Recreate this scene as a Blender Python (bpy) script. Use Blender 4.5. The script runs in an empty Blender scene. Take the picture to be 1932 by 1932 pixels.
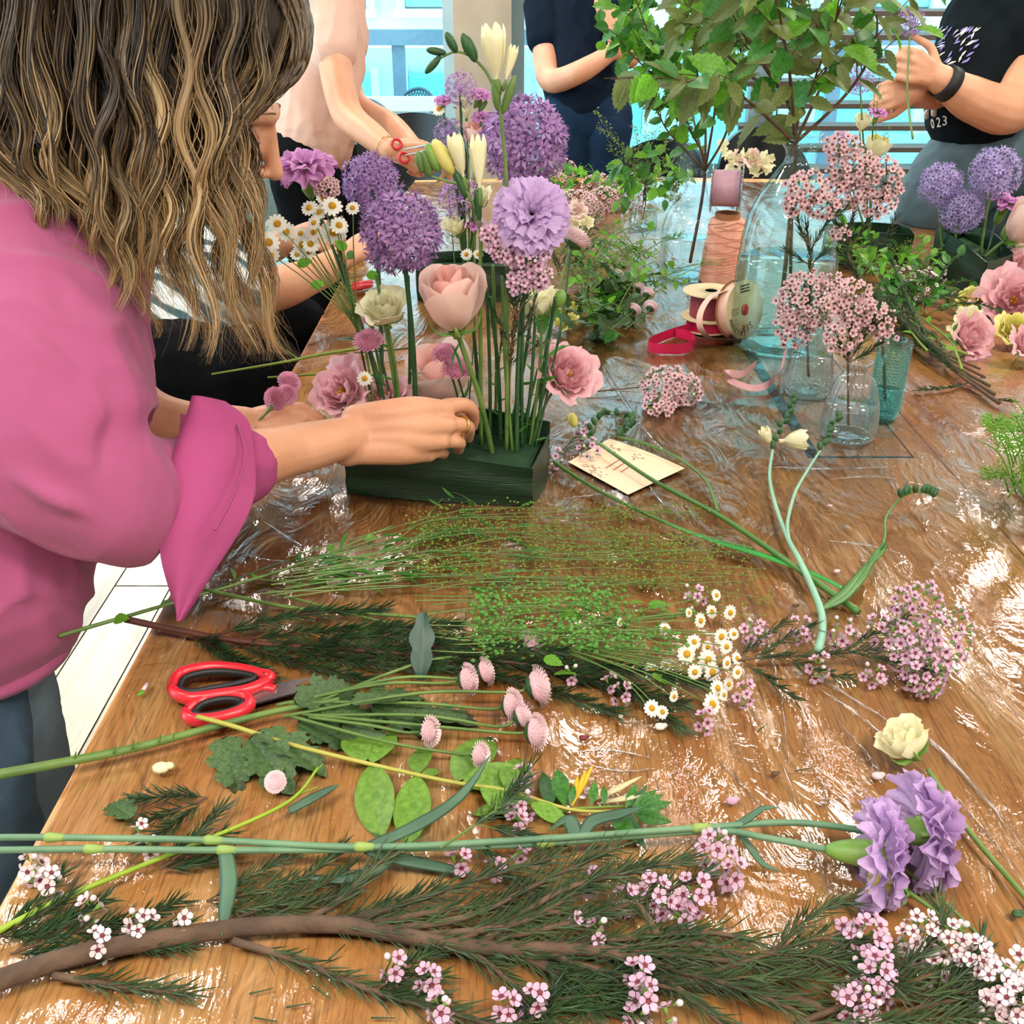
import bpy, bmesh, math, random
from mathutils import Vector, Matrix, Quaternion, noise
from math import sin, cos, pi, radians
random.seed(7)
S = bpy.context.scene
COL = S.collection
# ------------------------------------------------------------ camera, view, world, sun
F = 1932.0; PITCH = radians(28.0); CAM = Vector((0, 0, 1.45))
cd = bpy.data.cameras.new('camera'); cam = bpy.data.objects.new('camera', cd); COL.objects.link(cam)
cam.location = CAM; cam.rotation_euler = (radians(90) - PITCH, 0, 0)
cd.sensor_width = 36; cd.lens = 36.0; cd.clip_start = 0.02; cd.clip_end = 200
S.camera = cam
S.view_settings.view_transform = 'Standard'; S.view_settings.look = 'None'
S.view_settings.exposure = 0.28; S.view_settings.gamma = 1; S.view_settings.use_curve_mapping = False
S.cycles.max_bounces = 8; S.cycles.transparent_max_bounces = 24; S.cycles.transmission_bounces = 8
S.cycles.glossy_bounces = 4; S.cycles.diffuse_bounces = 3; S.cycles.caustics_reflective = False; S.cycles.caustics_refractive = False
S.cycles.sample_clamp_indirect = 6
W = bpy.data.worlds.new('sky'); S.world = W; W.use_nodes = True
bg = W.node_tree.nodes['Background']; bg.inputs[0].default_value = (0.56, 0.88, 1.0, 1); bg.inputs[1].default_value = 3.2
sd = bpy.data.lights.new('sun', 'SUN'); sun = bpy.data.objects.new('sun', sd); COL.objects.link(sun)
sd.energy = 2.6; sd.angle = radians(1.2); sd.color = (1.0, 0.94, 0.84)
sun.rotation_euler = (radians(-60), 0, radians(20)); sun.location = (-2, 8, 9)
def area(name, loc, sx, sy, e, col, rot=(0, 0, 0)):
    l = bpy.data.lights.new(name, 'AREA'); l.shape = 'RECTANGLE'; l.size = sx; l.size_y = sy; l.energy = e; l.color = col
    o = bpy.data.objects.new(name, l); COL.objects.link(o); o.location = loc; o.rotation_euler = rot
    return o
for x, y, e, sx, sy in ((.85, 2.55, 9, .22, .22), (.35, 3.5, 12, .2, .2), (2.1, 2.1, 34, .3, .3), (-1.7, 2.3, 24, .3, .3), (-1.9, 1.1, 16, .5, .3), (-.9, -.4, 32, .9, .5), (.9, -.4, 32, .9, .5), (-.3, -1.6, 30, .9, .5), (2.4, -.6, 26, .6, .4), (-1.8, 3.6, 44, .6, .4), (2.8, 4.7, 50, .6, .3), (2.7, -1.2, 26, .5, .3), (-.6, 4.7, 26, .6, .3)):
    area('ceiling_and_fill_light', (x, y, 2.88), sx, sy, e, (1.0, 0.93, 0.83))  # smallest lamps match glints in the film; all others are added fill lights
# ------------------------------------------------------------ projection helpers
_fw = Vector((0, cos(PITCH), -sin(PITCH))); _up = Vector((0, sin(PITCH), cos(PITCH)))
def ray(u, v): return Vector(((u - 966) / F, 0, 0)) + _fw + _up * ((966 - v) / F)
def D(u, v, t): return CAM + ray(u, v) * t
def P(u, v, z=0.753):
    r = ray(u, v); return CAM + r * ((z - CAM.z) / r.z)
def Y(u, v, y):
    r = ray(u, v); return CAM + r * (y / r.y)
def px(n, t): return n * t / F
# ------------------------------------------------------------ colours and materials
def L(c):
    if isinstance(c, str):
        c = [int(c[i:i + 2], 16) / 255 for i in (0, 2, 4)]
    return tuple(((x + 0.055) / 1.055) ** 2.4 if x > 0.04045 else x / 12.92 for x in c)
MATS = {}
def mat(name, col, col2=None, rough=0.6, scale=8.0, trans=0.0, bump=0.0, bscale=60.0, metal=0.0, spec=0.5, sss=0.0, rnd=0.0, stretch=None, coat=0.0, sheen=0.0):
    if name in MATS: return MATS[name]
    m = bpy.data.materials.new(name); m.use_nodes = True; nt = m.node_tree; N = nt.nodes; K = nt.links
    b = N['Principled BSDF']; out = N['Material Output']
    b.inputs['Roughness'].default_value = rough; b.inputs['Metallic'].default_value = metal
    b.inputs['Specular IOR Level'].default_value = spec
    if coat: b.inputs['Coat Weight'].default_value = coat; b.inputs['Coat Roughness'].default_value = .12
    if sheen: b.inputs['Sheen Weight'].default_value = sheen
    if sss:
        b.inputs['Subsurface Weight'].default_value = sss; b.inputs['Subsurface Radius'].default_value = (0.012, 0.005, 0.003); b.inputs['Subsurface Scale'].default_value = 1.0
    c1 = L(col) + (1,); c2 = L(col2 if col2 else col) + (1,)
    tc = N.new('ShaderNodeTexCoord'); mp = N.new('ShaderNodeMapping'); K.new(tc.outputs['Object'], mp.inputs[0])
    if stretch: mp.inputs['Scale'].default_value = stretch
    nz = N.new('ShaderNodeTexNoise'); nz.inputs['Scale'].default_value = scale; nz.inputs['Detail'].default_value = 4
    K.new(mp.outputs[0], nz.inputs['Vector'])
    mx = N.new('ShaderNodeMix'); mx.data_type = 'RGBA'; mx.inputs[6].default_value = c1; mx.inputs[7].default_value = c2
    mr = N.new('ShaderNodeMapRange'); mr.inputs[1].default_value = .35; mr.inputs[2].default_value = .65
    K.new(nz.outputs['Fac'], mr.inputs[0]); K.new(mr.outputs[0], mx.inputs[0])
    src = mx.outputs[2]
    if rnd:
        oi = N.new('ShaderNodeObjectInfo'); hs = N.new('ShaderNodeHueSaturation'); r2 = N.new('ShaderNodeMapRange')
        r2.inputs[3].default_value = 1 - rnd; r2.inputs[4].default_value = 1 + rnd
        K.new(oi.outputs['Random'], r2.inputs[0]); K.new(r2.outputs[0], hs.inputs['Value']); K.new(src, hs.inputs['Color']); src = hs.outputs[0]
    K.new(src, b.inputs['Base Color'])
    if bump:
        n2 = N.new('ShaderNodeTexNoise'); n2.inputs['Scale'].default_value = bscale; n2.inputs['Detail'].default_value = 5; K.new(mp.outputs[0], n2.inputs['Vector'])
        bp = N.new('ShaderNodeBump'); bp.inputs['Strength'].default_value = bump; bp.inputs['Distance'].default_value = 0.004
        K.new(n2.outputs['Fac'], bp.inputs['Height']); K.new(bp.outputs[0], b.inputs['Normal'])
    if trans:
        t = N.new('ShaderNodeBsdfTranslucent'); K.new(src, t.inputs[0]); ms = N.new('ShaderNodeMixShader'); ms.inputs[0].default_value = trans
        K.new(b.outputs[0], ms.inputs[1]); K.new(t.outputs[0], ms.inputs[2]); K.new(ms.outputs[0], out.inputs[0])
    MATS[name] = m
    return m
def glassmat(name, col=(1, 1, 1), ior=1.45, rough=0.0, mixt=0.5):
    """thin clear glass: part straight-through, part fresnel gloss"""
    if name in MATS: return MATS[name]
    m = bpy.data.materials.new(name); m.use_nodes = True; N = m.node_tree.nodes; K = m.node_tree.links
    N.remove(N['Principled BSDF']); out = N['Material Output']
    t = N.new('ShaderNodeBsdfTransparent'); t.inputs[0].default_value = tuple(col) + (1,)
    g = N.new('ShaderNodeBsdfGlossy'); g.inputs['Roughness'].default_value = rough + .02
    lw = N.new('ShaderNodeLayerWeight'); lw.inputs['Blend'].default_value = 0.5
    pw = N.new('ShaderNodeMath'); pw.operation = 'POWER'; pw.inputs[1].default_value = 3.0
    K.new(lw.outputs['Facing'], pw.inputs[0])
    ma = N.new('ShaderNodeMath'); ma.operation = 'MULTIPLY_ADD'; ma.inputs[1].default_value = .85; ma.inputs[2].default_value = .06
    K.new(pw.outputs[0], ma.inputs[0])
    nz = N.new('ShaderNodeTexNoise'); nz.inputs['Scale'].default_value = 35; bp = N.new('ShaderNodeBump'); bp.inputs['Strength'].default_value = .35; bp.inputs['Distance'].default_value = .003
    tc = N.new('ShaderNodeTexCoord'); K.new(tc.outputs['Object'], nz.inputs['Vector']); K.new(nz.outputs['Fac'], bp.inputs['Height']); K.new(bp.outputs[0], g.inputs['Normal'])
    ms = N.new('ShaderNodeMixShader'); K.new(ma.outputs[0], ms.inputs[0]); K.new(t.outputs[0], ms.inputs[1]); K.new(g.outputs[0], ms.inputs[2]); K.new(ms.outputs[0], out.inputs[0])
    MATS[name] = m
    return m
# ------------------------------------------------------------ mesh accumulator
def frame(d, upv=None):
    d = Vector(d).normalized(); u = upv or (Vector((0, 0, 1)) if abs(d.z) < .9 else Vector((1, 0, 0)))
    x = u.cross(d)
    if x.length < 1e-5: x = Vector((1, 0, 0)).cross(d)
    x.normalize(); y = d.cross(x); return x, y, d
def bez(pts, n):
    """Catmull-Rom through points; works for any-length tuples"""
    out = []; k = len(pts)
    for i in range(n):
        s = i / (n - 1) * (k - 1); j = min(int(s), k - 2); f = s - j
        p0 = pts[max(j - 1, 0)]; p1 = pts[j]; p2 = pts[j + 1]; p3 = pts[min(j + 2, k - 1)]
        out.append(0.5 * ((2 * p1) + (p2 - p0) * f + (2 * p0 - 5 * p1 + 4 * p2 - p3) * f * f + (3 * p1 - p0 - 3 * p2 + p3) * f ** 3))
    return out
class MB:
    def __init__(s): s.v = []; s.f = []; s.m = []; s.c = None
    def tube(s, pts, r, n=6, m=0, caps=True, flat=1.0, upv=None, twist=0):
        k = len(pts); rr = r if isinstance(r, (list, tuple)) else [r] * k
        if len(rr) != k:
            q = len(rr) - 1; rr = [rr[min(int(i / (k - 1) * q), q - 1)] * (1 - (i / (k - 1) * q - min(int(i / (k - 1) * q), q - 1))) + rr[min(int(i / (k - 1) * q), q - 1) + 1] * (i / (k - 1) * q - min(int(i / (k - 1) * q), q - 1)) for i in range(k)]
        b = len(s.v); x = None
        for i, p in enumerate(pts):
            d = (pts[min(i + 1, k - 1)] - pts[max(i - 1, 0)])
            if d.length < 1e-9: d = Vector((0, 0, 1))
            d.normalize()
            if x is None: x, y, _ = frame(d, upv)
            else:
                x = x - d * x.dot(d)
                if x.length < 1e-6: x = frame(d)[0]
                x.normalize()
            y = d.cross(x)
            for j in range(n):
                a = 2 * pi * j / n + twist * i
                s.v.append(p + (x * cos(a) + y * (sin(a) * flat)) * rr[i])
        for i in range(k - 1):
            for j in range(n):
                a = b + i * n + j; c = b + i * n + (j + 1) % n
                s.f.append((a, c, c + n, a + n)); s.m.append(m)
        if caps:
            s.f.append(tuple(b + j for j in reversed(range(n)))); s.m.append(m)
            s.f.append(tuple(b + (k - 1) * n + j for j in range(n))); s.m.append(m)
        return s
    def lathe(s, prof, c, ax=Vector((0, 0, 1)), n=24, m=0, rib=0, ribn=0, ribf=None):
        x, y, d = frame(ax); b = len(s.v)
        for (r, h) in prof:
            for j in range(n):
                a = 2 * pi * j / n; q = r
                if rib: q = r * (1 + (rib * cos(a * ribn) if ribf is None else ribf(a, h)))
                s.v.append(c + (x * cos(a) + y * sin(a)) * q + d * h)
        for i in range(len(prof) - 1):
            for j in range(n):
                a = b + i * n + j; e = b + i * n + (j + 1) % n
                s.f.append((a, e, e + n, a + n)); s.m.append(m)
        return s
    def cap(s, n, m=0, first=False):
        b = len(s.v) - n
        s.f.append(tuple(b + j for j in range(n))); s.m.append(m); return s
    def ball(s, c, r, n=8, k=6, m=0, M=None):
        if not isinstance(r, (list, tuple, Vector)): r = (r, r, r)
        b = len(s.v)
        def tr(q):
            q = Vector((q[0] * r[0], q[1] * r[1], q[2] * r[2]))
            return c + (M @ q if M else q)
        s.v.append(tr((0, 0, 1)))
        for i in range(1, k):
            th = pi * i / k
            for j in range(n):
                a = 2 * pi * j / n; s.v.append(tr((sin(th) * cos(a), sin(th) * sin(a), cos(th))))
        s.v.append(tr((0, 0, -1))); e = len(s.v) - 1
        for j in range(n):
            s.f.append((b, b + 1 + j, b + 1 + (j + 1) % n)); s.m.append(m)
            q = b + 1 + (k - 2) * n; s.f.append((e, q + (j + 1) % n, q + j)); s.m.append(m)
        for i in range(k - 2):
            for j in range(n):
                a = b + 1 + i * n + j; c2 = b + 1 + i * n + (j + 1) % n
                s.f.append((a, a + n, c2 + n, c2)); s.m.append(m)
        return s
    def box(s, c, d, m=0, M=None):
        b = len(s.v)
        for z in (-1, 1):
            for y in (-1, 1):
                for x in (-1, 1):
                    q = Vector((x * d[0] / 2, y * d[1] / 2, z * d[2] / 2)); s.v.append(Vector(c) + (M @ q if M else q))
        for f in ((0, 2, 3, 1), (4, 5, 7, 6), (0, 1, 5, 4), (2, 6, 7, 3), (0, 4, 6, 2), (1, 3, 7, 5)):
            s.f.append(tuple(b + i for i in f)); s.m.append(m)
        return s
    def grid(s, fn, nu, nv, m=0, wrap=False):
        b = len(s.v)
        for i in range(nu + 1):
            for j in range(nv + (0 if wrap else 1)): s.v.append(fn(i / nu, j / nv))
        w = nv if wrap else nv + 1
        for i in range(nu):
            for j in range(nv):
                j2 = (j + 1) % w if wrap else j + 1
                s.f.append((b + i * w + j, b + (i + 1) * w + j, b + (i + 1) * w + j2, b + i * w + j2)); s.m.append(m)
        return s
    def quad(s, a, b_, c, d, m=0):
        b = len(s.v); s.v += [a, b_, c, d]; s.f.append((b, b + 1, b + 2, b + 3)); s.m.append(m); return s
    def add(s, o, M):
        b = len(s.v); s.v += [M @ q for q in o.v]; s.f += [tuple(i + b for i in f) for f in o.f]; s.m += o.m; return s
    def mesh(s, name, mats, off=None, smooth=True):
        me = bpy.data.meshes.new(name)
        off = off or Vector((0, 0, 0))
        me.from_pydata([tuple(q - off) for q in s.v], [], s.f)
        for q in (mats if isinstance(mats, (list, tuple)) else [mats]): me.materials.append(q)
        if any(s.m): me.polygons.foreach_set('material_index', s.m)
        if smooth: me.polygons.foreach_set('use_smooth', [True] * len(s.f))
        me.update(); return me
def tag(o, label=None, cat=None, group=None, kind=None):
    if label: o['label'] = label
    if cat: o['category'] = cat
    if group: o['group'] = group
    if kind: o['kind'] = kind
    return o
def thing(name, loc, label, cat, group=None):
    o = bpy.data.objects.new(name, None); COL.objects.link(o); o.location = loc; o.empty_display_size = .02
    return tag(o, label, cat, group)
def part(name, mb, mats, parent=None, smooth=True, kind=None, label=None):
    off = Vector((0, 0, 0)); p = parent
    while p is not None: off = off + p.location; p = p.parent
    me = mb.mesh(name, mats, off, smooth) if isinstance(mb, MB) else mb
    o = bpy.data.objects.new(name, me); COL.objects.link(o)
    if parent is not None: o.parent = parent
    if kind: o['kind'] = kind
    if label: o['label'] = label
    return o
def inst(name, me, M, parent=None):
    """one more object of a shared mesh; M is its world matrix (parents are unrotated)"""
    off = Vector((0, 0, 0)); p = parent
    while p is not None: off = off + p.location; p = p.parent
    o = bpy.data.objects.new(name, me); COL.objects.link(o)
    if parent is not None: o.parent = parent
    M = Matrix.Translation(-off) @ M
    o.location = M.to_translation(); o.rotation_mode = 'QUATERNION'; o.rotation_quaternion = M.to_quaternion(); o.scale = M.to_scale()
    return o
def solo(name, mb, mats, label, cat, group=None, smooth=True, kind=None, origin=None):
    """a thing that is one mesh"""
    if origin is None:
        n = len(mb.v); origin = Vector((sum(q.x for q in mb.v) / n, sum(q.y for q in mb.v) / n, min(q.z for q in mb.v)))
    me = mb.mesh(name, mats, origin, smooth); o = bpy.data.objects.new(name, me); COL.objects.link(o); o.location = origin
    return tag(o, label, cat, group, kind)
def struct(name, mb, mats, smooth=False, parent=None):
    o = part(name, mb, mats, parent, smooth); 
    if parent is None: o['kind'] = 'structure'
    return o
def orient(pos, axis, s=1.0, roll=0.0, sc=None):
    """matrix: local +Z along axis"""
    x, y, d = frame(Vector(axis)); R = Matrix((x, y, d)).transposed().to_4x4()
    M = Matrix.Translation(pos) @ R @ Matrix.Rotation(roll, 4, 'Z')
    return M @ (Matrix.Diagonal((s, s, s, 1)) if sc is None else Matrix.Diagonal(tuple(sc) + (1,)))
def along(pos, d, nrm, s=1.0, sc=None):
    """matrix: local +Y along d, local +Z near nrm (for leaves)"""
    d = Vector(d).normalized(); x = d.cross(Vector(nrm))
    if x.length < 1e-4: x = d.cross(Vector((.3, .2, .9)))
    x.normalize(); z = x.cross(d)
    R = Matrix((x, d, z)).transposed().to_4x4()
    return Matrix.Translation(pos) @ R @ (Matrix.Diagonal((s, s, s, 1)) if sc is None else Matrix.Diagonal(tuple(sc) + (1,)))
R_ = random.random
def rr(a, b): return a + (b - a) * random.random()
def rv(s=1.0): return Vector((rr(-s, s), rr(-s, s), rr(-s, s)))
# ============================================================ THE SETTING
def woodmat(name, c1, c2, c3, ang=0.0, gs=1.0, rough=.35, rnd=0.0, coat=0.0, pores=.5):
    m = bpy.data.materials.new(name); m.use_nodes = True; N = m.node_tree.nodes; K = m.node_tree.links; b = N['Principled BSDF']
    tc = N.new('ShaderNodeTexCoord'); mp = N.new('ShaderNodeMapping'); mp.inputs['Rotation'].default_value = (0, 0, ang); mp.inputs['Scale'].default_value = (9 * gs, .7 * gs, 1)
    oi = N.new('ShaderNodeObjectInfo'); va = N.new('ShaderNodeVectorMath'); va.operation = 'MULTIPLY_ADD'
    K.new(oi.outputs['Random'], va.inputs[0]); va.inputs[1].default_value = (37, 11, 5); K.new(tc.outputs['Object'], va.inputs[2])
    K.new(va.outputs[0], mp.inputs[0])
    n1 = N.new('ShaderNodeTexNoise'); n1.inputs['Scale'].default_value = 2.2; n1.inputs['Detail'].default_value = 6; n1.inputs['Distortion'].default_value = .6; K.new(mp.outputs[0], n1.inputs['Vector'])
    m2 = N.new('ShaderNodeMapping'); m2.inputs['Rotation'].default_value = (0, 0, ang); m2.inputs['Scale'].default_value = (260 * gs, 14 * gs, 1); K.new(va.outputs[0], m2.inputs[0])
    n2 = N.new('ShaderNodeTexNoise'); n2.inputs['Scale'].default_value = 1.6; n2.inputs['Detail'].default_value = 3; K.new(m2.outputs[0], n2.inputs['Vector'])
    cr = N.new('ShaderNodeValToRGB'); e = cr.color_ramp.elements; e[0].position = .32; e[0].color = L(c1) + (1,); e[1].position = .68; e[1].color = L(c3) + (1,)
    q = e.new(.5); q.color = L(c2) + (1,)
    K.new(n1.outputs['Fac'], cr.inputs[0])
    mr = N.new('ShaderNodeMapRange'); mr.inputs[1].default_value = .50; mr.inputs[2].default_value = .72; mr.inputs[3].default_value = 1; mr.inputs[4].default_value = 1 - pores; K.new(n2.outputs['Fac'], mr.inputs[0])
    hs = N.new('ShaderNodeHueSaturation'); K.new(cr.outputs[0], hs.inputs['Color'])
    if rnd:
        r3 = N.new('ShaderNodeMapRange'); r3.inputs[3].default_value = 1 - rnd; r3.inputs[4].default_value = 1 + rnd * .6; K.new(oi.outputs['Random'], r3.inputs[0])
        mm = N.new('ShaderNodeMath'); mm.operation = 'MULTIPLY'; K.new(r3.outputs[0], mm.inputs[0]); K.new(mr.outputs[0], mm.inputs[1]); K.new(mm.outputs[0], hs.inputs['Value'])
    else: K.new(mr.outputs[0], hs.inputs['Value'])
    K.new(hs.outputs[0], b.inputs['Base Color']); b.inputs['Roughness'].default_value = rough; b.inputs['Coat Weight'].default_value = coat
    bp = N.new('ShaderNodeBump'); bp.inputs['Strength'].default_value = .12; bp.inputs['Distance'].default_value = .001; K.new(n2.outputs['Fac'], bp.inputs['Height']); K.new(bp.outputs[0], b.inputs['Normal'])
    return m
wood = woodmat('oak_veneer', 'C88246', 'DE9C58', 'ECB474', ang=radians(9), rough=.38)
woodR = woodmat('oak_veneer_turned', 'C27E46', 'D89656', 'E6AE6E', ang=radians(22), rough=.38)
floorw = woodmat('light_floor_wood', '6E4C2C', 'A8987A', 'B9AE92', gs=.8, rough=.45, rnd=.3, pores=.25)
white = mat('white_paint', 'D8D6D0', 'CFCCC4', rough=.8, bump=.1)
beige = mat('beige_plaster', 'B9A894', 'AF9E8B', rough=.85, bump=.15, bscale=120)
dark = mat('dark_metal', '1B1D20', '24272B', rough=.35, metal=.3)
grey = mat('grey_frame', '8FA4AE', '859AA5', rough=.4, metal=.3)
# floor and its planks
mb = MB().box((0, 3.0, -.02), (9, 12, .02)); fl = struct('floor', mb, mat('floor_base', '4A3A28', rough=.8))
pl = MB().box((0, 0, 0), (.146, 1.2, .012)).mesh('plank', floorw, smooth=False)
for i in range(14):
    x = -2.18 + i * .15
    if x > -.2: continue
    for j in range(6):
        y = -.3 + j * 1.206 + (i % 3) * .4
        inst('plank', pl, Matrix.Translation((x, y, -.006)), fl)
struct('ceiling', MB().box((0, 2.0, 2.96), (7.6, 8.6, .1)), white)
struct('wall_right', MB().box((3.2, 2.0, 1.45), (.1, 8.4, 2.95)), white)
struct('wall_back', MB().box((0, -2.3, 1.45), (7.2, .1, 2.95)), white)
mb = MB().box((-2.9, -1.0, 1.45), (.1, 2.6, 2.95)).box((-2.9, 3, 2.75), (.1, 5.4, .35)).box((-2.9, 3, .05), (.1, 5.4, .12)).box((-2.9, 5.6, 1.45), (.1, .5, 2.95))
struct('wall_left', mb, white)
# window wall at Y=5.3 (left part) : frames, panes
WY = 5.3
mb = MB().box((0.2, WY, 2.78), (6.3, .12, .3)).box((.2, WY, .02), (6.3, .12, .08)); struct('wall_front', mb, beige)
c0 = Y(855, 0, WY - .2); c1 = Y(965, 0, WY - .2)
struct('trim_1', MB().box(((c0.x + c1.x) / 2, WY - .1, 1.45), (c1.x - c0.x, .3, 2.9)), beige)   # column
wf = mat('window_frame_paint', 'A9C3CC', '9DB8C2', rough=.45)
pane = glassmat('window_glass', (.93, .99, 1.0))
def window(n, x0, x1):
    mb = MB(); zt, zb = 2.63, .06
    for x in (x0 + .03, x1 - .03): mb.box((x, WY, (zt + zb) / 2), (.06, .07, zt - zb))
    for z in (zb + .03, zt - .03): mb.box(((x0 + x1) / 2, WY, z), (x1 - x0, .07, .06))
    w = struct('window_%d' % n, mb, wf)
    part('pane', MB().box(((x0 + x1) / 2, WY, (zt + zb) / 2), (x1 - x0 - .1, .012, zt - zb - .1)), pane, w, smooth=False)
window(1, -2.85, -1.45); window(2, -1.45, c0.x); window(3, c1.x, 1.2); window(4, 1.2, 3.15)
# outside blinds in front of the right-hand window
slat_top = mat('blind_slat_paint', '6B5F55', '5C524A', rough=.5, metal=.2)
bl = thing('window_blind', (1.9, 4.95, 0), 'dark horizontal slat blind lowered over the right-hand window', 'blind')
sm = MB().box((0, 0, 0), (1.95, .075, .006)).box((0, -.036, -.008), (1.95, .004, .02)).mesh('slat', slat_top, smooth=False)
z = .35
while z < 1.75:
    inst('slat', sm, Matrix.Translation((2.0, 4.95, z)) @ Matrix.Rotation(radians(6), 4, 'X'), bl); z += .0935
part('head_rail', MB().box((2.0, 4.95, 2.45), (1.97, .09, .09)), slat_top, bl, smooth=False)
mb = MB()
for x in (1.2, 2.0, 2.8): mb.tube([Vector((x, 4.95, .33)), Vector((x, 4.95, 2.45))], .003, 5)
part('cord', mb, dark, bl)
# outside terrace, furniture, building opposite
struct('trim_2', MB().box((0, 8.2, -.1), (14, 5.7, .1)), mat('terrace_slab', 'A8B9BC', '9FB0B4', rough=.8))
fac = mat('facade_panels', 'E6F0F0', 'DCEAEC', rough=.6, scale=2)
fgl = mat('facade_glass', '6FBAC4', '9AD8DC', rough=.2, scale=.6, metal=.1)
bd = thing('office_building', (0, 14, -9), 'pale office building with rows of teal windows seen through the glass', 'building')
part('wall', MB().box((0, 14.6, -1.0), (34, 1, 16)), fac, bd, smooth=False)
wnm = MB().box((0, 0, 0), (1.25, .1, 1.15)).mesh('window', fgl, smooth=False)
stm = mat('window_sill_paint', 'DCE9EA', rough=.5)
slm = MB().box((0, -.12, -.64), (1.5, .3, .09)).box((-.68, -.05, 0), (.1, .2, 1.3)).box((.68, -.05, 0), (.1, .2, 1.3)).mesh('window_sill', stm, smooth=False)
for i in range(14):
    for j in range(5):
        x = -11 + i * 1.72; zz = -6 + j * 1.9
        w = inst('window', wnm, Matrix.Translation((x, 14.03, zz)), bd); s_ = bpy.data.objects.new('window_sill', slm); COL.objects.link(s_); s_.parent = w
rl = thing('terrace_railing', (-1, 7.9, 0), 'pale blue metal railing with glass infill along the terrace', 'railing')
rmat = mat('railing_paint', '8DB9D6', '86B0CE', rough=.4)
part('top_rail', MB().box((0, 7.9, 1.02), (9, .12, .1)), rmat, rl, smooth=False)
pm = MB().box((0, 0, .5), (.09, .06, 1.0)).mesh('post', rmat, smooth=False)
for i in range(6): inst('post', pm, Matrix.Translation((-3.9 + i * 1.55, 7.9, 0)), rl)
part('glass_infill', MB().box((0, 7.9, .52), (9, .012, .86)), glassmat('infill_glass', (.78, .97, 1)), rl, smooth=False)
tt = thing('terrace_table', (-1.1, 6.9, 0), 'white rectangular table standing outside on the terrace', 'table')
q0 = None
part('table_top', MB().box((-1.15, 6.7, .70), (1.9, .8, .035)), white, tt, smooth=False)
lg = MB().box((0, 0, .35), (.05, .05, .7)).mesh('leg', white, smooth=False)
for x in (-2.0, -.3):
    for y in (6.4, 7.0): inst('leg', lg, Matrix.Translation((x, y, 0)), tt)
# perforated shell chair for outside
shellm = mat('blue_grey_plastic', '5C7F95', '547588', rough=.5)
def mesh_chair():
    """open-weave back: diagonal lattice strips on a curved shell"""
    back = MB(); 
    def S2(u, v):
        a = (u - .5) * 2.1; w = .25 * (1 - .25 * v)
        top = .36 * (1 - .55 * abs(u - .5) ** 2 * 4)
        return Vector((sin(a) * w * 1.15, .16 - cos(a) * .16 + .02 - .07 * v, .44 + v * top))
    for k in range(-12, 24):
        for s in (1, -1):
            pts = []
            for i in range(14):
                v = i / 13; u = (k + s * v * 9) / 22
                if 0 <= u <= 1: pts.append(S2(u, v))
            if len(pts) > 2: back.tube(pts, .0045, 4, caps=False)
    rim = MB().tube([S2(0, i / 8) for i in range(9)] + [S2(i / 20, 1) for i in range(1, 20)] + [S2(1, 1 - i / 8) for i in range(9)], .011, 6)
    seat = MB().grid(lambda a, b: Vector(((a - .5) * .46, -.26 + b * .44, .44 + .03 * (2 * a - 1) ** 2)), 8, 8)
    return back.mesh('backrest', shellm), rim.mesh('rim', shellm), seat.mesh('seat', shellm)
cb, crm, cs_ = mesh_chair(); clg = MB().tube([Vector((0, 0, .44)), Vector((.04, .04, 0))], .012, 6).mesh('leg', shellm)
for k, (u, v, yy, rz, lab) in enumerate(((785, 168, 7.5, 160, 'blue-grey perforated chair behind the white terrace table, nearer the column'), (690, 190, 6.0, 200, 'blue-grey perforated chair on the terrace beside the pink shirt'), (840, 205, 6.0, 175, 'blue-grey perforated chair on the terrace just behind the black chair'))):
    tp = Y(u, v, yy); c = thing('terrace_chair', (tp.x, yy, 0), lab, 'chair', 'perforated chairs on the terrace')
    Mz = Matrix.Translation((tp.x, yy, tp.z - .80)) @ Matrix.Rotation(radians(rz), 4, 'Z')
    for nm, me in (('backrest', cb), ('rim', crm), ('seat', cs_)): inst(nm, me, Mz, c)
    for x, y in ((-.2, -.2), (.2, -.2), (-.2, .15), (.2, .15)): inst('leg', clg, Mz @ Matrix.Translation((x, y, 0)), c)
# black leather-like indoor chairs
blk = mat('black_leather', '101114', '16181C', rough=.28, bump=.15, bscale=200)
def black_chair(u, v, y, rz, lab, w=.27):
    tp = Y(u, v, y); c = thing('conference_chair', (tp.x, y, 0), lab, 'chair', 'black conference chairs')
    M = Matrix.Translation((tp.x, y, tp.z - .86)) @ Matrix.Rotation(radians(rz), 4, 'Z')
    def sh(a, b):
        th = (a - .5) * 2.4; hh = .40 * (1 - .35 * abs(2 * a - 1) ** 2.2)
        return M @ Vector((sin(th) * w, .22 - cos(th) * .2 - .05 * b, .46 + hh * b))
    part('backrest', MB().grid(sh, 24, 10).grid(lambda a, b: sh(a, b) + Vector((0, 0, 0)) + (M.to_3x3() @ Vector((0, .03, 0))), 24, 10).grid(lambda a, b: sh(a, 1) + (M.to_3x3() @ Vector((0, .03 * b, 0))), 24, 1), blk, c)
    part('seat', MB().ball(M @ Vector((0, .22, .44)), (.25, .24, .05), 20, 8, M=M.to_3x3()), blk, c)
    part('stem', MB().tube([M @ Vector((0, .2, .42)), M @ Vector((0, .2, .08))], .03, 10), dark, c)
    for i in range(4):
        a = i * pi / 2 + .7; part('leg', MB().tube([M @ Vector((0, .2, .09)), M @ Vector((cos(a) * .3, .2 + sin(a) * .3, .02))], [.02, .012], 6), dark, c)
black_chair(785, 212, 4.3, 170, 'black shell chair behind the person with scissors', .25)
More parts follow.
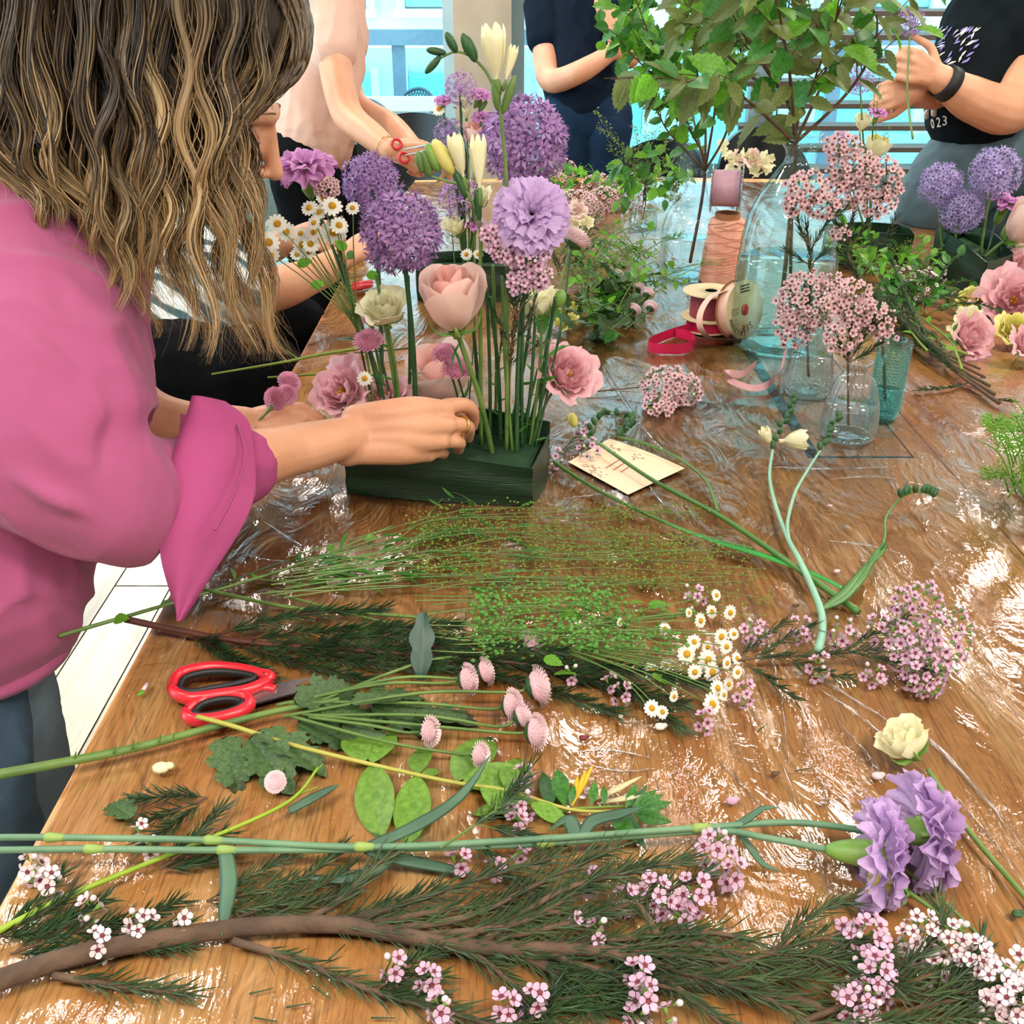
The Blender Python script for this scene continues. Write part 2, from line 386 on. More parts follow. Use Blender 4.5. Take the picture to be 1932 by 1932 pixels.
black_chair(1432, 240, 4.4, 185, 'black chair behind the big glass bottle and leafy branches', .2)
black_chair(1262, 262, 4.75, 150, 'black chair beside the man in the navy shirt', .24)
# ============================================================ TABLE
tb = thing('conference_table', (.5, 2.0, 0), 'large orange-brown oak veneer conference table covered in clear plastic film', 'table')
LX = -.432
outl = [(LX, .25), (1.55, .25), (1.55, 2.0), (1.41, 2.83), (1.30, 3.5), (1.22, 3.95), (.5, 4.02), (-.36, 3.95), (LX, 2.9)]
def poly(pts, z0, z1):
    m = MB(); n = len(pts); m.v = [Vector((x, y, z0)) for x, y in pts] + [Vector((x, y, z1)) for x, y in pts]
    m.f = [tuple(reversed(range(n))), tuple(range(n, 2 * n))] + [(i, (i + 1) % n, n + (i + 1) % n, n + i) for i in range(n)]; m.m = [0] * len(m.f); return m
part('table_top', poly([(LX, .25), (.689, .25), (.689, 4.0), (.5, 4.02), (-.36, 3.95), (LX, 2.9)], .715, .75), wood, tb, smooth=False)
part('table_top', poly([(.691, .25), (1.55, .25), (1.55, 2.0), (1.41, 2.83), (1.30, 3.5), (1.22, 3.95), (.691, 4.0)], .715, .75), woodR, tb, smooth=False)
for x in (.0, 1.1):
    for y in (1.0, 3.2): part('leg', MB().box((x, y, .36), (.12, .12, .71)), dark, tb, smooth=False)
# cable flap
fx0, fx1, fy0, fy1 = .478, .65, P(1600, 861).y, P(1385, 645).y
part('cable_flap_frame', MB().box(((fx0 + fx1) / 2, (fy0 + fy1) / 2, .7506), (fx1 - fx0, fy1 - fy0, .0012)), dark, tb, smooth=False)
part('cable_flap', MB().box(((fx0 + .021 + fx1 - .004) / 2, (fy0 + fy1) / 2 + .0005, .7512), (fx1 - fx0 - .025, fy1 - fy0 - .006, .0016)), wood, tb, smooth=False)
# ---- plastic film: a thin wrinkled sheet lying over the whole top
fm = bpy.data.materials.new('clear_film'); fm.use_nodes = True; N = fm.node_tree.nodes; K = fm.node_tree.links; N.remove(N['Principled BSDF']); out = N['Material Output']
tr = N.new('ShaderNodeBsdfTransparent'); gl = N.new('ShaderNodeBsdfGlossy'); gl.inputs['Roughness'].default_value = .02
fr = N.new('ShaderNodeFresnel'); fr.inputs['IOR'].default_value = 1.5
tc = N.new('ShaderNodeTexCoord'); mp = N.new('ShaderNodeMapping'); mp.inputs['Rotation'].default_value = (0, 0, .5); mp.inputs['Scale'].default_value = (10, 4, 1); K.new(tc.outputs['Object'], mp.inputs[0])
nz = N.new('ShaderNodeTexNoise'); nz.inputs['Scale'].default_value = 1.3; nz.inputs['Detail'].default_value = 6; nz.inputs['Roughness'].default_value = .55; nz.inputs['Distortion'].default_value = 1.6; K.new(mp.outputs[0], nz.inputs['Vector'])
bp = N.new('ShaderNodeBump'); bp.inputs['Strength'].default_value = .55; bp.inputs['Distance'].default_value = .010; K.new(nz.outputs['Fac'], bp.inputs['Height'])
K.new(bp.outputs[0], gl.inputs['Normal']); K.new(bp.outputs[0], fr.inputs['Normal'])
ff = N.new('ShaderNodeMath'); ff.operation = 'MULTIPLY'; ff.use_clamp = True; ff.inputs[1].default_value = 1.7; K.new(fr.outputs[0], ff.inputs[0])   # two faces of the sheet reflect
ms = N.new('ShaderNodeMixShader'); K.new(ff.outputs[0], ms.inputs[0]); K.new(tr.outputs[0], ms.inputs[1]); K.new(gl.outputs[0], ms.inputs[2]); K.new(ms.outputs[0], out.inputs[0])
def filmz(x, y):
    p = Vector((x * 5 + y * 1.2, y * 2.4 - x, 3.1)); r = 1 - abs(noise.noise(p) * 2)
    q = Vector((x * 17, y * 9, 8.2)); r2 = 1 - abs(noise.noise(q) * 2.2)
    w = max(0, noise.noise(Vector((x * 1.7, y * 1.3, 5))) + .35)
    return .7531 + .0032 * max(0, r) ** 5 * w + .0013 * max(0, r2) ** 3 * w
mb = MB(); x0, x1, y0, y1 = LX + .004, 1.53, .27, 3.9
def fx(a, b):
    y = y0 + (y1 - y0) * b; r = min(1.53, 1.53 - max(0, y - 2.0) * .155); return x0 + (r - x0) * a
mb.grid(lambda a, b: Vector((fx(a, b), y0 + (y1 - y0) * b, filmz(fx(a, b), y0 + (y1 - y0) * b))), 220, 360)
film = solo('plastic_film', mb, fm, 'clear crinkled plastic film spread over the oak table top', 'plastic film')
# ============================================================ LEAF-WRAPPED TRAYS
lfm = mat('aspidistra_leaf', '0A2212', '123218', rough=.34, scale=6, bump=.4, bscale=40, stretch=(1, 1, 14))
foam = mat('floral_foam', '12341A', '1D4222', rough=.95, bump=.6, bscale=300)
def tray(corners, h, label, rimvar, ztop=None):
    """corners: 4 base points (world, z ignored) in order; leaf band wraps around, foam inside"""
    z0 = .753; cen = sum(corners, Vector((0, 0, 0))) / 4; t = thing('flower_tray', (cen.x, cen.y, z0), label, 'floral tray', 'leaf-wrapped floral trays')
    for k in range(4):
        a = corners[k]; b = corners[(k + 1) % 4]; nrm = ((b - a).cross(Vector((0, 0, 1)))).normalized()
        if nrm.dot((a + b) / 2 - cen) < 0: nrm = -nrm
        h0, h1, hb = rimvar[k]
        def fn(u, v, a=a, b=b, nrm=nrm, h0=h0, h1=h1, hb=hb, th=0.0):
            p = a.lerp(b, u); hh = h0 * (1 - u) + h1 * u + hb * sin(pi * u) ** 1.2
            o = nrm * (.006 * sin(pi * u) + .0015 * sin(v * 9 + u * 5) + th)
            return Vector((p.x, p.y, z0)) + o + Vector((0, 0, hh * v))
        m = MB().grid(fn, 16, 8).grid(lambda u, v: fn(u, v, th=-.002), 16, 8).grid(lambda u, v: fn(u, 1, th=-.002 * v), 16, 1)
        part('wrapped_leaf', m, lfm, t)
    ins = [cen + (c - cen) * .93 for c in corners]
    part('floral_foam', poly([(c.x, c.y) for c in ins], z0, z0 + h * .72), foam, t, smooth=False)
    return t
bl_, br_ = P(655, 930), P(1003, 955); rt = P(1024, 905); dep = Vector((.015, .155, 0)); 
TR = [bl_, br_, br_ + Vector((.03, .14, 0)), bl_ + dep]
tray(TR, .062, 'dark green leaf-wrapped flower tray under the hand with the ring', [(.058, .062, .012), (.062, .062, .004), (.075, .07, .016), (.06, .058, .004)])
a0, a1, a2, a3 = P(1758, 520), P(1850, 560), P(1905, 528), P(1800, 492)
a0, a1 = P(1752, 508), P(1848, 562)
e = (a1 - a0); nrm = Vector((-e.y, e.x, 0)).normalized() * .14
TR2 = [a0, a1, a1 + Vector((.10, .09, 0)), a0 + Vector((.12, .11, 0))]
tray(TR2, .085, 'dark green leaf-wrapped flower tray at the far right of the table', [(.105, .085, .01), (.085, .085, 0), (.085, .085, .02), (.085, .10, .0)])

# long sharp folds standing in the film
fold = glassmat('film_fold', (.97, .98, 1.0)); fold.node_tree.nodes['Math.001'].inputs[1].default_value = .9; fold.node_tree.nodes['Math.001'].inputs[2].default_value = .10
random.seed(3)
for ln in (((1690, 1338), (1800, 1440), (1932, 1590)), ((1700, 1345), (1830, 1475), (1940, 1610)), ((1390, 1085), (1440, 1180), (1475, 1330), (1490, 1460)), ((1480, 1235), (1580, 1300), (1700, 1375)), ((1500, 1270), (1620, 1350), (1760, 1470)), ((1475, 1440), (1520, 1560), (1555, 1650), (1600, 1790)), ((1530, 1440), (1560, 1500), (1550, 1520), (1640, 1487)), ((1340, 1420), (1400, 1480), (1440, 1530)), ((1800, 1500), (1870, 1580), (1940, 1680)), ((1580, 1360), (1640, 1430), (1680, 1500)), ((1060, 940), (1150, 930), (1260, 905)), ((1210, 900), (1260, 960), (1330, 1010)), ((620, 960), (560, 1000), (480, 1010)), ((500, 985), (580, 1035), (650, 1045)), ((1120, 660), (1160, 720), (1230, 830)), ((1560, 905), (1660, 900), (1790, 925)), ((1560, 1020), (1640, 1030), (1700, 1045)), ((1240, 640), (1300, 700), (1330, 760)), ((1130, 690), (1200, 790), (1260, 860)), ((1430, 880), (1560, 885), (1700, 880)), ((440, 1040), (520, 1060), (600, 1050)), ((1060, 1420), (1150, 1415), (1230, 1430)), ((1100, 1440), (1170, 1455), (1240, 1450))):
    pts = [P(u, v, .7545) for u, v in ln]; q = bez(pts, 24); k = len(q)
    part('fold', MB().tube([p + Vector((rr(-.0008, .0008), rr(-.0008, .0008), rr(0, .0008))) for p in q], [.0003, .0016, .0022, .0014, .0003], 5, flat=.9), fold, film)
# ============================================================ PLANT PROTOTYPES (local +Z is the facing axis of a bloom, +Y the length of a leaf)
G_stem = mat('green_stem', '4C6A2E', '6A8640', rough=.5, scale=20)
G_dark = mat('dark_green_stem', '1E4020', '2C5A2A', rough=.5, scale=20)
G_pale = mat('pale_green_stem', '7FA08A', '5E8A5A', rough=.45, scale=9)
G_lime = mat('lime_green', '8CA03C', '728C34', rough=.5, trans=.2, scale=30)
brown = mat('brown_twig', '4A3626', '6B4E36', rough=.8, bump=.5, bscale=120, scale=30)
needle_m = mat('needle_green', '1C3418', '34522A', rough=.5, scale=30)
needle2_m = mat('needle_blue_green', '2E4226', '4C5E38', rough=.5, scale=30)
leaf_m = mat('leaf_green', '2F6A22', '4C8C30', rough=.42, trans=.35, scale=14, rnd=.25)
leaf2_m = mat('leaf_olive', '5F7036', '77803F', rough=.5, trans=.3, scale=14, rnd=.2)
leaf_bright = mat('leaf_bright_green', '5FA02C', '85C23E', rough=.42, trans=.5, scale=14, rnd=.2)
leaf_chrys = mat('leaf_grey_green', '34502C', '506C3C', rough=.55, trans=.15, scale=20, rnd=.2)
leaf_light = mat('leaf_fresh_green', '5E8A2C', '7CA640', rough=.4, trans=.25, scale=12, rnd=.15)
wax_p = mat('waxflower_petal', 'CFA0A4', 'E0BDC2', rough=.55, trans=.2, scale=90, rnd=.12)
wax_w = mat('waxflower_pale_petal', 'E8C9D2', 'F3E2E6', rough=.5, trans=.25, scale=90, rnd=.08)
wax_l = mat('waxflower_lilac_petal', 'CFA0BE', 'E0BCD2', rough=.5, trans=.25, scale=90, rnd=.08)
wax_c = mat('waxflower_eye', '5A1420', '7A2030', rough=.5)
al_p = mat('allium_petal', '9A6CAC', 'B994C6', rough=.5, trans=.25, scale=200, rnd=.2)
al_l = mat('allium_pale_petal', 'A590C8', 'BCAEDA', rough=.5, trans=.3, scale=200, rnd=.15)
al_c = mat('allium_ovary', '3E2440', '5A3458', rough=.5)
carn = mat('lilac_petal', 'C4A0D6', 'DABCE6', rough=.6, trans=.28, scale=40, bump=.2)
carn2 = mat('mauve_pink_petal', 'CB86C4', 'DDA0D6', rough=.6, trans=.28, scale=40, bump=.2)
rose_m = mat('blush_petal', 'F1CBC2', 'F5DCD2', rough=.5, trans=.3, scale=18)
rose_in = mat('rose_heart_petal', 'EDAFA8', 'F0BFB4', rough=.5, trans=.3, scale=18)
cream = mat('cream_petal', 'EFE9BE', 'F4EFD2', rough=.5, trans=.3, scale=25)
butter = mat('butter_bud', 'D9CF6A', 'E6DC90', rough=.5, trans=.2, scale=25)
pinkl = mat('pink_ruffled_petal', 'E2A2AE', 'EFC0C6', rough=.55, trans=.3, scale=40, bump=.15)
san_p = mat('button_pink_petal', 'DC8FB0', 'E8AFC8', rough=.6, trans=.2, scale=120)
san_w = mat('pale_pink_petal', 'F0D0D6', 'F8E6E8', rough=.6, trans=.2, scale=120)
whitep = mat('daisy_petal', 'F2F0E6', 'E8E6DA', rough=.6, trans=.25)
yolk = mat('daisy_disc', 'D8980E', 'E8B020', rough=.8, bump=.6, bscale=900)
calyx_m = mat('calyx_green', '5F8A3A', '7FA24A', rough=.45, scale=30)

def round_petals(n, r0, r1, w, cup, m=0, tip=.0, lift=0.0, seg=4, mb=None, rot=0, jit=0):
    mb = mb or MB()
    for k in range(n):
        a = 2 * pi * k / n + rot; q = Vector((cos(a), sin(a), 0)); t = Vector((-sin(a), cos(a), 0)); b = len(mb.v)
        ln = r1 * (1 + rr(-jit, jit))
        pts = [(r0, -w * .35)]
        for i in range(seg + 1):
            th = -pi / 2 + pi * i / seg; pts.append((r0 + (ln - r0) * (.55 + .45 * cos(th)) + tip * (cos(th) > .9) * ln, w * sin(th)))
        pts.append((r0, w * .35))
        for (x, y) in pts: mb.v.append(q * x + t * y + Vector((0, 0, lift + cup * (x / r1) ** 2)))
        mb.f.append(tuple(range(b, b + len(pts)))); mb.m.append(m)
    return mb
def wax_proto(pm):
    mb = round_petals(5, .28, 1.0, .42, .35, 0)
    mb.lathe([(.36, .05), (.30, -.12), (.02, -.05)], Vector((0, 0, .02)), n=8, m=1)
    mb.lathe([(.45, .10), (.38, .02)], Vector((0, 0, 0)), n=8, m=0)
    mb.lathe([(.42, .02), (.30, -.35), (.10, -.7), (.06, -1.0)], Vector((0, 0, 0)), n=6, m=2)
    return mb.mesh('floret', [pm, wax_c, calyx_m])
WAX = {'pink': wax_proto(wax_p), 'pale': wax_proto(wax_w), 'lilac': wax_proto(wax_l)}
WBUD = MB().ball(Vector((0, 0, .3)), (.45, .45, .5), 7, 5, 0).lathe([(.4, .15), (.3, -.3), (.06, -.8)], Vector((0, 0, 0)), n=6, m=1).mesh('bud', [wax_w, calyx_m])
def al_proto(pm):
    mb = MB()
    for k in range(6):
        a = pi * k / 3; q = Vector((cos(a), sin(a), 0)); t = Vector((-sin(a), cos(a), 0)); b = len(mb.v)
        for (x, y, z) in ((.05, 0, 0), (.5, .20, .16), (1.0, 0, .30 + .15 * (k % 2)), (.5, -.20, .16)): mb.v.append(q * x + t * y + Vector((0, 0, z)))
        mb.f.append((b, b + 1, b + 2, b + 3)); mb.m.append(0)
    for k in range(4):
        a = pi / 6 + pi * k / 2; b = len(mb.v); e = Vector((cos(a) * .35, sin(a) * .35, .75)); mb.v += [Vector((.03, 0, .1)), Vector((-.03, .03, .1)), e]
        mb.f.append((b, b + 1, b + 2)); mb.m.append(0)
    mb.ball(Vector((0, 0, .1)), .15, 5, 4, 1)
    return mb.mesh('floret', [pm, al_c], smooth=False)
ALL = {'deep': al_proto(al_p), 'pale': al_proto(al_l)}
def leafmesh(name, m, wf, n=8, fold=.18, bend=.25, ser=0.0, lobes=0):
    mb = MB()
    for side in (-1, 1):
        b = len(mb.v)
        for i in range(n + 1):
            v = i / n; w = wf(v)
            if ser and i % 2: w *= 1 - ser
            z = -bend * v * v
            mb.v.append(Vector((0, v, z))); mb.v.append(Vector((side * w * .55, v + .02, z + fold * w * .5))); mb.v.append(Vector((side * w, v + (.05 if ser and not i % 2 else 0), z + fold * w)))
        for i in range(n):
            a = b + i * 3
            for c in (0, 1):
                f = (a + c, a + c + 1, a + c + 4, a + c + 3); mb.f.append(f if side > 0 else tuple(reversed(f))); mb.m.append(0)
    return mb.mesh(name, m)
ov = lambda v: .34 * sin(pi * v ** .8) ** .85 if 0 < v < 1 else 0.0
LEAF = {'ovate': leafmesh('leaf', leaf_m, ov, 12, ser=.16), 'bright': leafmesh('leaf', leaf_bright, ov, 12, ser=.16),
        'olive': leafmesh('leaf', leaf2_m, lambda v: .24 * sin(pi * v ** .8) ** .9 if 0 < v < 1 else 0, 14, ser=.14, bend=.2),
        'oval': leafmesh('leaf', leaf_light, lambda v: .225 * sin(pi * v) ** .7 if 0 < v < 1 else 0, 10, fold=.1, bend=.12),
        'lance': leafmesh('leaf', G_dark, lambda v: .07 * sin(pi * v ** .7) ** .8 if 0 < v < 1 else 0, 10, bend=.5),
        'thin': leafmesh('leaf', leaf_m, lambda v: .09 * sin(pi * v) if 0 < v < 1 else 0, 5, bend=.3),
        'chrys': leafmesh('leaf', leaf_chrys, lambda v: ((.10 + .26 * sin(pi * v ** .9)) * (.55 + .45 * abs(sin(v * pi * 3.3)))) * (1 if 0 < v < 1 else 0), 26, fold=.25, bend=.22, ser=.12)}
# carnation petals (fan with ruffled, toothed edge)
def fan(m, seed, half=.75, ruf=.14):
    random.seed(seed); ph = rr(0, 6); k1 = rr(5, 8)
    def fn(u, v):
        a = (u - .5) * 2 * half * (.35 + .65 * v); r = v * (1 + .035 * (1 if int(u * 18) % 2 else -1) * (v > .95))
        return Vector((sin(a) * r, cos(a) * r, ruf * v * v * sin(u * 2 * pi * k1 / 3 + ph) + .06 * v * v * sin(u * 29 + ph) - .28 * v ** 3 + .12 * v))
    return MB().grid(fn, 18, 6).mesh('petal', m)
FAN = {k: [fan(m, 3 + i) for i in range(3)] for k, m in (('lilac', carn), ('mauve', carn2), ('pink', pinkl), ('cream', cream))}
random.seed(21)
def sub(name, me, parent):
    o = bpy.data.objects.new(name, me); COL.objects.link(o); o.parent = parent; return o
Z = Vector((0, 0, 1))
def carnation(root, c, ax, R, kind='lilac', layers=((4, .35, 75), (6, .6, 55), (7, .85, 32), (8, 1.0, 8)), calyx=True, cl=1.25):
    ax = Vector(ax); M = orient(c, ax, 1, rr(0, 6)); n = 0
    for li, (k, s, el) in enumerate(layers):
        for i in range(k):
            a = 2 * pi * i / k + li * .5 + rr(-.15, .15); e = radians(el + rr(-9, 9)); q = Vector((cos(a) * cos(e), sin(a) * cos(e), sin(e)))
            nn = Vector((-cos(a) * sin(e), -sin(a) * sin(e), cos(e)))
            inst('petal', FAN[kind][n % 3], M @ along(Vector((cos(a), sin(a), 0)) * R * .05, q, nn, R * s * rr(.93, 1.07)), root); n += 1
    if calyx:
        part('calyx', MB().lathe([(R * .36, R * .16), (R * .30, R * .02), (R * .27, -R * .3), (R * .27, -R * .75), (R * .20, -R * (cl - .2)), (R * .07, -R * cl)], c, ax, n=14), calyx_m, root)
    return c - ax.normalized() * R * cl
def rosebloom(root, c, ax, R, H, m_out, m_in, n=12, ruffle=0.0, openn=.25, sepal=True):
    """cupped petals overlapping in a spiral; c = base of the bloom"""
    ax = Vector(ax); M = orient(c, ax, 1, rr(0, 6))
    for i in range(n):
        f = (i + 1) / n; a0 = i * 2.4; Ri = R * (.18 + .82 * f ** .8); wd = 2.6 - 1.1 * f; Hi = H * (1.0 - .10 * f + rr(-.03, .03)); ph = rr(0, 6)
        def fn(u, v, a0=a0, Ri=Ri, wd=wd, Hi=Hi, f=f, ph=ph):
            s = 2 * u - 1; a = a0 + s * wd * .5 * (.45 + .55 * sin(pi * min(1, v + .15) * .5))
            r = Ri * (sin(min(v, 1) * pi * .62) ** .7 if v > 0 else .0) * (1 - .12 * (1 - f) * v) + Ri * openn * f * max(0, v - .72) ** 1.3 * 4
            z = Hi * (v * (1 - .22 * abs(s) ** 2.6)) - Hi * openn * .6 * f * max(0, v - .8) ** 1.2 * 3
            r += ruffle * R * v * v * sin(s * 7 + ph) + ruffle * .5 * R * v * v * sin(s * 17 + ph)
            z += ruffle * R * .6 * v * v * sin(s * 11 + ph * 2)
            return M @ Vector((cos(a) * r, sin(a) * r, z))
        part('petal', MB().grid(fn, 12, 8), m_in if f < .45 else m_out, root)
    if sepal:
        mb = MB()
        for k in range(5):
            a = 2 * pi * k / 5; pts = [M @ Vector((cos(a) * R * x, sin(a) * R * x, z * R)) for x, z in ((.1, -.05), (.45, .0), (.72, .25), (.82, .6))]
            mb.tube(bez(pts, 6), [.13 * R, .16 * R, .1 * R, .02 * R], 5, flat=.3)
        mb.lathe([(R * .30, .12 * R), (R * .22, -.08 * R), (R * .08, -.25 * R)], c, ax, n=10)
        part('calyx', mb, calyx_m, root)
def allium(root, c, R, n=110, kind='deep', fs=.23, sep=None):
    mb = MB(); sm = 1.0
    for i in range(n):
        z = 1 - 2 * (i + .5) / n; r = math.sqrt(1 - z * z); a = i * 2.39996 + rr(-.1, .1)
        d = Vector((cos(a) * r, sin(a) * r, z)); rad = R * rr(.74, 1.0); p = c + d * rad
        inst('floret', ALL[kind], orient(p, d + rv(.25), R * fs * rr(.85, 1.2), rr(0, 6)), root)
        b = len(mb.v); x, y, _ = frame(d); w = R * .009; mb.v += [c + x * w, c + y * w, p + x * w * .8]; mb.f.append((b, b + 1, b + 2)); mb.m.append(0)
        mb.v += [c - x * w, p - y * w * .8, c - y * w]; mb.f.append((b + 3, b + 5, b + 4)); mb.m.append(0)
    mb.ball(c, R * .10, 8, 6)
    part('pedicels', mb, al_p, root, kind='stuff')
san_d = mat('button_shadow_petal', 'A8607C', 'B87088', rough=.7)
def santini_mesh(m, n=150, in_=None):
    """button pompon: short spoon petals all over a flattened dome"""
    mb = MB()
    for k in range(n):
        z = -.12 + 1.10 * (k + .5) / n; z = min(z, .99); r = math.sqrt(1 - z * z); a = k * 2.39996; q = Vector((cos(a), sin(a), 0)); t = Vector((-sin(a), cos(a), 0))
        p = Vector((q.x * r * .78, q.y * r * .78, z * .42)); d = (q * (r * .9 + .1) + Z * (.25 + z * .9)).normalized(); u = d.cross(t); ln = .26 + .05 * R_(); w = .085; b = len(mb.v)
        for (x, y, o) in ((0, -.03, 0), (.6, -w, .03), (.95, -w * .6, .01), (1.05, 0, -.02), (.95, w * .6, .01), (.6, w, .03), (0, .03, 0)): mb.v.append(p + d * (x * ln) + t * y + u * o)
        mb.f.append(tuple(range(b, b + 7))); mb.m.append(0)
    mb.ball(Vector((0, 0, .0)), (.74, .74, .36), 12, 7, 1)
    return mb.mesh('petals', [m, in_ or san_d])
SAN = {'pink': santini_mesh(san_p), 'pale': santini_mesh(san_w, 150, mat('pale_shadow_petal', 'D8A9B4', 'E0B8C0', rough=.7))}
SANC = MB().lathe([(.55, -.26), (.50, -.36), (.34, -.46), (.12, -.50), (.09, -.6)], Vector((0, 0, 0)), n=14, rib=.12, ribn=7).mesh('calyx', G_dark)
DPET = round_petals(13, .32, 1.0, .19, -.08, 0, jit=.08).mesh('petals', whitep)
DDISC = MB().ball(Vector((0, 0, .0)), (.38, .38, .26), 10, 6).lathe([(.36, -.02), (.12, -.28), (.05, -.4)], Vector((0, 0, 0)), n=8).mesh('disc', yolk)
def daisy(root, p, ax, r):
    h = inst('flower_head', DPET, orient(p, ax, r, rr(0, 6)), root); sub('disc', DDISC, h); return h
def tulipish(root, c, ax, R, H, m, n=6, openn=.12):
    """freesia bloom: six tepals on a narrow throat"""
    ax = Vector(ax); M = orient(c, ax, 1, rr(0, 6))
    for i in range(n):
        a0 = i * pi / 3; inner = i % 2; 
        def fn(u, v, a0=a0, inner=inner):
            s = 2 * u - 1; prof = (.16 + .84 * max(0, (v - .22) / .78) ** .6 * (1 - .50 * v ** 6)) if v > .22 else .16
            w = .78 * (.55 + .45 * sin(pi * min(1, v * 1.1) * .55)) * (1 - .35 * max(0, (v - .85) / .15) ** 2)
            r = R * prof * (.88 if inner else 1) + openn * R * max(0, v - .75) * 3; a = a0 + s * w
            return M @ Vector((cos(a) * r, sin(a) * r, H * (v * (1 - .16 * abs(s) ** 2.2 * v) + .03 * max(0, v - .8) * (1 if inner else -1))))
        part('petal', MB().grid(fn, 8, 10), m, root)
def bud(mb, p, d, L_, r, m=0):
    x, y, z = frame(d); mb.ball(p + z * L_ * .5, (r, r, L_ * .5), 8, 8, m, M=Matrix((x, y, z)).transposed())
def stem(mb, pts, r0, r1=None, n=6, seg=None, m=0):
    mb.tube(bez(pts, seg or max(4, len(pts) * 4)), [r0, r1 if r1 is not None else r0], n, m); return mb
def needles(mb, pts, ln, gap, ang=.55, w=.0008, m=0, droop=0):
    gap *= .62; w *= 1.2
    """needle leaves set all round a twig"""
    for i in range(len(pts) - 1):
        a = pts[i]; b_ = pts[i + 1]; d = b_ - a; L_ = d.length
        if L_ < 1e-6: continue
        x, y, z = frame(d); k = max(1, int(L_ / gap))
        for j in range(k):
            p = a + d * (j + R_()) / k; th = rr(0, 2 * pi); o = x * cos(th) + y * sin(th); t = ang * rr(.5, 1.4)
            q = (z * cos(t) + o * sin(t)) * ln * rr(.6, 1.1); 
            if p.z + q.z < .7555 and p.z > .74: q.z = max(q.z, .7555 - p.z + .002 * R_())
            s = o.cross(z) * w; b = len(mb.v)
            mb.v += [p - s, p + s, p + q * .55 + s * .9 + o * w, p + q, p + q * .55 - s * .9 + o * w]; mb.f.append((b, b + 1, b + 2, b + 3, b + 4)); mb.m.append(m)
            mb.v += [p + o * w - Z * w, p + q * .5 - Z * w * 1.2, p + q]; mb.f.append((b + 5, b + 6, b + 7)); mb.m.append(m)
def waxplant(label, mainpts, r=.0022, branches=(), clusters=(), kind='pink', name='waxflower_sprig', group=None, twig=brown, ln=.02, gap=.0022, nm=None, fsz=.0062, cat='flower', ndl=True, zmin=None):
    """mainpts: stem; branches: list of point lists; clusters: (centre, radius(3), count, facing)"""
    root = thing(name, mainpts[0].copy(), label, cat, group)
    mb = MB(); mp = bez(mainpts, len(mainpts) * 6); mb.tube(mp, [r, r * .5], 6); nb = MB()
    if ndl: needles(nb, mp[len(mp) // 3:], ln, gap)
    for bpts in branches:
        q = bez(bpts, len(bpts) * 5); mb.tube(q, [r * .55, r * .25], 5)
        if ndl: needles(nb, q[2:], ln, gap)
    hub = mp[-1]
    tips = [mp[int(len(mp) * .75)]] + [b[-1] for b in branches]
    for (c, rad, cnt, face) in clusters:
        if not isinstance(rad, tuple): rad = (rad, rad, rad)
        base = min(tips, key=lambda q: (q - c).length); face = Vector(face)
        for i in range(cnt):
            zz = 1 - 2 * (i + .5) / cnt; r_ = math.sqrt(max(0, 1 - zz * zz)); a = i * 2.39996 + rr(-.2, .2); d = Vector((cos(a) * r_, sin(a) * r_, zz)) * rr(.72, 1.0)
            p = c + Vector((d.x * rad[0], d.y * rad[1], d.z * rad[2]))
            if p.z < .758: p.z = .758 + .004 * R_()
            ax = d.normalized() * .8 + face * .8 + rv(.25)
            s = fsz * rr(.85, 1.15)
            if R_() < .10: inst('bud', WBUD, orient(p, ax, s * .9), root)
            else: inst('floret', WAX[kind], orient(p, ax, s, rr(0, 6)), root)
            if i % 3 == 0:
                mb.tube([base.lerp(c, .4) + rv(.002), p - ax.normalized() * s * .9], .0006, 3, caps=False)
    part('stem', mb, twig, root)
    if nb.v: part('needles', nb, nm or needle_m, root, smooth=False, kind='stuff')
    return root
def grass(mb, pts, sd=1.0, r=.0009, n=60, br=.02, seedr=.0016, start=.35, m_s=1, m_st=0, zmin=None):
    """seed-head stem: fine side branches with tiny pods"""
    q = bez(pts, 18); mb.tube(q, [r, r * .4], 4, m_st)
    for i in range(n):
        f = start + (1 - start) * (i + R_()) / n; k = min(int(f * 17), 16); p = q[k].lerp(q[k + 1], f * 17 - k); d = (q[k + 1] - q[k]).normalized()
        o = rv(1); o = (o - d * o.dot(d)).normalized(); L_ = br * rr(.35, 1.0) * (1.15 - .6 * f); e = p + (d * .7 + o * .75) * L_
        if zmin is not None and e.z < zmin: e.z = zmin + .003 * R_()
        b = len(mb.v); s = d.cross(o) * .00022; mb.v += [p - s, p + s, e]; mb.f.append((b, b + 1, b + 2)); mb.m.append(m_st)
        c = e; b = len(mb.v); sr = seedr * rr(.6, 1.3)
        mb.v += [c + Vector(v) * sr for v in ((1, 0, 0), (-1, 0, 0), (0, 1, 0), (0, -1, 0), (0, 0, 1), (0, 0, -1))]
        for f_ in ((0, 2, 4), (2, 1, 4), (1, 3, 4), (3, 0, 4), (2, 0, 5), (1, 2, 5), (3, 1, 5), (0, 3, 5)): mb.f.append(tuple(b + x for x in f_)); mb.m.append(m_s)
def H(u, v, h=.0): return P(u, v, .7555 + h)
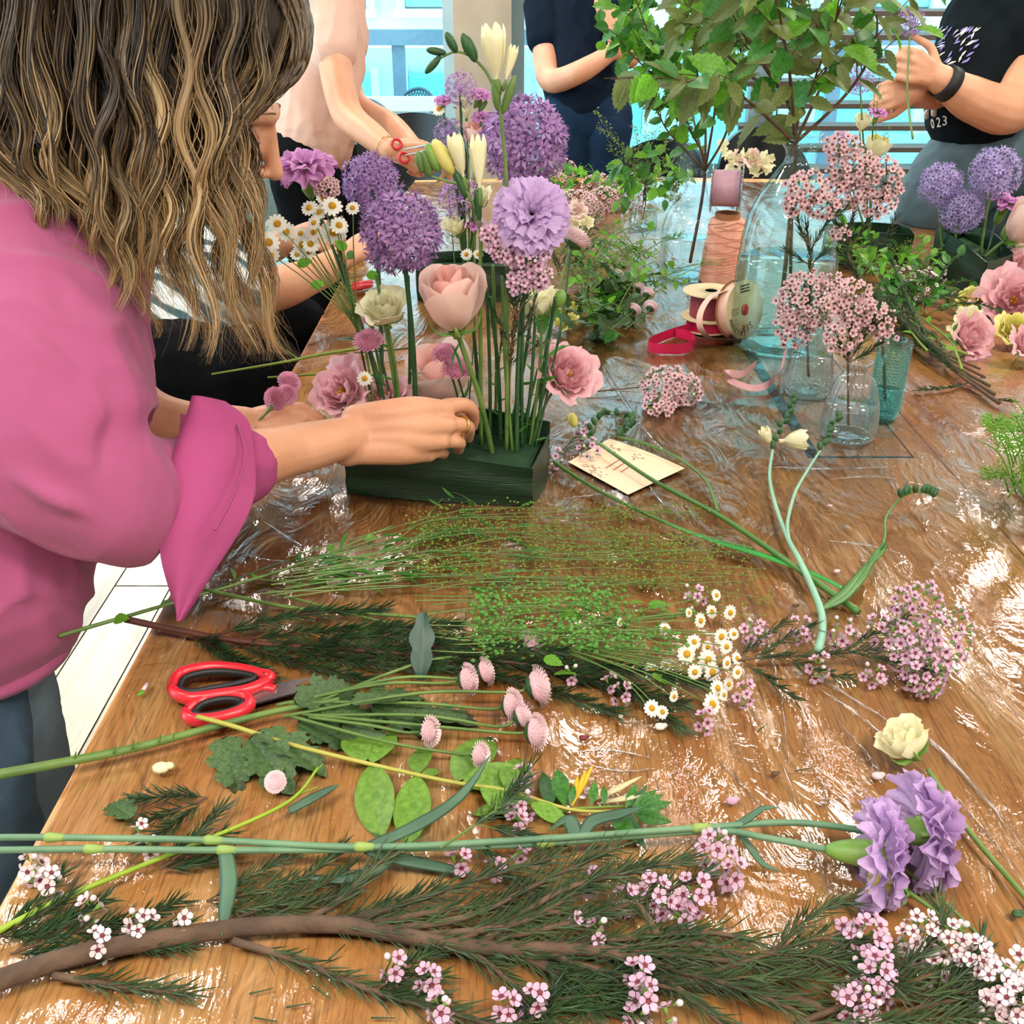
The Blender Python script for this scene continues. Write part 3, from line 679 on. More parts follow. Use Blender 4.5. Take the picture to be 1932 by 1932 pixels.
# ============================================================ FLOWERS STANDING IN THE NEAR TRAY
def depth_at(y, z): return y * cos(PITCH) + (CAM.z - z) * sin(PITCH)
def B(u, y, z=.792): return Vector(((u - 966) / F * depth_at(y, z), y, z))
def SP(u, v, y=1.46): return Y(u, v, y)
def spx(n, y, v): return px(n, (SP(966, v, y) - CAM).dot(_fw))
GT = 'flowers standing in the near tray'
def stalk(root, pts, r0=.0028, r1=.0018, m=None, leaves=0, leafk='thin', ls=.03):
    mb = MB(); q = bez(pts, len(pts) * 6); mb.tube(q, [r0, r1], 7)
    part('stem', mb, m or G_stem, root)
    for i in range(leaves):
        k = int((i + .7) / (leaves + .5) * (len(q) - 2)); d = (q[k + 1] - q[k]).normalized(); o = rv(1); o = (o - d * o.dot(d)).normalized()
        inst('leaf', LEAF[leafk], along(q[k], d * .7 + o, rv(1) + Z, ls * rr(.7, 1.2)), root)
def T(label, cat, base, name):
    return thing(name, base.copy(), label, cat, GT)
# alliums
for (u, v, R, y, bu, by, lab, kd, n) in (
    (757, 440, 76, 1.44, 785, 1.44, 'large round purple allium in front of the others, left of the blush rose', 'deep', 190),
    (988, 268, 82, 1.56, 972, 1.48, 'largest purple allium, highest of the near tray, behind the lilac carnation', 'deep', 200),
    (700, 345, 56, 1.60, 720, 1.50, 'purple allium half hidden behind the front allium, right of the mauve carnation', 'deep', 130)):
    b = B(bu, by); c = SP(u, v, y); rt_ = T(lab, 'flower', b, 'allium'); Rw = spx(R, y, v)
    stalk(rt_, [b, b.lerp(c, .5) + Vector((.006, 0, 0)), c], .0042, .0034, G_dark)
    allium(rt_, c, Rw, n, kd)
# carnations
b = B(742, 1.45); rt_ = T('mauve pink carnation seen from the side at the left of the near tray', 'flower', b, 'carnation')
c = SP(577, 318, 1.50); e = carnation(rt_, c, (-.05, -.25, 1), spx(55, 1.5, 310), 'mauve', cl=1.1)
stalk(rt_, [b, SP(690, 640, 1.47), SP(640, 500, 1.49), SP(600, 400, 1.5), e], .003, .002, G_dark, 2, 'lance', .05)
b = B(985, 1.44); rt_ = T('big lilac carnation facing the camera above the pink waxflower', 'flower', b, 'carnation')
c = SP(1003, 405, 1.42); e = carnation(rt_, c, (.05, -.82, .55), spx(70, 1.42, 400), 'lilac', ((6, .4, 78), (8, .65, 58), (9, .88, 34), (10, 1.0, 10)))
stalk(rt_, [b, SP(985, 650, 1.45), SP(992, 500, 1.45), e], .003, .0022, G_dark)
# freesias
def freesia(lab, base, pts, blooms, buds, group=GT, name='freesia', y=1.44):
    rt_ = thing(name, base.copy(), lab, 'flower', group)
    mb = MB(); q = bez(pts, len(pts) * 6); mb.tube(q, [.0032, .0014], 7); part('stem', mb, G_stem, rt_)
    for (c, ax, R, H_) in blooms:
        tulipish(rt_, c, Vector(ax), R, H_, cream)
        mbx = MB(); bud(mbx, c - Vector(ax).normalized() * H_ * .18, Vector(ax).normalized(), H_ * .35, R * .30); part('bract', mbx, G_stem, rt_)
    for (p, d, L_, r, m_) in buds:
        mbx = MB(); bud(mbx, p, Vector(d).normalized(), L_, r); part('bud', mbx, m_, rt_)
    return rt_
y = 1.43
b = B(956, y)
freesia('tall cream freesia with a curved row of green buds, highest flower of the near tray', b,
    [b, SP(957, 600, y), SP(956, 365, y), SP(948, 250, y), SP(940, 190, y), SP(920, 140, y), SP(890, 108, y), SP(858, 98, y), SP(822, 115, y)],
    [(SP(938, 165, y), (-.08, -.1, 1), spx(31, y, 100), spx(112, y, 100)), (SP(952, 160, y), (.28, .1, 1), spx(13, y, 100), spx(72, y, 100))],
    [(SP(898, 118, y), (-.4, 0, 1), .034, .007, G_dark), (SP(888, 108, y), (-.35, 0, 1), .03, .0062, G_dark), (SP(862, 100, y), (-.5, 0, .9), .028, .006, G_dark), (SP(842, 100, y), (-1, 0, .15), .026, .005, G_dark), (SP(832, 105, y), (-.8, 0, -.8), .03, .005, G_dark), (SP(940, 210, y), (-.15, 0, 1), .04, .006, G_stem), (SP(948, 215, y), (.35, 0, 1), .05, .006, G_stem)])
b = B(908, 1.45)
freesia('cream freesia with yellow and green buds arching left above the blush rose', b,
    [b, SP(906, 560, y), SP(906, 430, y), SP(890, 380, y), SP(868, 350, y), SP(835, 340, y), SP(805, 328, y), SP(792, 305, y)],
    [(SP(877, 345, y), (-.22, -.1, 1), spx(20, y, 300), spx(92, y, 300)), (SP(905, 370, y), (-.02, .15, 1), spx(20, y, 300), spx(112, y, 300))],
    [(SP(855, 330, y), (-.5, 0, .9), .052, .011, butter), (SP(828, 325, y), (-.4, 0, 1), .040, .0085, calyx_m), (SP(812, 335, y), (-.25, 0, 1), .036, .007, G_stem), (SP(798, 328, y), (-.2, 0, 1), .03, .006, G_stem), (SP(793, 308, y), (-.1, 0, 1), .014, .004, G_stem), (SP(880, 375, y), (-.4, 0, 1), .04, .005, G_dark), (SP(905, 420, y), (-.1, 0, 1), .045, .005, G_dark)])
# blush rose
b = B(930, 1.42); rt_ = T('large blush pink rose at the centre of the near tray, left of the waxflower', 'flower', b, 'rose')
c = SP(862, 625, 1.38); rosebloom(rt_, c, (-.10, -.20, 1), spx(62, 1.38, 560), spx(132, 1.38, 560), rose_m, rose_in, 14, .015, .22)
stalk(rt_, [b, SP(905, 750, 1.4), SP(884, 690, 1.39), c], .0042, .0038, G_stem)
y = 1.40
for (du, dv, dz) in ((872, 640, 1), (850, 650, -1)): inst('leaf', LEAF['thin'], along(SP(du, dv, y - .02), Vector((-.6 * dz, -.3, -.8)), Z, .045), rt_)
b = B(850, 1.50, .80); rt_ = T('drooping blush rose low behind the hand, two lilac button flowers in front of it', 'flower', b, 'rose')
c = SP(850, 760, 1.52); rosebloom(rt_, c, (-.35, -.3, 1), spx(64, 1.5, 700), spx(130, 1.5, 700), rose_m, rose_in, 9, .01, .3)
stalk(rt_, [b, b.lerp(c, .5), c], .004, .0035)
# cream lisianthus
for (u, v, R, yy, bu, lab, ax) in ((730, 585, 42, 1.46, 760, 'cream ruffled lisianthus below the front purple allium', (0, -.45, 1)), (1022, 575, 38, 1.48, 1000, 'cream lisianthus turned right below the pink waxflower', (-.4, .1, 1))):
    b = B(bu, 1.45); rt_ = T(lab, 'flower', b, 'lisianthus'); c = SP(u, v + 22, yy)
    rosebloom(rt_, c, ax, spx(R, yy, v), spx(R * 1.45, yy, v), cream, cream, 13, .07, .5)
    stalk(rt_, [b, b.lerp(c, .6) + Vector((.004, 0, 0)), c], .0028, .002, G_stem, 3, 'thin', .035)
# pink lisianthus
for (u, v, R, yy, bu, lab, ax, H_) in ((650, 742, 52, 1.46, 715, 'open pink lisianthus with yellow stamens at the left end of the near tray', (-.45, -.7, .8), 52), (725, 760, 45, 1.47, 745, 'pink lisianthus facing down behind the back of the hand', (-.1, -.5, 1), 52), (1065, 712, 52, 1.50, 1002, 'frilled pink lisianthus leaning out at the right of the near tray', (.45, -.7, .6), 60)):
    b = B(bu, 1.47); rt_ = T(lab, 'flower', b, 'lisianthus'); c = SP(u, v, yy) - Vector(ax).normalized() * spx(R * .35, yy, v)
    rosebloom(rt_, c, ax, spx(R, yy, v), spx(H_, yy, v), pinkl, pinkl, 14, .085, .6)
    mbx = MB(); a_ = Vector(ax).normalized()
    for k in range(5): bud(mbx, c + a_ * .01 + rv(.002), (a_ + rv(.3)).normalized(), .026, .0022)
    part('stamens', mbx, yolk, rt_)
    stalk(rt_, [b, b.lerp(c, .5) + Vector((0, 0, .012)), c], .0026, .002, G_stem)
# button chrysanthemums
for (u, v, R, yy, bu, lab, ax, k) in ((695, 645, 29, 1.44, 740, 'pink button chrysanthemum under the cream lisianthus', (-.1, -.4, 1), 'pink'), (838, 668, 24, 1.42, 880, 'upper of two lilac button chrysanthemums before the drooping rose', (-.2, -.4, 1), 'pink'), (862, 698, 29, 1.41, 885, 'lower of two lilac button chrysanthemums just above the fingers', (0, -.3, 1), 'pink'), (1085, 452, 32, 1.55, 1010, 'pale pink chrysanthemum seen from below at the right of the lilac carnation', (.5, .3, .8), 'pale'), (700, 600, 22, 1.5, 750, 'small dusty pink chrysanthemum behind the left stems', (0, -.3, 1), 'pink')):
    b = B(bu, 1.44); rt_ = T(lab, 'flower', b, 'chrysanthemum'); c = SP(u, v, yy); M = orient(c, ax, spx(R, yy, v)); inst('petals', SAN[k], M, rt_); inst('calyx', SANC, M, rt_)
    c2 = c - Vector(ax).normalized() * spx(R * .4, yy, v); stalk(rt_, [b, b.lerp(c2, .6) + Vector((.005, 0, 0)), c2], .002, .0016, G_dark, 1, 'thin', .03)
# waxflower in the tray
b = B(958, 1.44); y = 1.41
def cl(u, v, R, n, y, f=(0, -1, .5)): return (SP(u, v, y), (spx(R, y, v), spx(R * .8, y, v), spx(R * .85, y, v)), n, f)
waxplant('pink waxflower sprig under the big lilac carnation', [b, SP(962, 700, 1.43), SP(972, 600, 1.42), SP(980, 560, 1.42)], .0026,
    [[SP(975, 600, y), SP(950, 520, y)], [SP(975, 600, y), SP(1000, 540, y), SP(1015, 500, y)], [SP(968, 650, y), SP(1000, 600, y), SP(1010, 560, y)], [SP(968, 660, y), SP(935, 590, y)], [SP(968, 600, y), SP(980, 510, y)]],
    [cl(955, 470, 34, 34, y), cl(1000, 480, 38, 40, y), cl(1015, 520, 26, 24, y), cl(980, 530, 26, 22, y), cl(930, 440, 20, 14, y)], 'lilac', group=GT, fsz=.0068)
y = 1.47; b = B(720, 1.46)
waxplant('small pink waxflower sprig above the daisies on the left', [b, SP(660, 560, y), SP(630, 420, y), SP(618, 380, y)], .002,
    [[SP(630, 420, y), SP(610, 360, y)]], [cl(618, 356, 24, 40, y, (0, -1, .6)), cl(640, 420, 14, 10, y)], 'pink', group=GT, fsz=.0045)
b = B(930, 1.5); waxplant('bare reddish waxflower stems at the back of the near tray', [b, SP(945, 650, 1.5), SP(960, 560, 1.5)], .002, [[SP(945, 650, 1.5), SP(1000, 590, 1.5)], [SP(940, 700, 1.5), SP(1035, 640, 1.5)]], [cl(1000, 640, 22, 10, 1.52)], 'pink', group=GT, gap=.006)
# daisies (feverfew) arching out to the left
y = 1.45; b = B(712, 1.44); rt_ = T('branching spray of white and yellow daisies at the left of the near tray', 'flower', b, 'feverfew')
hub = SP(668, 560, y); mb = MB(); stem(mb, [b, SP(695, 690, y), hub], .0024, .0016)
HD = [(523, 422, 20), (540, 437, 19), (507, 457, 21), (512, 482, 16), (583, 392, 17), (602, 400, 15), (627, 388, 20), (610, 375, 14), (592, 437, 18), (567, 440, 15), (570, 462, 19), (586, 460, 17), (583, 475, 16), (630, 437, 27), (640, 425, 18), (665, 392, 14), (592, 420, 14), (560, 480, 13)]
for i, (u, v, r) in enumerate(HD):
    p = SP(u, v, y + rr(-.02, .02)); ax = Vector((rr(-.4, .4), -.9, rr(.3, 1.0))); daisy(rt_, p, ax, spx(r, y, v))
    mid = hub.lerp(p, .55) + Vector((0, 0, -.012)); stem(mb, [hub.lerp(b, .25 * R_()), mid, p - ax.normalized() * .006], .0011, .0007, 4)
part('stem', mb, G_stem, rt_)
for (u, v) in ((585, 540), (655, 470), (670, 485), (560, 500), (690, 520)): inst('leaf', LEAF['bright'], along(SP(u, v, y), rv(1), (0, -1, .3), .022), rt_)
b = B(690, 1.45, .85)
rt_ = T('single white daisy between the two pink lisianthus', 'flower', B(725, 1.46), 'feverfew'); daisy(rt_, SP(688, 714, 1.43), (0, -.9, .4), spx(15, 1.43, 714)); stalk(rt_, [B(725, 1.46), SP(690, 735, 1.44), SP(688, 716, 1.434)], .0014, .001)
rt_ = T('two small daisies just above the blush rose', 'flower', B(880, 1.5), 'feverfew'); daisy(rt_, SP(880, 480, 1.5), (-.2, -.9, .6), spx(12, 1.5, 480)); daisy(rt_, SP(902, 480, 1.5), (.2, -.9, .6), spx(10, 1.5, 480)); stalk(rt_, [B(880, 1.5), SP(895, 600, 1.5), SP(880, 485, 1.504)], .0014, .001)
SPR = sorted([(945, 925), (968, 948), (992, 1048), (915, 893), (1003, 1035), (975, 985), (935, 930), (960, 1008), (988, 1010), (925, 918), (1000, 1060), (770, 770), (760, 710), (745, 690)])
ORD_ = ['first', 'second', 'third', 'fourth', 'fifth', 'sixth', 'seventh', 'eighth', 'ninth', 'tenth', 'eleventh', 'twelfth', 'thirteenth', 'last']
# extra cut stems in the right half
for i, (u0, u1, v1, r) in enumerate(((945, 925, 560, .0034), (968, 948, 520, .003), (992, 1048, 560, .0034), (915, 893, 620, .0034), (1003, 1035, 640, .0026), (975, 985, 560, .0038), (935, 930, 500, .0026), (960, 1008, 560, .003), (988, 1010, 600, .003), (925, 918, 540, .003), (1000, 1060, 620, .0016), (770, 770, 520, .003), (760, 710, 520, .003), (745, 690, 560, .0026))):
    b = B(u0, 1.42 + .09 * R_()); rt_ = T(ORD_[SPR.index((u0, u1))] + ' from the left of the thin leafy sprigs standing in the near tray', 'greenery', b, 'greenery_sprig')
    stalk(rt_, [b, b.lerp(SP(u1, v1, 1.46), .5) + Vector((rr(-.005, .005), 0, 0)), SP(u1, v1, 1.46)], r, r * .8, random.choice([G_stem, G_dark, G_dark]), 3 if i % 2 else 5, 'thin', .028)
# lisianthus green buds, stock
b = B(1012, 1.47); rt_ = T('green lisianthus bud to the right of the cream bloom', 'flower', b, 'lisianthus_bud'); mbx = MB(); bud(mbx, SP(1050, 580, 1.48), Vector((.3, 0, 1)).normalized(), .028, .010); part('bud', mbx, calyx_m, rt_); stalk(rt_, [b, SP(1030, 650, 1.48), SP(1050, 580, 1.48)], .002, .0015)
b = B(985, 1.52); rt_ = T('peach and cream stock bloom behind the lilac carnation', 'flower', b, 'stock'); 
for (u, v, m_) in ((1088, 405, rose_m), (1100, 420, cream), (1080, 425, cream), (1092, 395, rose_m)): rosebloom(rt_, SP(u, v, 1.62), (rr(-.5, .5), -.8, .5), spx(15, 1.6, v), spx(16, 1.6, v), m_, m_, 7, .12, .6, sepal=False)
stalk(rt_, [b, SP(1040, 600, 1.56), SP(1090, 420, 1.63)], .0024, .002)
# grass seed stems among them
for (u0, v0, u1, v1) in ((700, 560, 722, 330), (860, 560, 868, 330), (1010, 560, 860, 300), (900, 520, 835, 290)): pass
# ============================================================ ARRANGEMENT BEHIND (second tray)
yb = 2.42; GB = 'flowers standing in the middle tray'
def B2(u, y=yb, z=.80): return Vector(((u - 966) / F * depth_at(y, z), y, z))
cT = B2(885, 2.44, .753); TR3 = [cT + Vector((x, yy, 0)) for x, yy in ((-.12, -.06), (.12, -.06), (.12, .07), (-.12, .07))]
tray(TR3, .08, 'leaf-wrapped flower tray farther up the table, half hidden behind the big rose', [(.08, .08, .005)] * 4)
def T2(label, cat, u, name, y=yb): b = B2(u, y); return b, thing(name, b.copy(), label, cat, GB)
for (u, v, R, lab, n) in ((868, 168, 34, 'small purple allium top of the middle tray, under the freesia bud row', 70), (850, 252, 32, 'small purple allium left of the peach rose in the middle tray', 60), (868, 372, 42, 'small purple allium behind the twin cream freesia blooms', 80)):
    b, rt_ = T2(lab, 'flower', 880, 'allium'); c = SP(u, v, yb); stalk(rt_, [b, b.lerp(c, .5), c], .004, .003, G_dark); allium(rt_, c, spx(R, yb, v), n, 'deep', .2)
for (u, v, R, lab) in ((836, 192, 17, 'small mauve carnation at the left top of the middle tray'), (906, 180, 20, 'small mauve carnation at the right top of the middle tray'), (910, 222, 20, 'small lilac carnation above the peach rose of the middle tray'), (895, 425, 20, 'small lilac carnation low in the middle tray')):
    b, rt_ = T2(lab, 'flower', 885, 'carnation'); c = SP(u, v, yb); e = carnation(rt_, c, (rr(-.2, .2), -.3, 1), spx(R, yb, v), 'mauve', ((4, .5, 70), (6, .8, 40), (7, 1.0, 12))); stalk(rt_, [b, b.lerp(e, .6), e], .0025, .002, G_dark)
b, rt_ = T2('peach rose in the middle tray behind the largest allium', 'flower', 895, 'rose'); c = SP(895, 275, yb); rosebloom(rt_, c, (.1, -.3, 1), spx(26, yb, 250), spx(45, yb, 250), rose_m, rose_in, 9, .02, .3); stalk(rt_, [b, c], .004, .0035)
b = B2(885); freesia('small cream freesia in the middle tray with two open blooms', b, [b, SP(884, 330, yb), SP(880, 240, yb)], [(SP(880, 225, yb), (0, -.5, 1), spx(10, yb, 200), spx(26, yb, 200)), (SP(878, 205, yb), (-.1, -.3, 1), spx(8, yb, 200), spx(24, yb, 200)), (SP(868, 330, yb), (-.1, -.3, 1), spx(9, yb, 200), spx(24, yb, 200))], [(SP(895, 205, yb), (.4, 0, 1), .03, .006, G_stem), (SP(905, 210, yb), (.6, 0, .8), .03, .005, G_stem)], GB)
for (u, v, m_, lab) in ((866, 442, cream, 'cream lisianthus in the middle tray beside the small lilac carnation'), (905, 390, cream, 'cream bloom in the middle tray between the freesia and the carnation')):
    b, rt_ = T2(lab, 'flower', 880, 'lisianthus'); c = SP(u, v, yb); rosebloom(rt_, c, (-.3, -.4, 1), spx(24, yb, v), spx(38, yb, v), m_, m_, 9, .06, .5); stalk(rt_, [b, c], .003, .002)
b, rt_ = T2('white daisy at the far left of the middle tray', 'flower', 860, 'feverfew'); daisy(rt_, SP(828, 205, yb), (-.2, -.9, .5), spx(14, yb, 205)); stalk(rt_, [b, SP(840, 300, yb), SP(828, 207, yb)], .0015, .001)
# ============================================================ VASES, REELS, CARDS
clear = glassmat('clear_glass', (.96, .985, .99)); aqua = glassmat('aqua_glass', (.86, .97, .95)); teal = glassmat('turquoise_glass', (.66, .95, .95))
water = glassmat('vase_water', (.90, .94, .93), rough=.0); water2 = glassmat('aqua_water', (.82, .92, .89))
def vase(name, u, vb, prof, m, label, wl=None, wm=None, n=40, rib=0, ribn=0, ribf=None, cat='vase', yy=None, group=None):
    """prof in (half width px, v px) from base upwards at the depth of its foot"""
    base = P(u, vb); 
    y_ = base.y; t0 = (base - CAM).dot(_fw)
    pts = []
    for (hw, v) in prof:
        q = Y(u, v, y_); pts.append((px(hw, (q - CAM).dot(_fw)), max(0, q.z - .756)))
    c = Vector((base.x, base.y, .756)); t = thing(name, c.copy(), label, cat, group)
    pts[0] = (pts[0][0], 0)
    pr = [(.0015, .004)] + [(pts[0][0] * .8, .004)] + pts
    # smooth profile
    sp = [Vector((a, b)) for a, b in pts]; sm = bez(sp, len(sp) * 5); sm = [(max(.002, q.x), q.y) for q in sm]
    mb = MB().lathe([(.0015, .003), (sm[0][0] * .9, .003)] + sm, c, n=n, rib=rib, ribn=ribn, ribf=ribf)
    part('glass_body', mb, m, t)
    rim = MB(); r_, h_ = sm[-1]; rim.tube([c + Vector((cos(a * pi / 16) * r_, sin(a * pi / 16) * r_, h_)) for a in range(33)], .0016, 6, caps=False); part('rim', rim, m, t)
    ft = MB(); r_, h_ = sm[0]; ft.tube([c + Vector((cos(a * pi / 16) * r_ * .97, sin(a * pi / 16) * r_ * .97, .004)) for a in range(33)], .004, 6, caps=False); part('foot', ft, m, t)
    if wl:
        hz = Y(u, wl, y_).z - .756; wp = [(a * .955, b) for a, b in sm if b < hz]; wp.append((wp[-1][0], hz)); wp.append((.001, hz))
        part('water', MB().lathe([(.001, .006)] + wp, c, n=n), wm or water, t)
    return t, c, sm
big, cbig, _ = vase('glass_bottle', 1466, 648, [(88, 648), (94, 630), (94, 560), (92, 480), (86, 420), (68, 370), (42, 325), (30, 305), (29, 285), (40, 268), (36, 262), (37, 252)], aqua, 'large aqua glass bottle holding the tall leafy branches', 487, water2)
jug, cjug, _ = vase('glass_jug', 1300, 520, [(54, 520), (58, 500), (58, 460), (57, 425), (44, 392), (26, 372), (20, 350), (18, 335), (20, 322)], clear, 'clear round glass jug with a loop handle left of the thread cone', 452, water)
yj = cjug.y; part('handle', MB().tube(bez([Y(1293, 378, yj), Y(1272, 392, yj), Y(1266, 372, yj), Y(1275, 350, yj), Y(1292, 345, yj), Y(1300, 356, yj)], 26), .008, 10), clear, jug)
ribv, crib, _rp = vase('ribbed_vase', 1521, 742, [(42, 742), (45, 725), (43, 700), (36, 660), (26, 625), (24, 608)], clear, 'tall ribbed clear vase with a knobbly crystal base', 672, water, 72, rib=.035, ribn=18)
mb = MB(); 
for j in range(7):
    for i in range(26):
        a = 2 * pi * (i + .5 * (j % 2)) / 26; r_ = .0325 * 1.45 - j * .0006; mb.ball(crib + Vector((cos(a) * px(44, 2.05), sin(a) * px(44, 2.05), .006 + j * .0062)), .0034, 5, 4)
part('crystal_base', mb, clear, ribv)
smb, csm, _sp = vase('bottle_vase', 1597, 826, [(46, 826), (51, 800), (49, 770), (43, 740), (34, 715), (20, 703), (17, 695), (25, 682)], clear, 'small clear fluted bottle vase with pink waxflower standing at the front', 762, water, 60, rib=.03, ribn=15)
bdv, cbd, _ = vase('beaded_vase', 1664, 788, [(24, 788), (26, 770), (28, 720), (29, 690), (24, 668), (18, 655), (19, 640)], teal, 'slim turquoise vase with rows of raised beads behind the small bottle vase', 735, glassmat('turquoise_water', (.6, .88, .88)), 40)
mb = MB(); hz = .118
for j in range(22):
    for i in range(24):
        a = 2 * pi * (i + .5 * (j % 2)) / 24; mb.ball(cbd + Vector((cos(a) * px(28, 1.86), sin(a) * px(28, 1.86), .012 + j * .0058)), .0023, 5, 4)
part('beads', mb, teal, bdv)
gv, cgv, _ = vase('small_vase', 1213, 430, [(26, 430), (27, 415), (20, 385), (13, 360), (17, 348)], clear, 'small clear vase holding green sprigs and grasses beyond the jug', 395, water)
# raised flutes running up the two clear vases
for tv, cv, pv_, k_ in ((ribv, crib, _rp, 18), (smb, csm, _sp, 14)):
    for i in range(k_):
        a = 2 * pi * i / k_; part('flute', MB().tube([cv + Vector((cos(a) * r_, sin(a) * r_, h_)) for r_, h_ in pv_[2::2]], .0013, 5), clear, tv)
# thread cone with ribbon reel standing on it
peach = mat('peach_thread', 'D68E78', 'E2A48C', rough=.8, scale=40)
rose_t = mat('dusky_ribbon', 'C48FA6', 'D4A6B6', rough=.5, scale=60, stretch=(1, 30, 1))
card = mat('kraft_card', 'CDB48C', 'D8C29C', rough=.8, scale=30); cardb = mat('brown_card_edge', 'A3683E', '8E5836', rough=.8)
bc = P(1361, 531); yc = bc.y; cc = Vector((bc.x, yc, .756)); ztop = Y(1361, 412, yc).z; hC = ztop - .756; tC = (Y(1361, 470, yc) - CAM).dot(_fw)
tc_ = thing('thread_cone', cc.copy(), 'peach thread wound in crossing lines on a tall cone', 'thread')
r0, r1 = px(44, tC), px(32, tC)
part('thread_body', MB().lathe([(.001, 0), (r0, 0), (r0, .004), (r1, hC - .004), (r1 * .9, hC), (.001, hC)], cc, n=32), peach, tc_)
mb = MB()
for k in range(46):
    a0 = rr(0, 6.3); z0 = rr(.0, hC * .9); sl = random.choice([-1, 1]) * rr(.25, .6); pts = []
    for i in range(15):
        a = a0 + i * .24; zz = z0 + sl * (i / 14 - .5) * .07 + .02
        if 0.002 < zz < hC: r_ = r0 + (r1 - r0) * zz / hC + .0008; pts.append(cc + Vector((cos(a) * r_, sin(a) * r_, zz)))
    if len(pts) > 3: mb.tube(pts, .0009, 4, caps=False)
part('thread_strands', mb, peach, tc_, kind='stuff')
part('core', MB().lathe([(r1 * .72, 0), (r1 * .72, .014), (r1 * .6, .014), (r1 * .6, 0)], cc + Vector((0, 0, hC)), n=24), cardb, tc_)
rc = Y(1374, 370, yc + .0); rc = Vector((rc.x - .006, yc, 0)); tR = tC; RR = px(43, tR); rc.z = ztop + .015 + RR
rs = thing('ribbon_reel', Vector((rc.x, rc.y, rc.z - RR)), 'clear plastic reel of dusky pink ribbon standing on top of the thread cone', 'ribbon')
axr = Vector((1, -.25, .02)).normalized(); wR = px(27, tR)
plas = glassmat('clear_plastic', (.80, .84, .88)); plas.node_tree.nodes['Math.001'].inputs[2].default_value = .28

for s in (-1, 1): part('flange', MB().lathe([(.01, 0), (RR, 0), (RR, .002), (.01, .002)], rc + axr * wR * s, axr, n=32), plas, rs)
part('wound_ribbon', MB().lathe([(RR * .72, -wR * .95)] + [(RR * (.74 + .015 * (i % 2)), -wR * .95 + wR * 1.9 * i / 16) for i in range(17)] + [(RR * .72, wR * .95)], rc, axr, n=32), rose_t, rs)
# cardboard reel of dark red cord, standing flat
cordm = mat('dark_red_cord', '7E2A38', '96404A', rough=.7, scale=60); redrib = mat('crimson_ribbon', 'C01442', 'D41E54', rough=.45, scale=30); 
b1 = P(1335, 622); c1_ = Vector((b1.x, b1.y, .756)); t1 = (c1_ - CAM).dot(_fw); zt = Y(1335, 548, b1.y + .0).z; h1 = zt - .756
def reel(name, c, r, h, core, m, label, rings=9, hole=True):
    t = thing(name, c.copy(), label, 'ribbon'); 
    for z_ in (0.0, h - .002): part('flange', MB().lathe([(r * .22, 0), (r, 0), (r, .002), (r * .22, .002), (r * .22, 0)], c + Vector((0, 0, z_)), n=40), card, t)
    pr = [(core * (1 + .03 * (i % 2)), .002 + (h - .004) * i / (rings * 2)) for i in range(rings * 2 + 1)]
    part('wound_cord', MB().lathe(pr, c, n=32), m, t); part('hub', MB().lathe([(r * .22, .0), (r * .22, h)], c, n=20), dark, t); return t
hr = .026
reel('ribbon_reel', c1_, px(46, t1), hr, px(40, t1), redrib, 'crimson ribbon reel lying flat under the dark red cord reel', 4)
reel('cord_reel', c1_ + Vector((0, 0, hr + .001)), px(52, t1), h1 - hr - .001, px(36, t1), cordm, 'cardboard reel of dark red cord stacked on the crimson ribbon reel')
# kraft reel on edge with lettering
b2 = P(1392, 640); ax2 = Vector((.62, -.72, .18)).normalized(); t2 = (b2 - CAM).dot(_fw); r2 = px(54, t2); c2 = Vector((b2.x - .004, b2.y, .757 + r2)); wr = .013
kr = thing('ribbon_reel', Vector((c2.x, c2.y, .756)), 'kraft card reel of peach ribbon standing on edge against the big bottle', 'ribbon')
for s in (-1, 1): part('flange', MB().lathe([(.006, -.001), (r2, -.001), (r2, .0015), (.006, .0015)], c2 + ax2 * wr * s, ax2, n=44), card if s > 0 else cardb, kr)
part('wound_ribbon', MB().lathe([(r2 * .93, -wr), (r2 * .93, wr)], c2, ax2, n=44), mat('peach_ribbon', 'E0AC98', 'EABAA8', rough=.45), kr)
part('red_emblem', MB().lathe([(.001, 0), (r2 * .20, 0), (r2 * .2, .0006), (.001, .0006)], c2 + ax2 * (wr + .0018), ax2, n=20), mat('emblem_red', 'C8202C', rough=.5), kr)
inkm = mat('black_ink', '2A2420', rough=.7)
def text(s_, parent, M, size, m, name='lettering', ext=.0003):
    cu = bpy.data.curves.new(name, 'FONT'); cu.body = s_; cu.size = size; cu.extrude = ext; cu.align_x = 'CENTER'; cu.align_y = 'CENTER'; cu.resolution_u = 2
    o = bpy.data.objects.new(name, cu); me = bpy.data.meshes.new_from_object(o); me.materials.clear(); me.materials.append(m); bpy.data.objects.remove(o)
    return inst(name, me, M, parent)
fx_, fy_, fz_ = frame(ax2)
def onface(a, rad, rot, lift=.0022):
    """letter centre at polar (a, rad) on the disc, baseline facing outwards"""
    upd = fx_ * cos(a) + fy_ * sin(a); p = c2 + ax2 * (wr + lift) + upd * rad; u_ = -upd if rot else upd; xx = u_.cross(ax2)
    return Matrix.Translation(p) @ Matrix((xx, u_, ax2)).transposed().to_4x4()
for i, ch in enumerate('NASTRI'): text(ch, kr, onface(radians(200 + i * 13), r2 * .82, True), r2 * .24, inkm)
for i, ch in enumerate('RIS'): text(ch, kr, onface(radians(262 + i * 17), r2 * .66, True), r2 * .36, inkm)
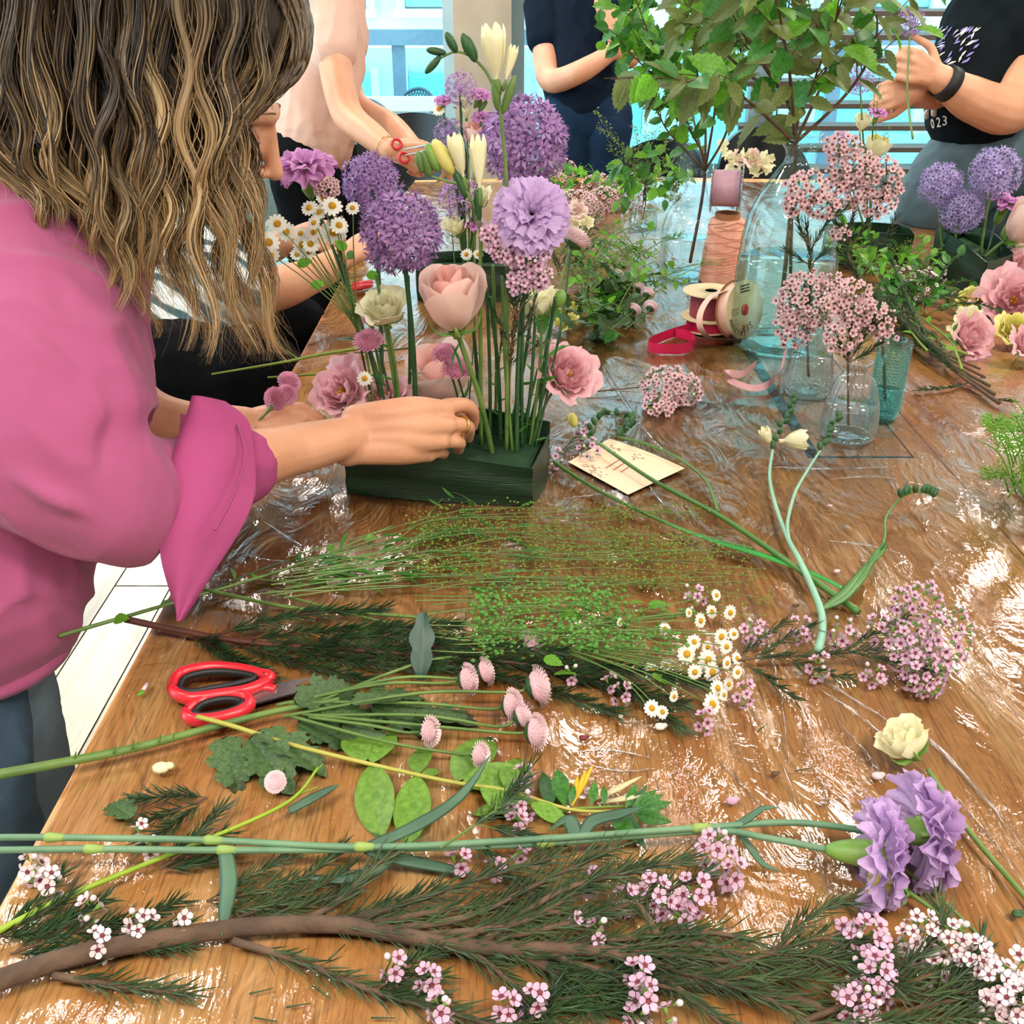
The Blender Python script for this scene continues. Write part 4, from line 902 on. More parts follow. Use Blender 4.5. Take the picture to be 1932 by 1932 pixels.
for i in range(4): part('print_line', MB().box(c2 + ax2 * (wr + .002) + fx_ * (-r2 * .5) + fy_ * (r2 * (.12 - .07 * i)), (r2 * .42, r2 * .02, .0004), M=Matrix((fx_, fy_, ax2)).transposed()), inkm, kr, smooth=False)
for i in range(3): part('print_line', MB().box(c2 + ax2 * (wr + .002) + fx_ * (r2 * .05) + fy_ * (r2 * (.82 - .1 * i)), (r2 * .5, r2 * .05, .0004), M=Matrix((fx_, fy_, ax2)).transposed()), inkm, kr, smooth=False)
def ribbon(pts, w, tilt, m, label, name='ribbon', cat='ribbon', th=.0005):
    """strip of width w along pts; tilt(i) gives the width direction"""
    mb = MB(); b = 0
    for s in (0, 1):
        for i, p in enumerate(pts):
            d = (pts[min(i + 1, len(pts) - 1)] - pts[max(i - 1, 0)]).normalized(); wv = tilt(i / (len(pts) - 1)); wv = (wv - d * wv.dot(d)).normalized(); nn = d.cross(wv) * th * (s - .5)
            mb.v += [p + nn, p + wv * w + nn]
    k = len(pts)
    for s in (0, 1):
        for i in range(k - 1):
            a = s * 2 * k + i * 2; mb.f.append((a, a + 1, a + 3, a + 2)); mb.m.append(0)
    return solo(name, mb, m, label, cat)
lo = [H(1325, 626), H(1300, 628), H(1255, 642), H(1226, 655), H(1226, 664), H(1255, 668), H(1290, 667), H(1309, 658), H(1306, 648), H(1290, 640), H(1274, 638)]
ribbon(bez(lo, 60), .021, lambda s: Z, redrib, 'crimson ribbon end curling into a loop on the film in front of the reels')
lp = [Y(1368, 545, b2.y), Y(1335, 560, b2.y - .01), Y(1316, 590, b2.y - .03), Y(1316, 620, b2.y - .04), H(1335, 640, .004), H(1362, 642, .002), H(1400, 640, .002)]
ribbon(bez(lp, 40), .018, lambda s: Vector((.55, -.75, .2 + s * .2)), mat('peach_ribbon', 'E0AC98'), 'peach ribbon looping off the kraft reel onto the table')
lp = [H(1478, 665, .012), H(1474, 690, .010), H(1465, 715, .006), H(1445, 735, .003), H(1420, 738, .003), H(1395, 732, .005), H(1374, 722, .012), H(1370, 712, .02), H(1380, 712, .018), H(1400, 712, .006), H(1425, 692, .003)]
ribbon(bez(lp, 50), .014, lambda s: Vector((.5, .75, .55 if s < .65 else .9)), mat('dusty_pink_ribbon', 'D9A2A2', 'CF9AA0', rough=.4), 'dusty pink ribbon trailing from behind the ribbed vase across the dark table strip')
# printed card
ca, cb_, cc_, cd_ = H(1072, 872, .0005), H(1185, 934, .0005), H(1292, 884, .004), H(1150, 828, .0005)
cg = thing('flower_care_card', ((ca + cc_) / 2), 'peach printed card with small botanical drawings lying right of the near tray', 'card')
part('sheet', MB().grid(lambda u, v: ca.lerp(cb_, u).lerp(cd_.lerp(cc_, u), v) + Vector((0, 0, .0006 + .003 * sin(pi * u) * v)), 10, 10), mat('card_paper', 'E8C6A2', 'EBD0B2', rough=.5, scale=3), cg)
def oncard(u, v): return ca.lerp(cb_, u).lerp(cd_.lerp(cc_, u), v) + Vector((0, 0, .0012 + .003 * sin(pi * u) * v))
xd = (cd_ - ca).normalized(); yd = (ca - cb_).normalized(); 
Mx = Matrix((xd, yd, xd.cross(yd))).transposed().to_4x4()
mb = MB()
for (u0, v0, k) in ((.28, .12, 14), (.45, .05, 10), (.2, .75, 12), (.55, .75, 12)):
    for i in range(k):
        u = u0 + rr(-.08, .08); v = v0 + rr(-.05, .09); a = rr(0, 6); p = oncard(u, max(0.02, v)); q = Vector((cos(a), sin(a), 0)) * .007; mb.quad(p, p + q * .5 + Vector((-q.y, q.x, 0)) * .12, p + q, p + q * .5 - Vector((-q.y, q.x, 0)) * .12)
part('printed_drawing', mb, mat('print_green_grey', '6B6A52', '8C6A6A', rough=.7), cg, smooth=False)

for i in range(3): part('printed_line', MB().box(oncard(.42 + .09 * i, .45), (.05 - .008 * i, .0016, .0003), M=Mx.to_3x3()), mat('print_red', 'A8504A', rough=.7), cg, smooth=False)
# red scissors lying near the left edge
redp = mat('red_plastic', 'C81E2C', 'D82836', rough=.3, coat=.3); rub = mat('black_rubber', '17181B', rough=.5); steel = mat('steel', 'A9ADB0', rough=.25, metal=.9)
sc = thing('scissors', H(450, 1300), 'pair of red handled scissors with black lined finger loops at the table edge', 'scissors')
def loop(uvs, r, m, h=.012, name='handle'):
    pts = [H(u, v, h) for u, v in uvs]; pts.append(pts[0]); q = bez(pts + [pts[1]], 44)[:40]
    part(name, MB().tube(q + [q[0]], r, 10, caps=False, flat=1.25), m, sc)
loop([(325, 1300), (340, 1272), (395, 1260), (450, 1263), (490, 1272), (512, 1280), (470, 1302), (410, 1312), (355, 1318)], .0062, redp)
loop([(338, 1298), (352, 1278), (398, 1268), (448, 1270), (482, 1279), (440, 1292), (395, 1300), (360, 1306)], .0035, rub, .013, 'rubber_lining')
loop([(352, 1345), (375, 1325), (420, 1312), (460, 1315), (472, 1328), (450, 1345), (405, 1357), (365, 1358)], .0062, redp, .010)
loop([(368, 1342), (385, 1328), (420, 1320), (450, 1322), (456, 1330), (438, 1340), (405, 1348), (378, 1350)], .0035, rub, .012, 'rubber_lining')
part('shank', MB().tube(bez([H(470, 1300, .011), H(500, 1296, .010), H(520, 1300, .009)], 8), [.006, .005], 8, flat=.8), redp, sc)
for dv in (0, 10):
    a = H(470, 1312 + dv, .009); b_ = H(545, 1292 + dv, .008); c_ = H(590, 1278 + dv * 2, .007); mb = MB(); w_ = Vector((.0, .008, 0)); mb.quad(a - w_, b_ - w_, b_ + w_, a + w_); mb.v += [b_ - w_, c_, b_ + w_]; mb.f.append((4, 5, 6)); mb.m.append(0)
    mb.v += [x - Vector((0, 0, .002)) for x in (a - w_, c_, a + w_)]; mb.f.append((7, 9, 8)); mb.m.append(0); part('blade', mb, steel, sc, smooth=False)
# pruners beyond the far tray
pr_ = thing('pruning_shears', H(1830, 462), 'orange-red handled pruning shears lying behind the far tray', 'shears')
part('handle', MB().tube(bez([H(1785, 452, .012), H(1820, 455, .014), H(1858, 452, .014)], 10), [.007, .011, .008], 8), mat('orange_red_plastic', 'E0452A', rough=.4), pr_)
part('handle', MB().tube(bez([H(1788, 465, .012), H(1830, 468, .016), H(1888, 470, .010)], 10), [.008, .013, .006], 8), mat('orange_red_plastic', 'E0452A'), pr_)
part('blade', MB().tube(bez([H(1858, 478, .008), H(1890, 484, .008), H(1915, 492, .006)], 8), [.006, .004], 6, flat=.4), dark, pr_)
pr_ = thing('pruning_shears', H(670, 536), 'red snips lying behind the left stems near the standing hands', 'shears')
for dv in (0, 6): part('handle', MB().tube(bez([H(660, 540 + dv, .010), H(680, 536 + dv, .012), H(702, 532 + dv, .01)], 8), [.006, .008, .005], 8), redp, pr_)
part('blade', MB().tube([H(702, 532, .008), H(725, 526, .006)], [.005, .001], 6, flat=.4), steel, pr_)
# ============================================================ LEAFY BRANCHES
def branchset(name, label, main, kinds, ls, cat='branch', r=.005, gap=.022, m=brown, twigs=3, droop=.35, group=None, face=(0, -1, .4), tw=.12):
    """main: list of (points) ; leaves alternate along each branch and its side twigs"""
    t = thing(name, main[0][0].copy(), label, cat, group); mb = MB(); n = 0
    def leaves(q, g):
        nonlocal n
        acc = 0
        for i in range(len(q) - 1):
            d = q[i + 1] - q[i]; acc += d.length
            if acc > g:
                acc = 0; n += 1; dn = d.normalized(); x, y, _ = frame(dn); a = n * 2.4 + rr(-.5, .5); o = x * cos(a) + y * sin(a)
                dd = dn * .55 + o * .8 + Vector((0, 0, -droop)); nn = Vector(face) + Z * .6 + rv(.7)
                s = ls * rr(.65, 1.2); inst('leaf', LEAF[random.choice(kinds)], along(q[i], dd, nn, s), t)
    for k, pts in enumerate(main):
        q = bez(pts, max(10, len(pts) * 9)); mb.tube(q, [r if k == 0 else r * .75, r * .25], 7); leaves(q[len(q) // 4:], gap)
        for j in range(twigs):
            i = int(len(q) * rr(.35, .92)); d = (q[min(i + 1, len(q) - 1)] - q[i - 1]).normalized(); o = rv(1); o.z = abs(o.z) * .3; e = q[i] + (d * .6 + o.normalized() * .8) * tw * rr(.5, 1.1)
            w = bez([q[i], q[i].lerp(e, .5) + Vector((0, 0, .008)), e], 10); mb.tube(w, [r * .3, r * .12], 4); leaves(w[2:], gap * .8)
    part('branch', mb, m, t); return t
yo = cbig.y
O = lambda u, v, dy=0: Y(u, v, yo + dy)
foot = cbig + Vector((.0, 0, .05)); nk = O(1500, 270)
branchset('leafy_branch', 'tall olive-green leafy branches standing in the large aqua bottle',
    [[foot, nk, O(1465, 160), O(1400, 60), O(1350, -40)], [foot + Vector((.02, 0, 0)), nk, O(1530, 170, -.05), O(1570, 60, -.08), O(1600, -40, -.1)], [nk, O(1490, 140, -.1), O(1470, 20, -.16), O(1450, -80, -.2)],
     [nk, O(1590, 185), O(1640, 110), O(1655, 40), O(1630, -10)], [nk, O(1440, 215, -.1), O(1380, 170, -.16), O(1310, 160, -.2)], [nk, O(1560, 120, .1), O(1520, 30, .12), O(1500, -60, .15)], [O(1470, 180), O(1400, 130, .08), O(1330, 60, .1), O(1290, 0, .1)]],
    ['olive', 'olive', 'ovate', 'olive', 'bright'], .070, gap=.021, twigs=7, droop=.55, tw=.14)
yj2 = cjug.y; J = lambda u, v, dy=0: Y(u, v, yj2 + dy)
nk = J(1330, 322); foot = cjug + Vector((0, 0, .03))
branchset('leafy_branch', 'bright green small-leaved branches spreading from the clear jug',
    [[foot, nk, J(1300, 240), J(1255, 140), J(1215, 40), J(1190, -30)], [nk, J(1330, 220), J(1310, 110), J(1290, 0), J(1280, -60)], [nk, J(1370, 250), J(1390, 150), J(1400, 60), J(1390, -20)], [nk, J(1290, 280), J(1255, 240), J(1235, 190)], [nk, J(1300, 200, .15), J(1240, 90, .2), J(1180, 10, .2)], [nk, J(1350, 190, -.15), J(1340, 90, -.2), J(1320, -10, -.2)], [J(1270, 170), J(1220, 130), J(1185, 95)]],
    ['bright', 'ovate', 'bright', 'ovate'], .048, gap=.015, twigs=9, droop=.15, r=.0045, tw=.13)
# grasses and greens of the small vase
yg = cgv.y; GV = lambda u, v, dy=0: Y(u, v, yg + dy); nk = GV(1217, 350)
t = thing('seed_grass', cgv.copy(), 'airy green seed-head grasses fanning out of the small vase', 'grass'); mb = MB()
for (u, v, n) in ((1125, 210, 90), (1130, 240, 90), (1150, 280, 60), (1220, 195, 60), (1195, 240, 60), (1245, 220, 60), (1260, 260, 60), (1280, 240, 50), (1300, 270, 50), (1190, 280, 50), (1160, 320, 50), (1290, 300, 50)):
    grass(mb, [cgv + Vector((0, 0, .05)), nk, nk.lerp(GV(u, v), .5) + Vector((0, 0, .012)), GV(u, v, rr(-.05, .05))], n=n, br=.026, seedr=.0022, start=.45)
part('grass_stems', mb, [G_dark, G_lime], t, smooth=False, kind='stuff')
branchset('leafy_sprig', 'dark green leaf sprigs drooping around the rim of the small vase', [[nk - Z * .1, nk, GV(1180, 345), GV(1190, 390)], [nk, GV(1250, 340), GV(1255, 385)], [nk, GV(1215, 310), GV(1240, 290)], [nk, GV(1180, 310), GV(1165, 330)]], ['ovate', 'ovate', 'bright'], .05, 'greenery', r=.002, gap=.016, twigs=3, tw=.05)
# ============================================================ RIGHT-HAND SIDE: waxflower in vases
yr = crib.y; R1 = lambda u, v, dy=0: Y(u, v, yr + dy)
def C(f, u, v, ru, rv_, n, face=(0, -1, .6), dy=0):
    p = f(u, v, dy); t = (p - CAM).dot(_fw); return (p, (px(ru, t), px(min(ru, rv_), t), px(rv_, t)), n, face)
nk = R1(1523, 612)
waxplant('dense rounded bunch of pink waxflower filling the ribbed vase', [crib + Z * .03, nk, R1(1525, 580)], .0024, [[nk, R1(1495, 560)], [nk, R1(1550, 560)], [nk, R1(1520, 540)]], [C(R1, 1520, 570, 58, 62, 150), C(R1, 1500, 620, 38, 40, 46), C(R1, 1572, 545, 28, 28, 30)], 'pink', fsz=.0068)
waxplant('tall pink waxflower sprig rising above the ribbed vase in front of the bottle', [crib + Z * .03, nk, R1(1530, 500), R1(1520, 420)], .0028, [[R1(1525, 470), R1(1500, 400)], [R1(1525, 480), R1(1560, 420), R1(1600, 390)], [R1(1528, 500), R1(1480, 470)], [R1(1530, 500), R1(1560, 470)]],
    [C(R1, 1520, 355, 42, 36, 46), C(R1, 1500, 385, 22, 22, 18), C(R1, 1555, 390, 34, 26, 30)], 'pink', fsz=.007, gap=.0018)
yb2 = cbd.y; R2 = lambda u, v, dy=0: Y(u, v, yb2 + dy); nk = R2(1664, 645)
waxplant('big spreading pink waxflower branch high on the right in the turquoise vase', [cbd + Z * .03, nk, R2(1640, 560, .1), R2(1600, 480, .15), R2(1610, 400, .15)], .003, [[R2(1610, 460, .15), R2(1570, 400, .15), R2(1590, 340, .15)], [R2(1610, 460, .15), R2(1650, 400, .15), R2(1680, 350, .15)], [R2(1610, 470, .15), R2(1670, 450, .15), R2(1690, 410, .15)], [R2(1620, 520, .15), R2(1580, 470, .15)]],
    [C(R2, 1590, 280, 36, 28, 40, dy=.15), C(R2, 1610, 320, 52, 40, 70, dy=.15), C(R2, 1660, 340, 44, 44, 60, dy=.15), C(R2, 1600, 360, 40, 34, 46, dy=.15), C(R2, 1650, 385, 44, 26, 40, dy=.15), C(R2, 1585, 440, 20, 14, 12, dy=.15)], 'pink', fsz=.0068, gap=.0018)
ys = csm.y; R3 = lambda u, v, dy=0: Y(u, v, ys + dy); nk = R3(1600, 686)
waxplant('loose pink waxflower sprig in the small fluted bottle vase', [csm + Z * .02, nk, R3(1605, 640), R3(1610, 600)], .0022, [[nk, R3(1580, 640)], [nk, R3(1640, 620), R3(1650, 590)], [R3(1605, 640), R3(1600, 580)], [nk, R3(1660, 650)], [R3(1605, 640), R3(1690, 590)]],
    [C(R3, 1588, 635, 34, 32, 40), C(R3, 1618, 585, 40, 30, 44), C(R3, 1658, 605, 30, 34, 30), C(R3, 1670, 637, 22, 14, 12), C(R3, 1565, 570, 20, 18, 14), C(R3, 1615, 550, 34, 22, 26)], 'pink', fsz=.0064, gap=.0016)
# arrangement behind: allium, carnations, freesia, cream rose
ya = 2.75; R4 = lambda u, v, dy=0: Y(u, v, ya + dy); bb = Vector(((1640 - 966) / F * depth_at(ya, .80), ya, .80)); GA = 'flowers of the arrangement behind the right-hand waxflower'
cT = Vector((bb.x, ya + .02, .753)); tray([cT + Vector(q) for q in ((-.1, -.06, 0), (.1, -.06, 0), (.1, .06, 0), (-.1, .06, 0))], .08, 'leaf-wrapped flower tray hidden behind the waxflower on the right', [(.08, .08, .005)] * 4)
def ev(name, lab, f):
    t = thing(name, bb.copy(), lab, 'flower', GA); e = f(t); stalk(t, [bb, bb.lerp(e, .5), e], .003, .002, G_stem)
ev('allium', 'purple allium right of the leafy branches in front of the blind', lambda t: (allium(t, R4(1622, 148), spx(30, ya, 148), 80, 'pale', .22), R4(1622, 148))[1])
ev('carnation', 'small mauve carnation above the cream flowers in front of the blind', lambda t: carnation(t, R4(1656, 214), (.2, -.2, 1), spx(18, ya, 214), 'mauve', ((4, .5, 70), (6, .8, 40), (7, 1.0, 12))))
ev('carnation', 'small lilac carnation above the high pink waxflower on the right', lambda t: carnation(t, R4(1588, 262), (-.2, -.3, 1), spx(20, ya, 262), 'lilac', ((4, .5, 70), (6, .8, 40), (7, 1.0, 12))))
ev('freesia', 'small cream freesia bloom left of the mauve carnation by the blind', lambda t: (tulipish(t, R4(1622, 250), (0, -.4, 1), spx(18, ya, 230), spx(34, ya, 230), cream, openn=.4), R4(1622, 250))[1])
ev('rose', 'cream rose behind the high pink waxflower on the right', lambda t: (rosebloom(t, R4(1645, 300), (.2, -.2, 1), spx(26, ya, 270), spx(45, ya, 270), cream, butter, 8, .01, .2), R4(1645, 300))[1])
t = thing('seed_grass', bb.copy(), 'fine seed-head grass beside the allium in front of the blind', 'grass', GA); mb = MB()
for (u, v) in ((1660, 120), (1650, 170), (1670, 240)): grass(mb, [bb, bb.lerp(R4(u, v), .6), R4(u, v)], n=40, br=.03, seedr=.0018, start=.6)
part('grass_stems', mb, [G_dark, G_lime], t, smooth=False, kind='stuff')
# far right tray flowers
cR = (TR2[0] + TR2[2]) / 2; yq = cR.y; R5 = lambda u, v, dy=0: Y(u, v, yq + dy); GR = 'flowers standing in the far right tray'
def bR(u, dy=0): yy = yq + dy; return Vector(((u - 966) / F * depth_at(yy, .82), yy, .82))
for (u, v, R, bu, bdy, lab) in ((1775, 348, 40, 1778, .03, 'left pale allium of three in the far right tray'), (1815, 398, 40, 1800, .0, 'lowest pale allium of three in the far right tray'), (1879, 325, 46, 1850, -.02, 'right and highest pale allium of three in the far right tray')):
    b = bR(bu, bdy); t = thing('allium', b.copy(), lab, 'flower', GR); c = R5(u, v, bdy); stalk(t, [b, b.lerp(c, .5) + Vector((-.004, 0, 0)), c], .004, .003, G_stem); allium(t, c, spx(R, yq, v), 130, 'pale', .24)
b = bR(1862, -.03); t = thing('carnation', b.copy(), 'mauve carnation behind the peach rose at the far right edge', 'flower', GR); e = carnation(t, R5(1898, 385, .02), (.2, -.2, 1), spx(34, yq, 380), 'mauve', ((5, .5, 70), (7, .8, 40), (8, 1.0, 12))); stalk(t, [b, b.lerp(e, .5), e], .003, .002, G_dark)
b = bR(1858, -.05); t = thing('rose', b.copy(), 'pale peach rose at the far right edge of the picture', 'flower', GR); c = R5(1905, 455, -.06); rosebloom(t, c, (.35, -.3, .8), spx(38, yq, 420), spx(84, yq, 420), rose_m, rose_in, 11, .01, .25); stalk(t, [b, b.lerp(c, .6) + Z * .01, c], .004, .0035)
branchset('leafy_sprig', 'few curved leaf stems in the far right tray under the peach rose', [[bR(1850, -.04), R5(1870, 480), R5(1890, 455)], [bR(1850, -.02), R5(1855, 470), R5(1845, 425)]], ['thin', 'lance'], .04, 'greenery', m=G_stem, r=.0018, twigs=1, group=GR, tw=.04)
# lisianthus group lying at the right
for (u, v, R, m_, lab, ax) in ((1905, 580, 50, pinkl, 'large open pink lisianthus at the right edge beside the cream ones', (-.4, -.8, .6)), (1862, 575, 30, pinkl, 'pink lisianthus partly behind the large open one at right', (-.4, -.3, 1)), (1810, 640, 42, pinkl, 'soft pink lisianthus lying under the white one on the right', (.4, -.7, .4)), (1822, 618, 27, cream, 'white lisianthus lying left of the large pink one', (-.3, -.8, .5)), (1830, 575, 24, butter, 'cream-yellow closed lisianthus lying in front of the far tray', (-.6, -.2, .8)),
    (1905, 632, 30, butter, 'yellow-green lisianthus below the large pink one at the edge', (-.1, -.7, .6)), (1925, 520, 34, pinkl, 'dusky pink lisianthus behind at the far right edge', (0, -.6, .8)), (1925, 660, 34, pinkl, 'pink lisianthus at the right edge under the yellow-green one', (.2, -.6, .6))):
    p = P(u, v, .78); tt_ = (p - CAM).dot(_fw); Rw = px(R, tt_); a_ = Vector(ax).normalized(); c = P(u, v + R * .5, .756) + Z * (Rw * .35) - a_ * Rw * .1; c.z = max(c.z, .757 + Rw * .55)
    t = thing('lisianthus', Vector((c.x, c.y, .756)), lab, 'flower', 'lisianthus lying at the right of the table')
    rosebloom(t, c, a_, Rw, Rw * 1.1, m_, m_, 12, .09, .6)
    mbx = MB(); [bud(mbx, c + a_ * Rw * .2 + rv(.002), (a_ + rv(.3)).normalized(), Rw * .55, Rw * .05) for _ in range(5)]; part('stamens', mbx, yolk, t)
    e = c - a_ * Rw * .5; e2 = e + Vector((.05, .06, 0)); e2.z = .760; stalk(t, [c, Vector((e.x, e.y, max(.762, e.z))), e2], .002, .0016)
# bundle of greenery and dark waxflower stems lying right of the vases
def lying(name, lab, pts, r, kinds=None, ls=.03, gap=.02, cat='greenery', m=None, group=None, ndl=0, heads=(), kind='pink', fsz=.0058, nln=.02, ngap=.0025, nm=None, extra=()):
    """a cut plant lying on the film; pts and extra twigs are world points"""
    t = thing(name, pts[0].copy(), lab, cat, group); mb = MB(); q = bez(pts, len(pts) * 7); mb.tube(q, [r, r * .45], 8); nb = MB()
    qs = [q] + [bez(e, len(e) * 5) for e in extra]
    for e in qs[1:]: mb.tube(e, [r * .45, r * .18], 5)
    part('stem', mb, m or G_stem, t)
    if ndl:
        for i, e in enumerate(qs): needles(nb, e[int(len(e) * (.35 if i == 0 else .15)):], nln, ngap, w=.0007)
        part('needles', nb, nm or needle_m, t, smooth=False, kind='stuff')
    if kinds:
        for e in qs:
            acc = 0
            for i in range(2, len(e) - 1):
                acc += (e[i + 1] - e[i]).length
                if acc > gap:
                    acc = 0; d = (e[i + 1] - e[i]).normalized(); o = rv(1); o.z = abs(o.z) * .4; o = (o - d * o.dot(d)).normalized(); inst('leaf', LEAF[random.choice(kinds)], along(e[i], d * .5 + o, Z + rv(.5), ls * rr(.6, 1.2)), t)
    for (c, rad, n, face) in heads:
        for i in range(n):
            zz = 1 - 2 * (i + .5) / n; r_ = math.sqrt(1 - zz * zz); a = i * 2.4 + rr(-.2, .2); d = Vector((cos(a) * r_, sin(a) * r_, zz)) * rr(.7, 1)
            p = c + Vector((d.x * rad[0], d.y * rad[1], d.z * rad[2])); p.z = max(p.z, .760); ax = d.normalized() + Vector(face) * .7 + rv(.3)
            if R_() < .15: inst('bud', WBUD, orient(p, ax, fsz * .9), t)
            else: inst('floret', WAX[kind], orient(p, ax, fsz * rr(.85, 1.15), rr(0, 6)), t)
    return t
def CL(u, v, ru, n, hgt=.018, face=(.3, -.5, .8), fl=.7):
    p = H(u, v, hgt * .9); w = px(ru, (p - CAM).dot(_fw)); return (p, (w, w * 1.0, hgt), n, face)
for i in range(5):
    e0 = H(1885 - i * 9, 760 - i * 16, .006 + i * .004); mid = H(1790 - i * 8, 690 - i * 10, .012 + i * .004); e1 = H(1690 - i * 6 + rr(-15, 15), 600 - i * 8, .02 + i * .004)
    lying('waxflower_branch', ['dark woody waxflower branch with forked cut end, nearest of the right-hand bundle', 'second dark waxflower branch of the right-hand bundle', 'middle dark waxflower branch of the right-hand bundle', 'fourth dark waxflower branch of the right-hand bundle', 'farthest dark waxflower branch of the right-hand bundle'][i], [e0, mid, e1], .0042 - .0004 * i, cat='branch', m=brown, ndl=1, group='waxflower bundle lying right of the vases',
          extra=[[mid, mid.lerp(e1, .5) + rv(.02) + Z * .01, e1 + rv(.05)], [mid.lerp(e1, .2), e1 + rv(.06) + Z * .02]] + ([[e0.lerp(mid, .1), e0 + Vector((.02, -.012, .006))]] if i == 0 else []), heads=[CL(1700 + i * 14, 585 - i * 18, 26, 14)] if i < 3 else (), kind='pale')
for (pts, r, lab) in (([(1715, 602), (1780, 650), (1825, 668)], .0034, 'yellow-green cut stem lying on top of the right-hand bundle'), ([(1725, 590), (1790, 640), (1806, 672), (1815, 697)], .0034, 'pale green cut stem pointing at the camera on the right-hand bundle'), ([(1705, 605), (1730, 640), (1750, 662)], .0026, 'short pale cut stem on the right-hand bundle'), ([(1640, 500), (1680, 560), (1720, 600)], .0024, 'olive stem leading back into the greenery on the right')):
    t = lying('cut_flower', lab, [H(u, v, .035 - .02 * i / len(pts)) for i, (u, v) in enumerate(pts)][::-1], r, ['bright'], .02, .08, m=G_lime)
lying('waxflower_branch', 'small needle twig lying alone below the right-hand bundle', [H(1855, 712, .004), H(1800, 730, .003), H(1735, 735, .006)], .0012, m=G_dark, ndl=1, cat='twig')
def heap(n, box, kinds, ls, lab, name='greenery_heap', m=G_stem, hmax=.08, ln=.15, gap=.02, grassn=0, seed=1, ndl=0, heads=()):
    """loose cut greenery piled on the table"""
    random.seed(seed); c = H((box[0] + box[2]) / 2, (box[1] + box[3]) / 2); t = thing(name, c, lab, 'greenery', 'loose greenery piled on the table'); mb = MB(); nb = MB(); gb = MB()
    for k in range(n):
        p = H(rr(box[0], box[2]), rr(box[1], box[3]), rr(.004, hmax * .4)); a = rr(0, 2 * pi); L_ = ln * rr(.5, 1.1); e = p + Vector((cos(a) * L_, sin(a) * L_ * .7, rr(0, hmax)))
        q = bez([p, p.lerp(e, .5) + Vector((0, 0, .02)), e], 10); mb.tube(q, [.0014, .0006], 5)
        for i in range(2, 9):
            if kinds and R_() < .8:
                d = (q[i + 1] - q[i]).normalized(); o = rv(1); o = (o - d * o.dot(d)).normalized(); inst('leaf', LEAF[random.choice(kinds)], along(q[i], d * .6 + o, Z + rv(.6), ls * rr(.6, 1.2)), t)
        if ndl: needles(nb, q[1:], .018, .0028)
        if grassn and k % 2 == 0: grass(gb, [p, p.lerp(e, .5) + Z * .02, e + Z * .01], n=grassn, br=.022, seedr=.0017, start=.2, zmin=.757)
    part('stems', mb, m, t, kind='stuff')
    if nb.v: part('needles', nb, needle_m, t, smooth=False, kind='stuff')
    if gb.v: part('seed_heads', gb, [m, m] if name == 'grass_clump' else [G_stem, G_lime], t, smooth=False, kind='stuff')
    for (cc2, rad, nn, face) in heads:
        for i in range(nn):
            d = Vector((random.gauss(0, 1), random.gauss(0, 1), random.gauss(0, 1))).normalized(); p = cc2 + Vector((d.x * rad[0], d.y * rad[1], d.z * rad[2])); p.z = max(p.z, .76); inst('floret', WAX['pale'], orient(p, d + Vector(face), .006, rr(0, 6)), t)
    return t
heap(34, (1600, 470, 1700, 560), ['bright', 'bright', 'ovate'], .032, 'bright green leafy sprigs piled behind the small vases on the right', seed=5, hmax=.09, grassn=24, ln=.13)
heap(20, (1650, 520, 1770, 610), ['ovate'], .03, 'mixed greenery with pale waxflower beside the far right tray', seed=6, hmax=.06, ndl=1, heads=[CL(1740, 540, 34, 60, .035), CL(1765, 520, 20, 30, .03), CL(1700, 525, 24, 30, .03)])
heap(46, (1090, 470, 1230, 600), ['bright', 'thin', 'thin'], .026, 'large heap of feathery greenery and grass right of the lilac carnation', seed=8, hmax=.13, grassn=60, ln=.16)
heap(16, (1090, 560, 1210, 640), ['chrys', 'chrys', 'ovate'], .06, 'lobed grey-green chrysanthemum leaves at the near side of the green heap', seed=9, hmax=.05, ln=.12)
heap(18, (1040, 440, 1150, 520), ['thin'], .025, 'dry brownish sprigs behind the lilac carnation', seed=10, hmax=.09, ln=.14, ndl=1, grassn=30, m=brown)
heap(26, (1010, 340, 1300, 372), ['bright', 'ovate'], .04, 'greenery along the far end of the table behind the pink waxflower', seed=11, hmax=.10, ln=.2, grassn=30)
G_bright = mat('bright_grass', '8CC040', '6CB030', rough=.5, trans=.35)
heap(26, (1900, 870, 2000, 945), None, .02, 'bright lime airy grass clump at the right edge of the table', 'grass_clump', seed=12, hmax=.10, ln=.10, grassn=150, m=G_bright)
heap(40, (1915, 850, 2010, 940), None, .02, 'second layer of lime airy grass at the right edge', 'grass_clump', seed=13, hmax=.15, ln=.07, grassn=160, m=G_bright)
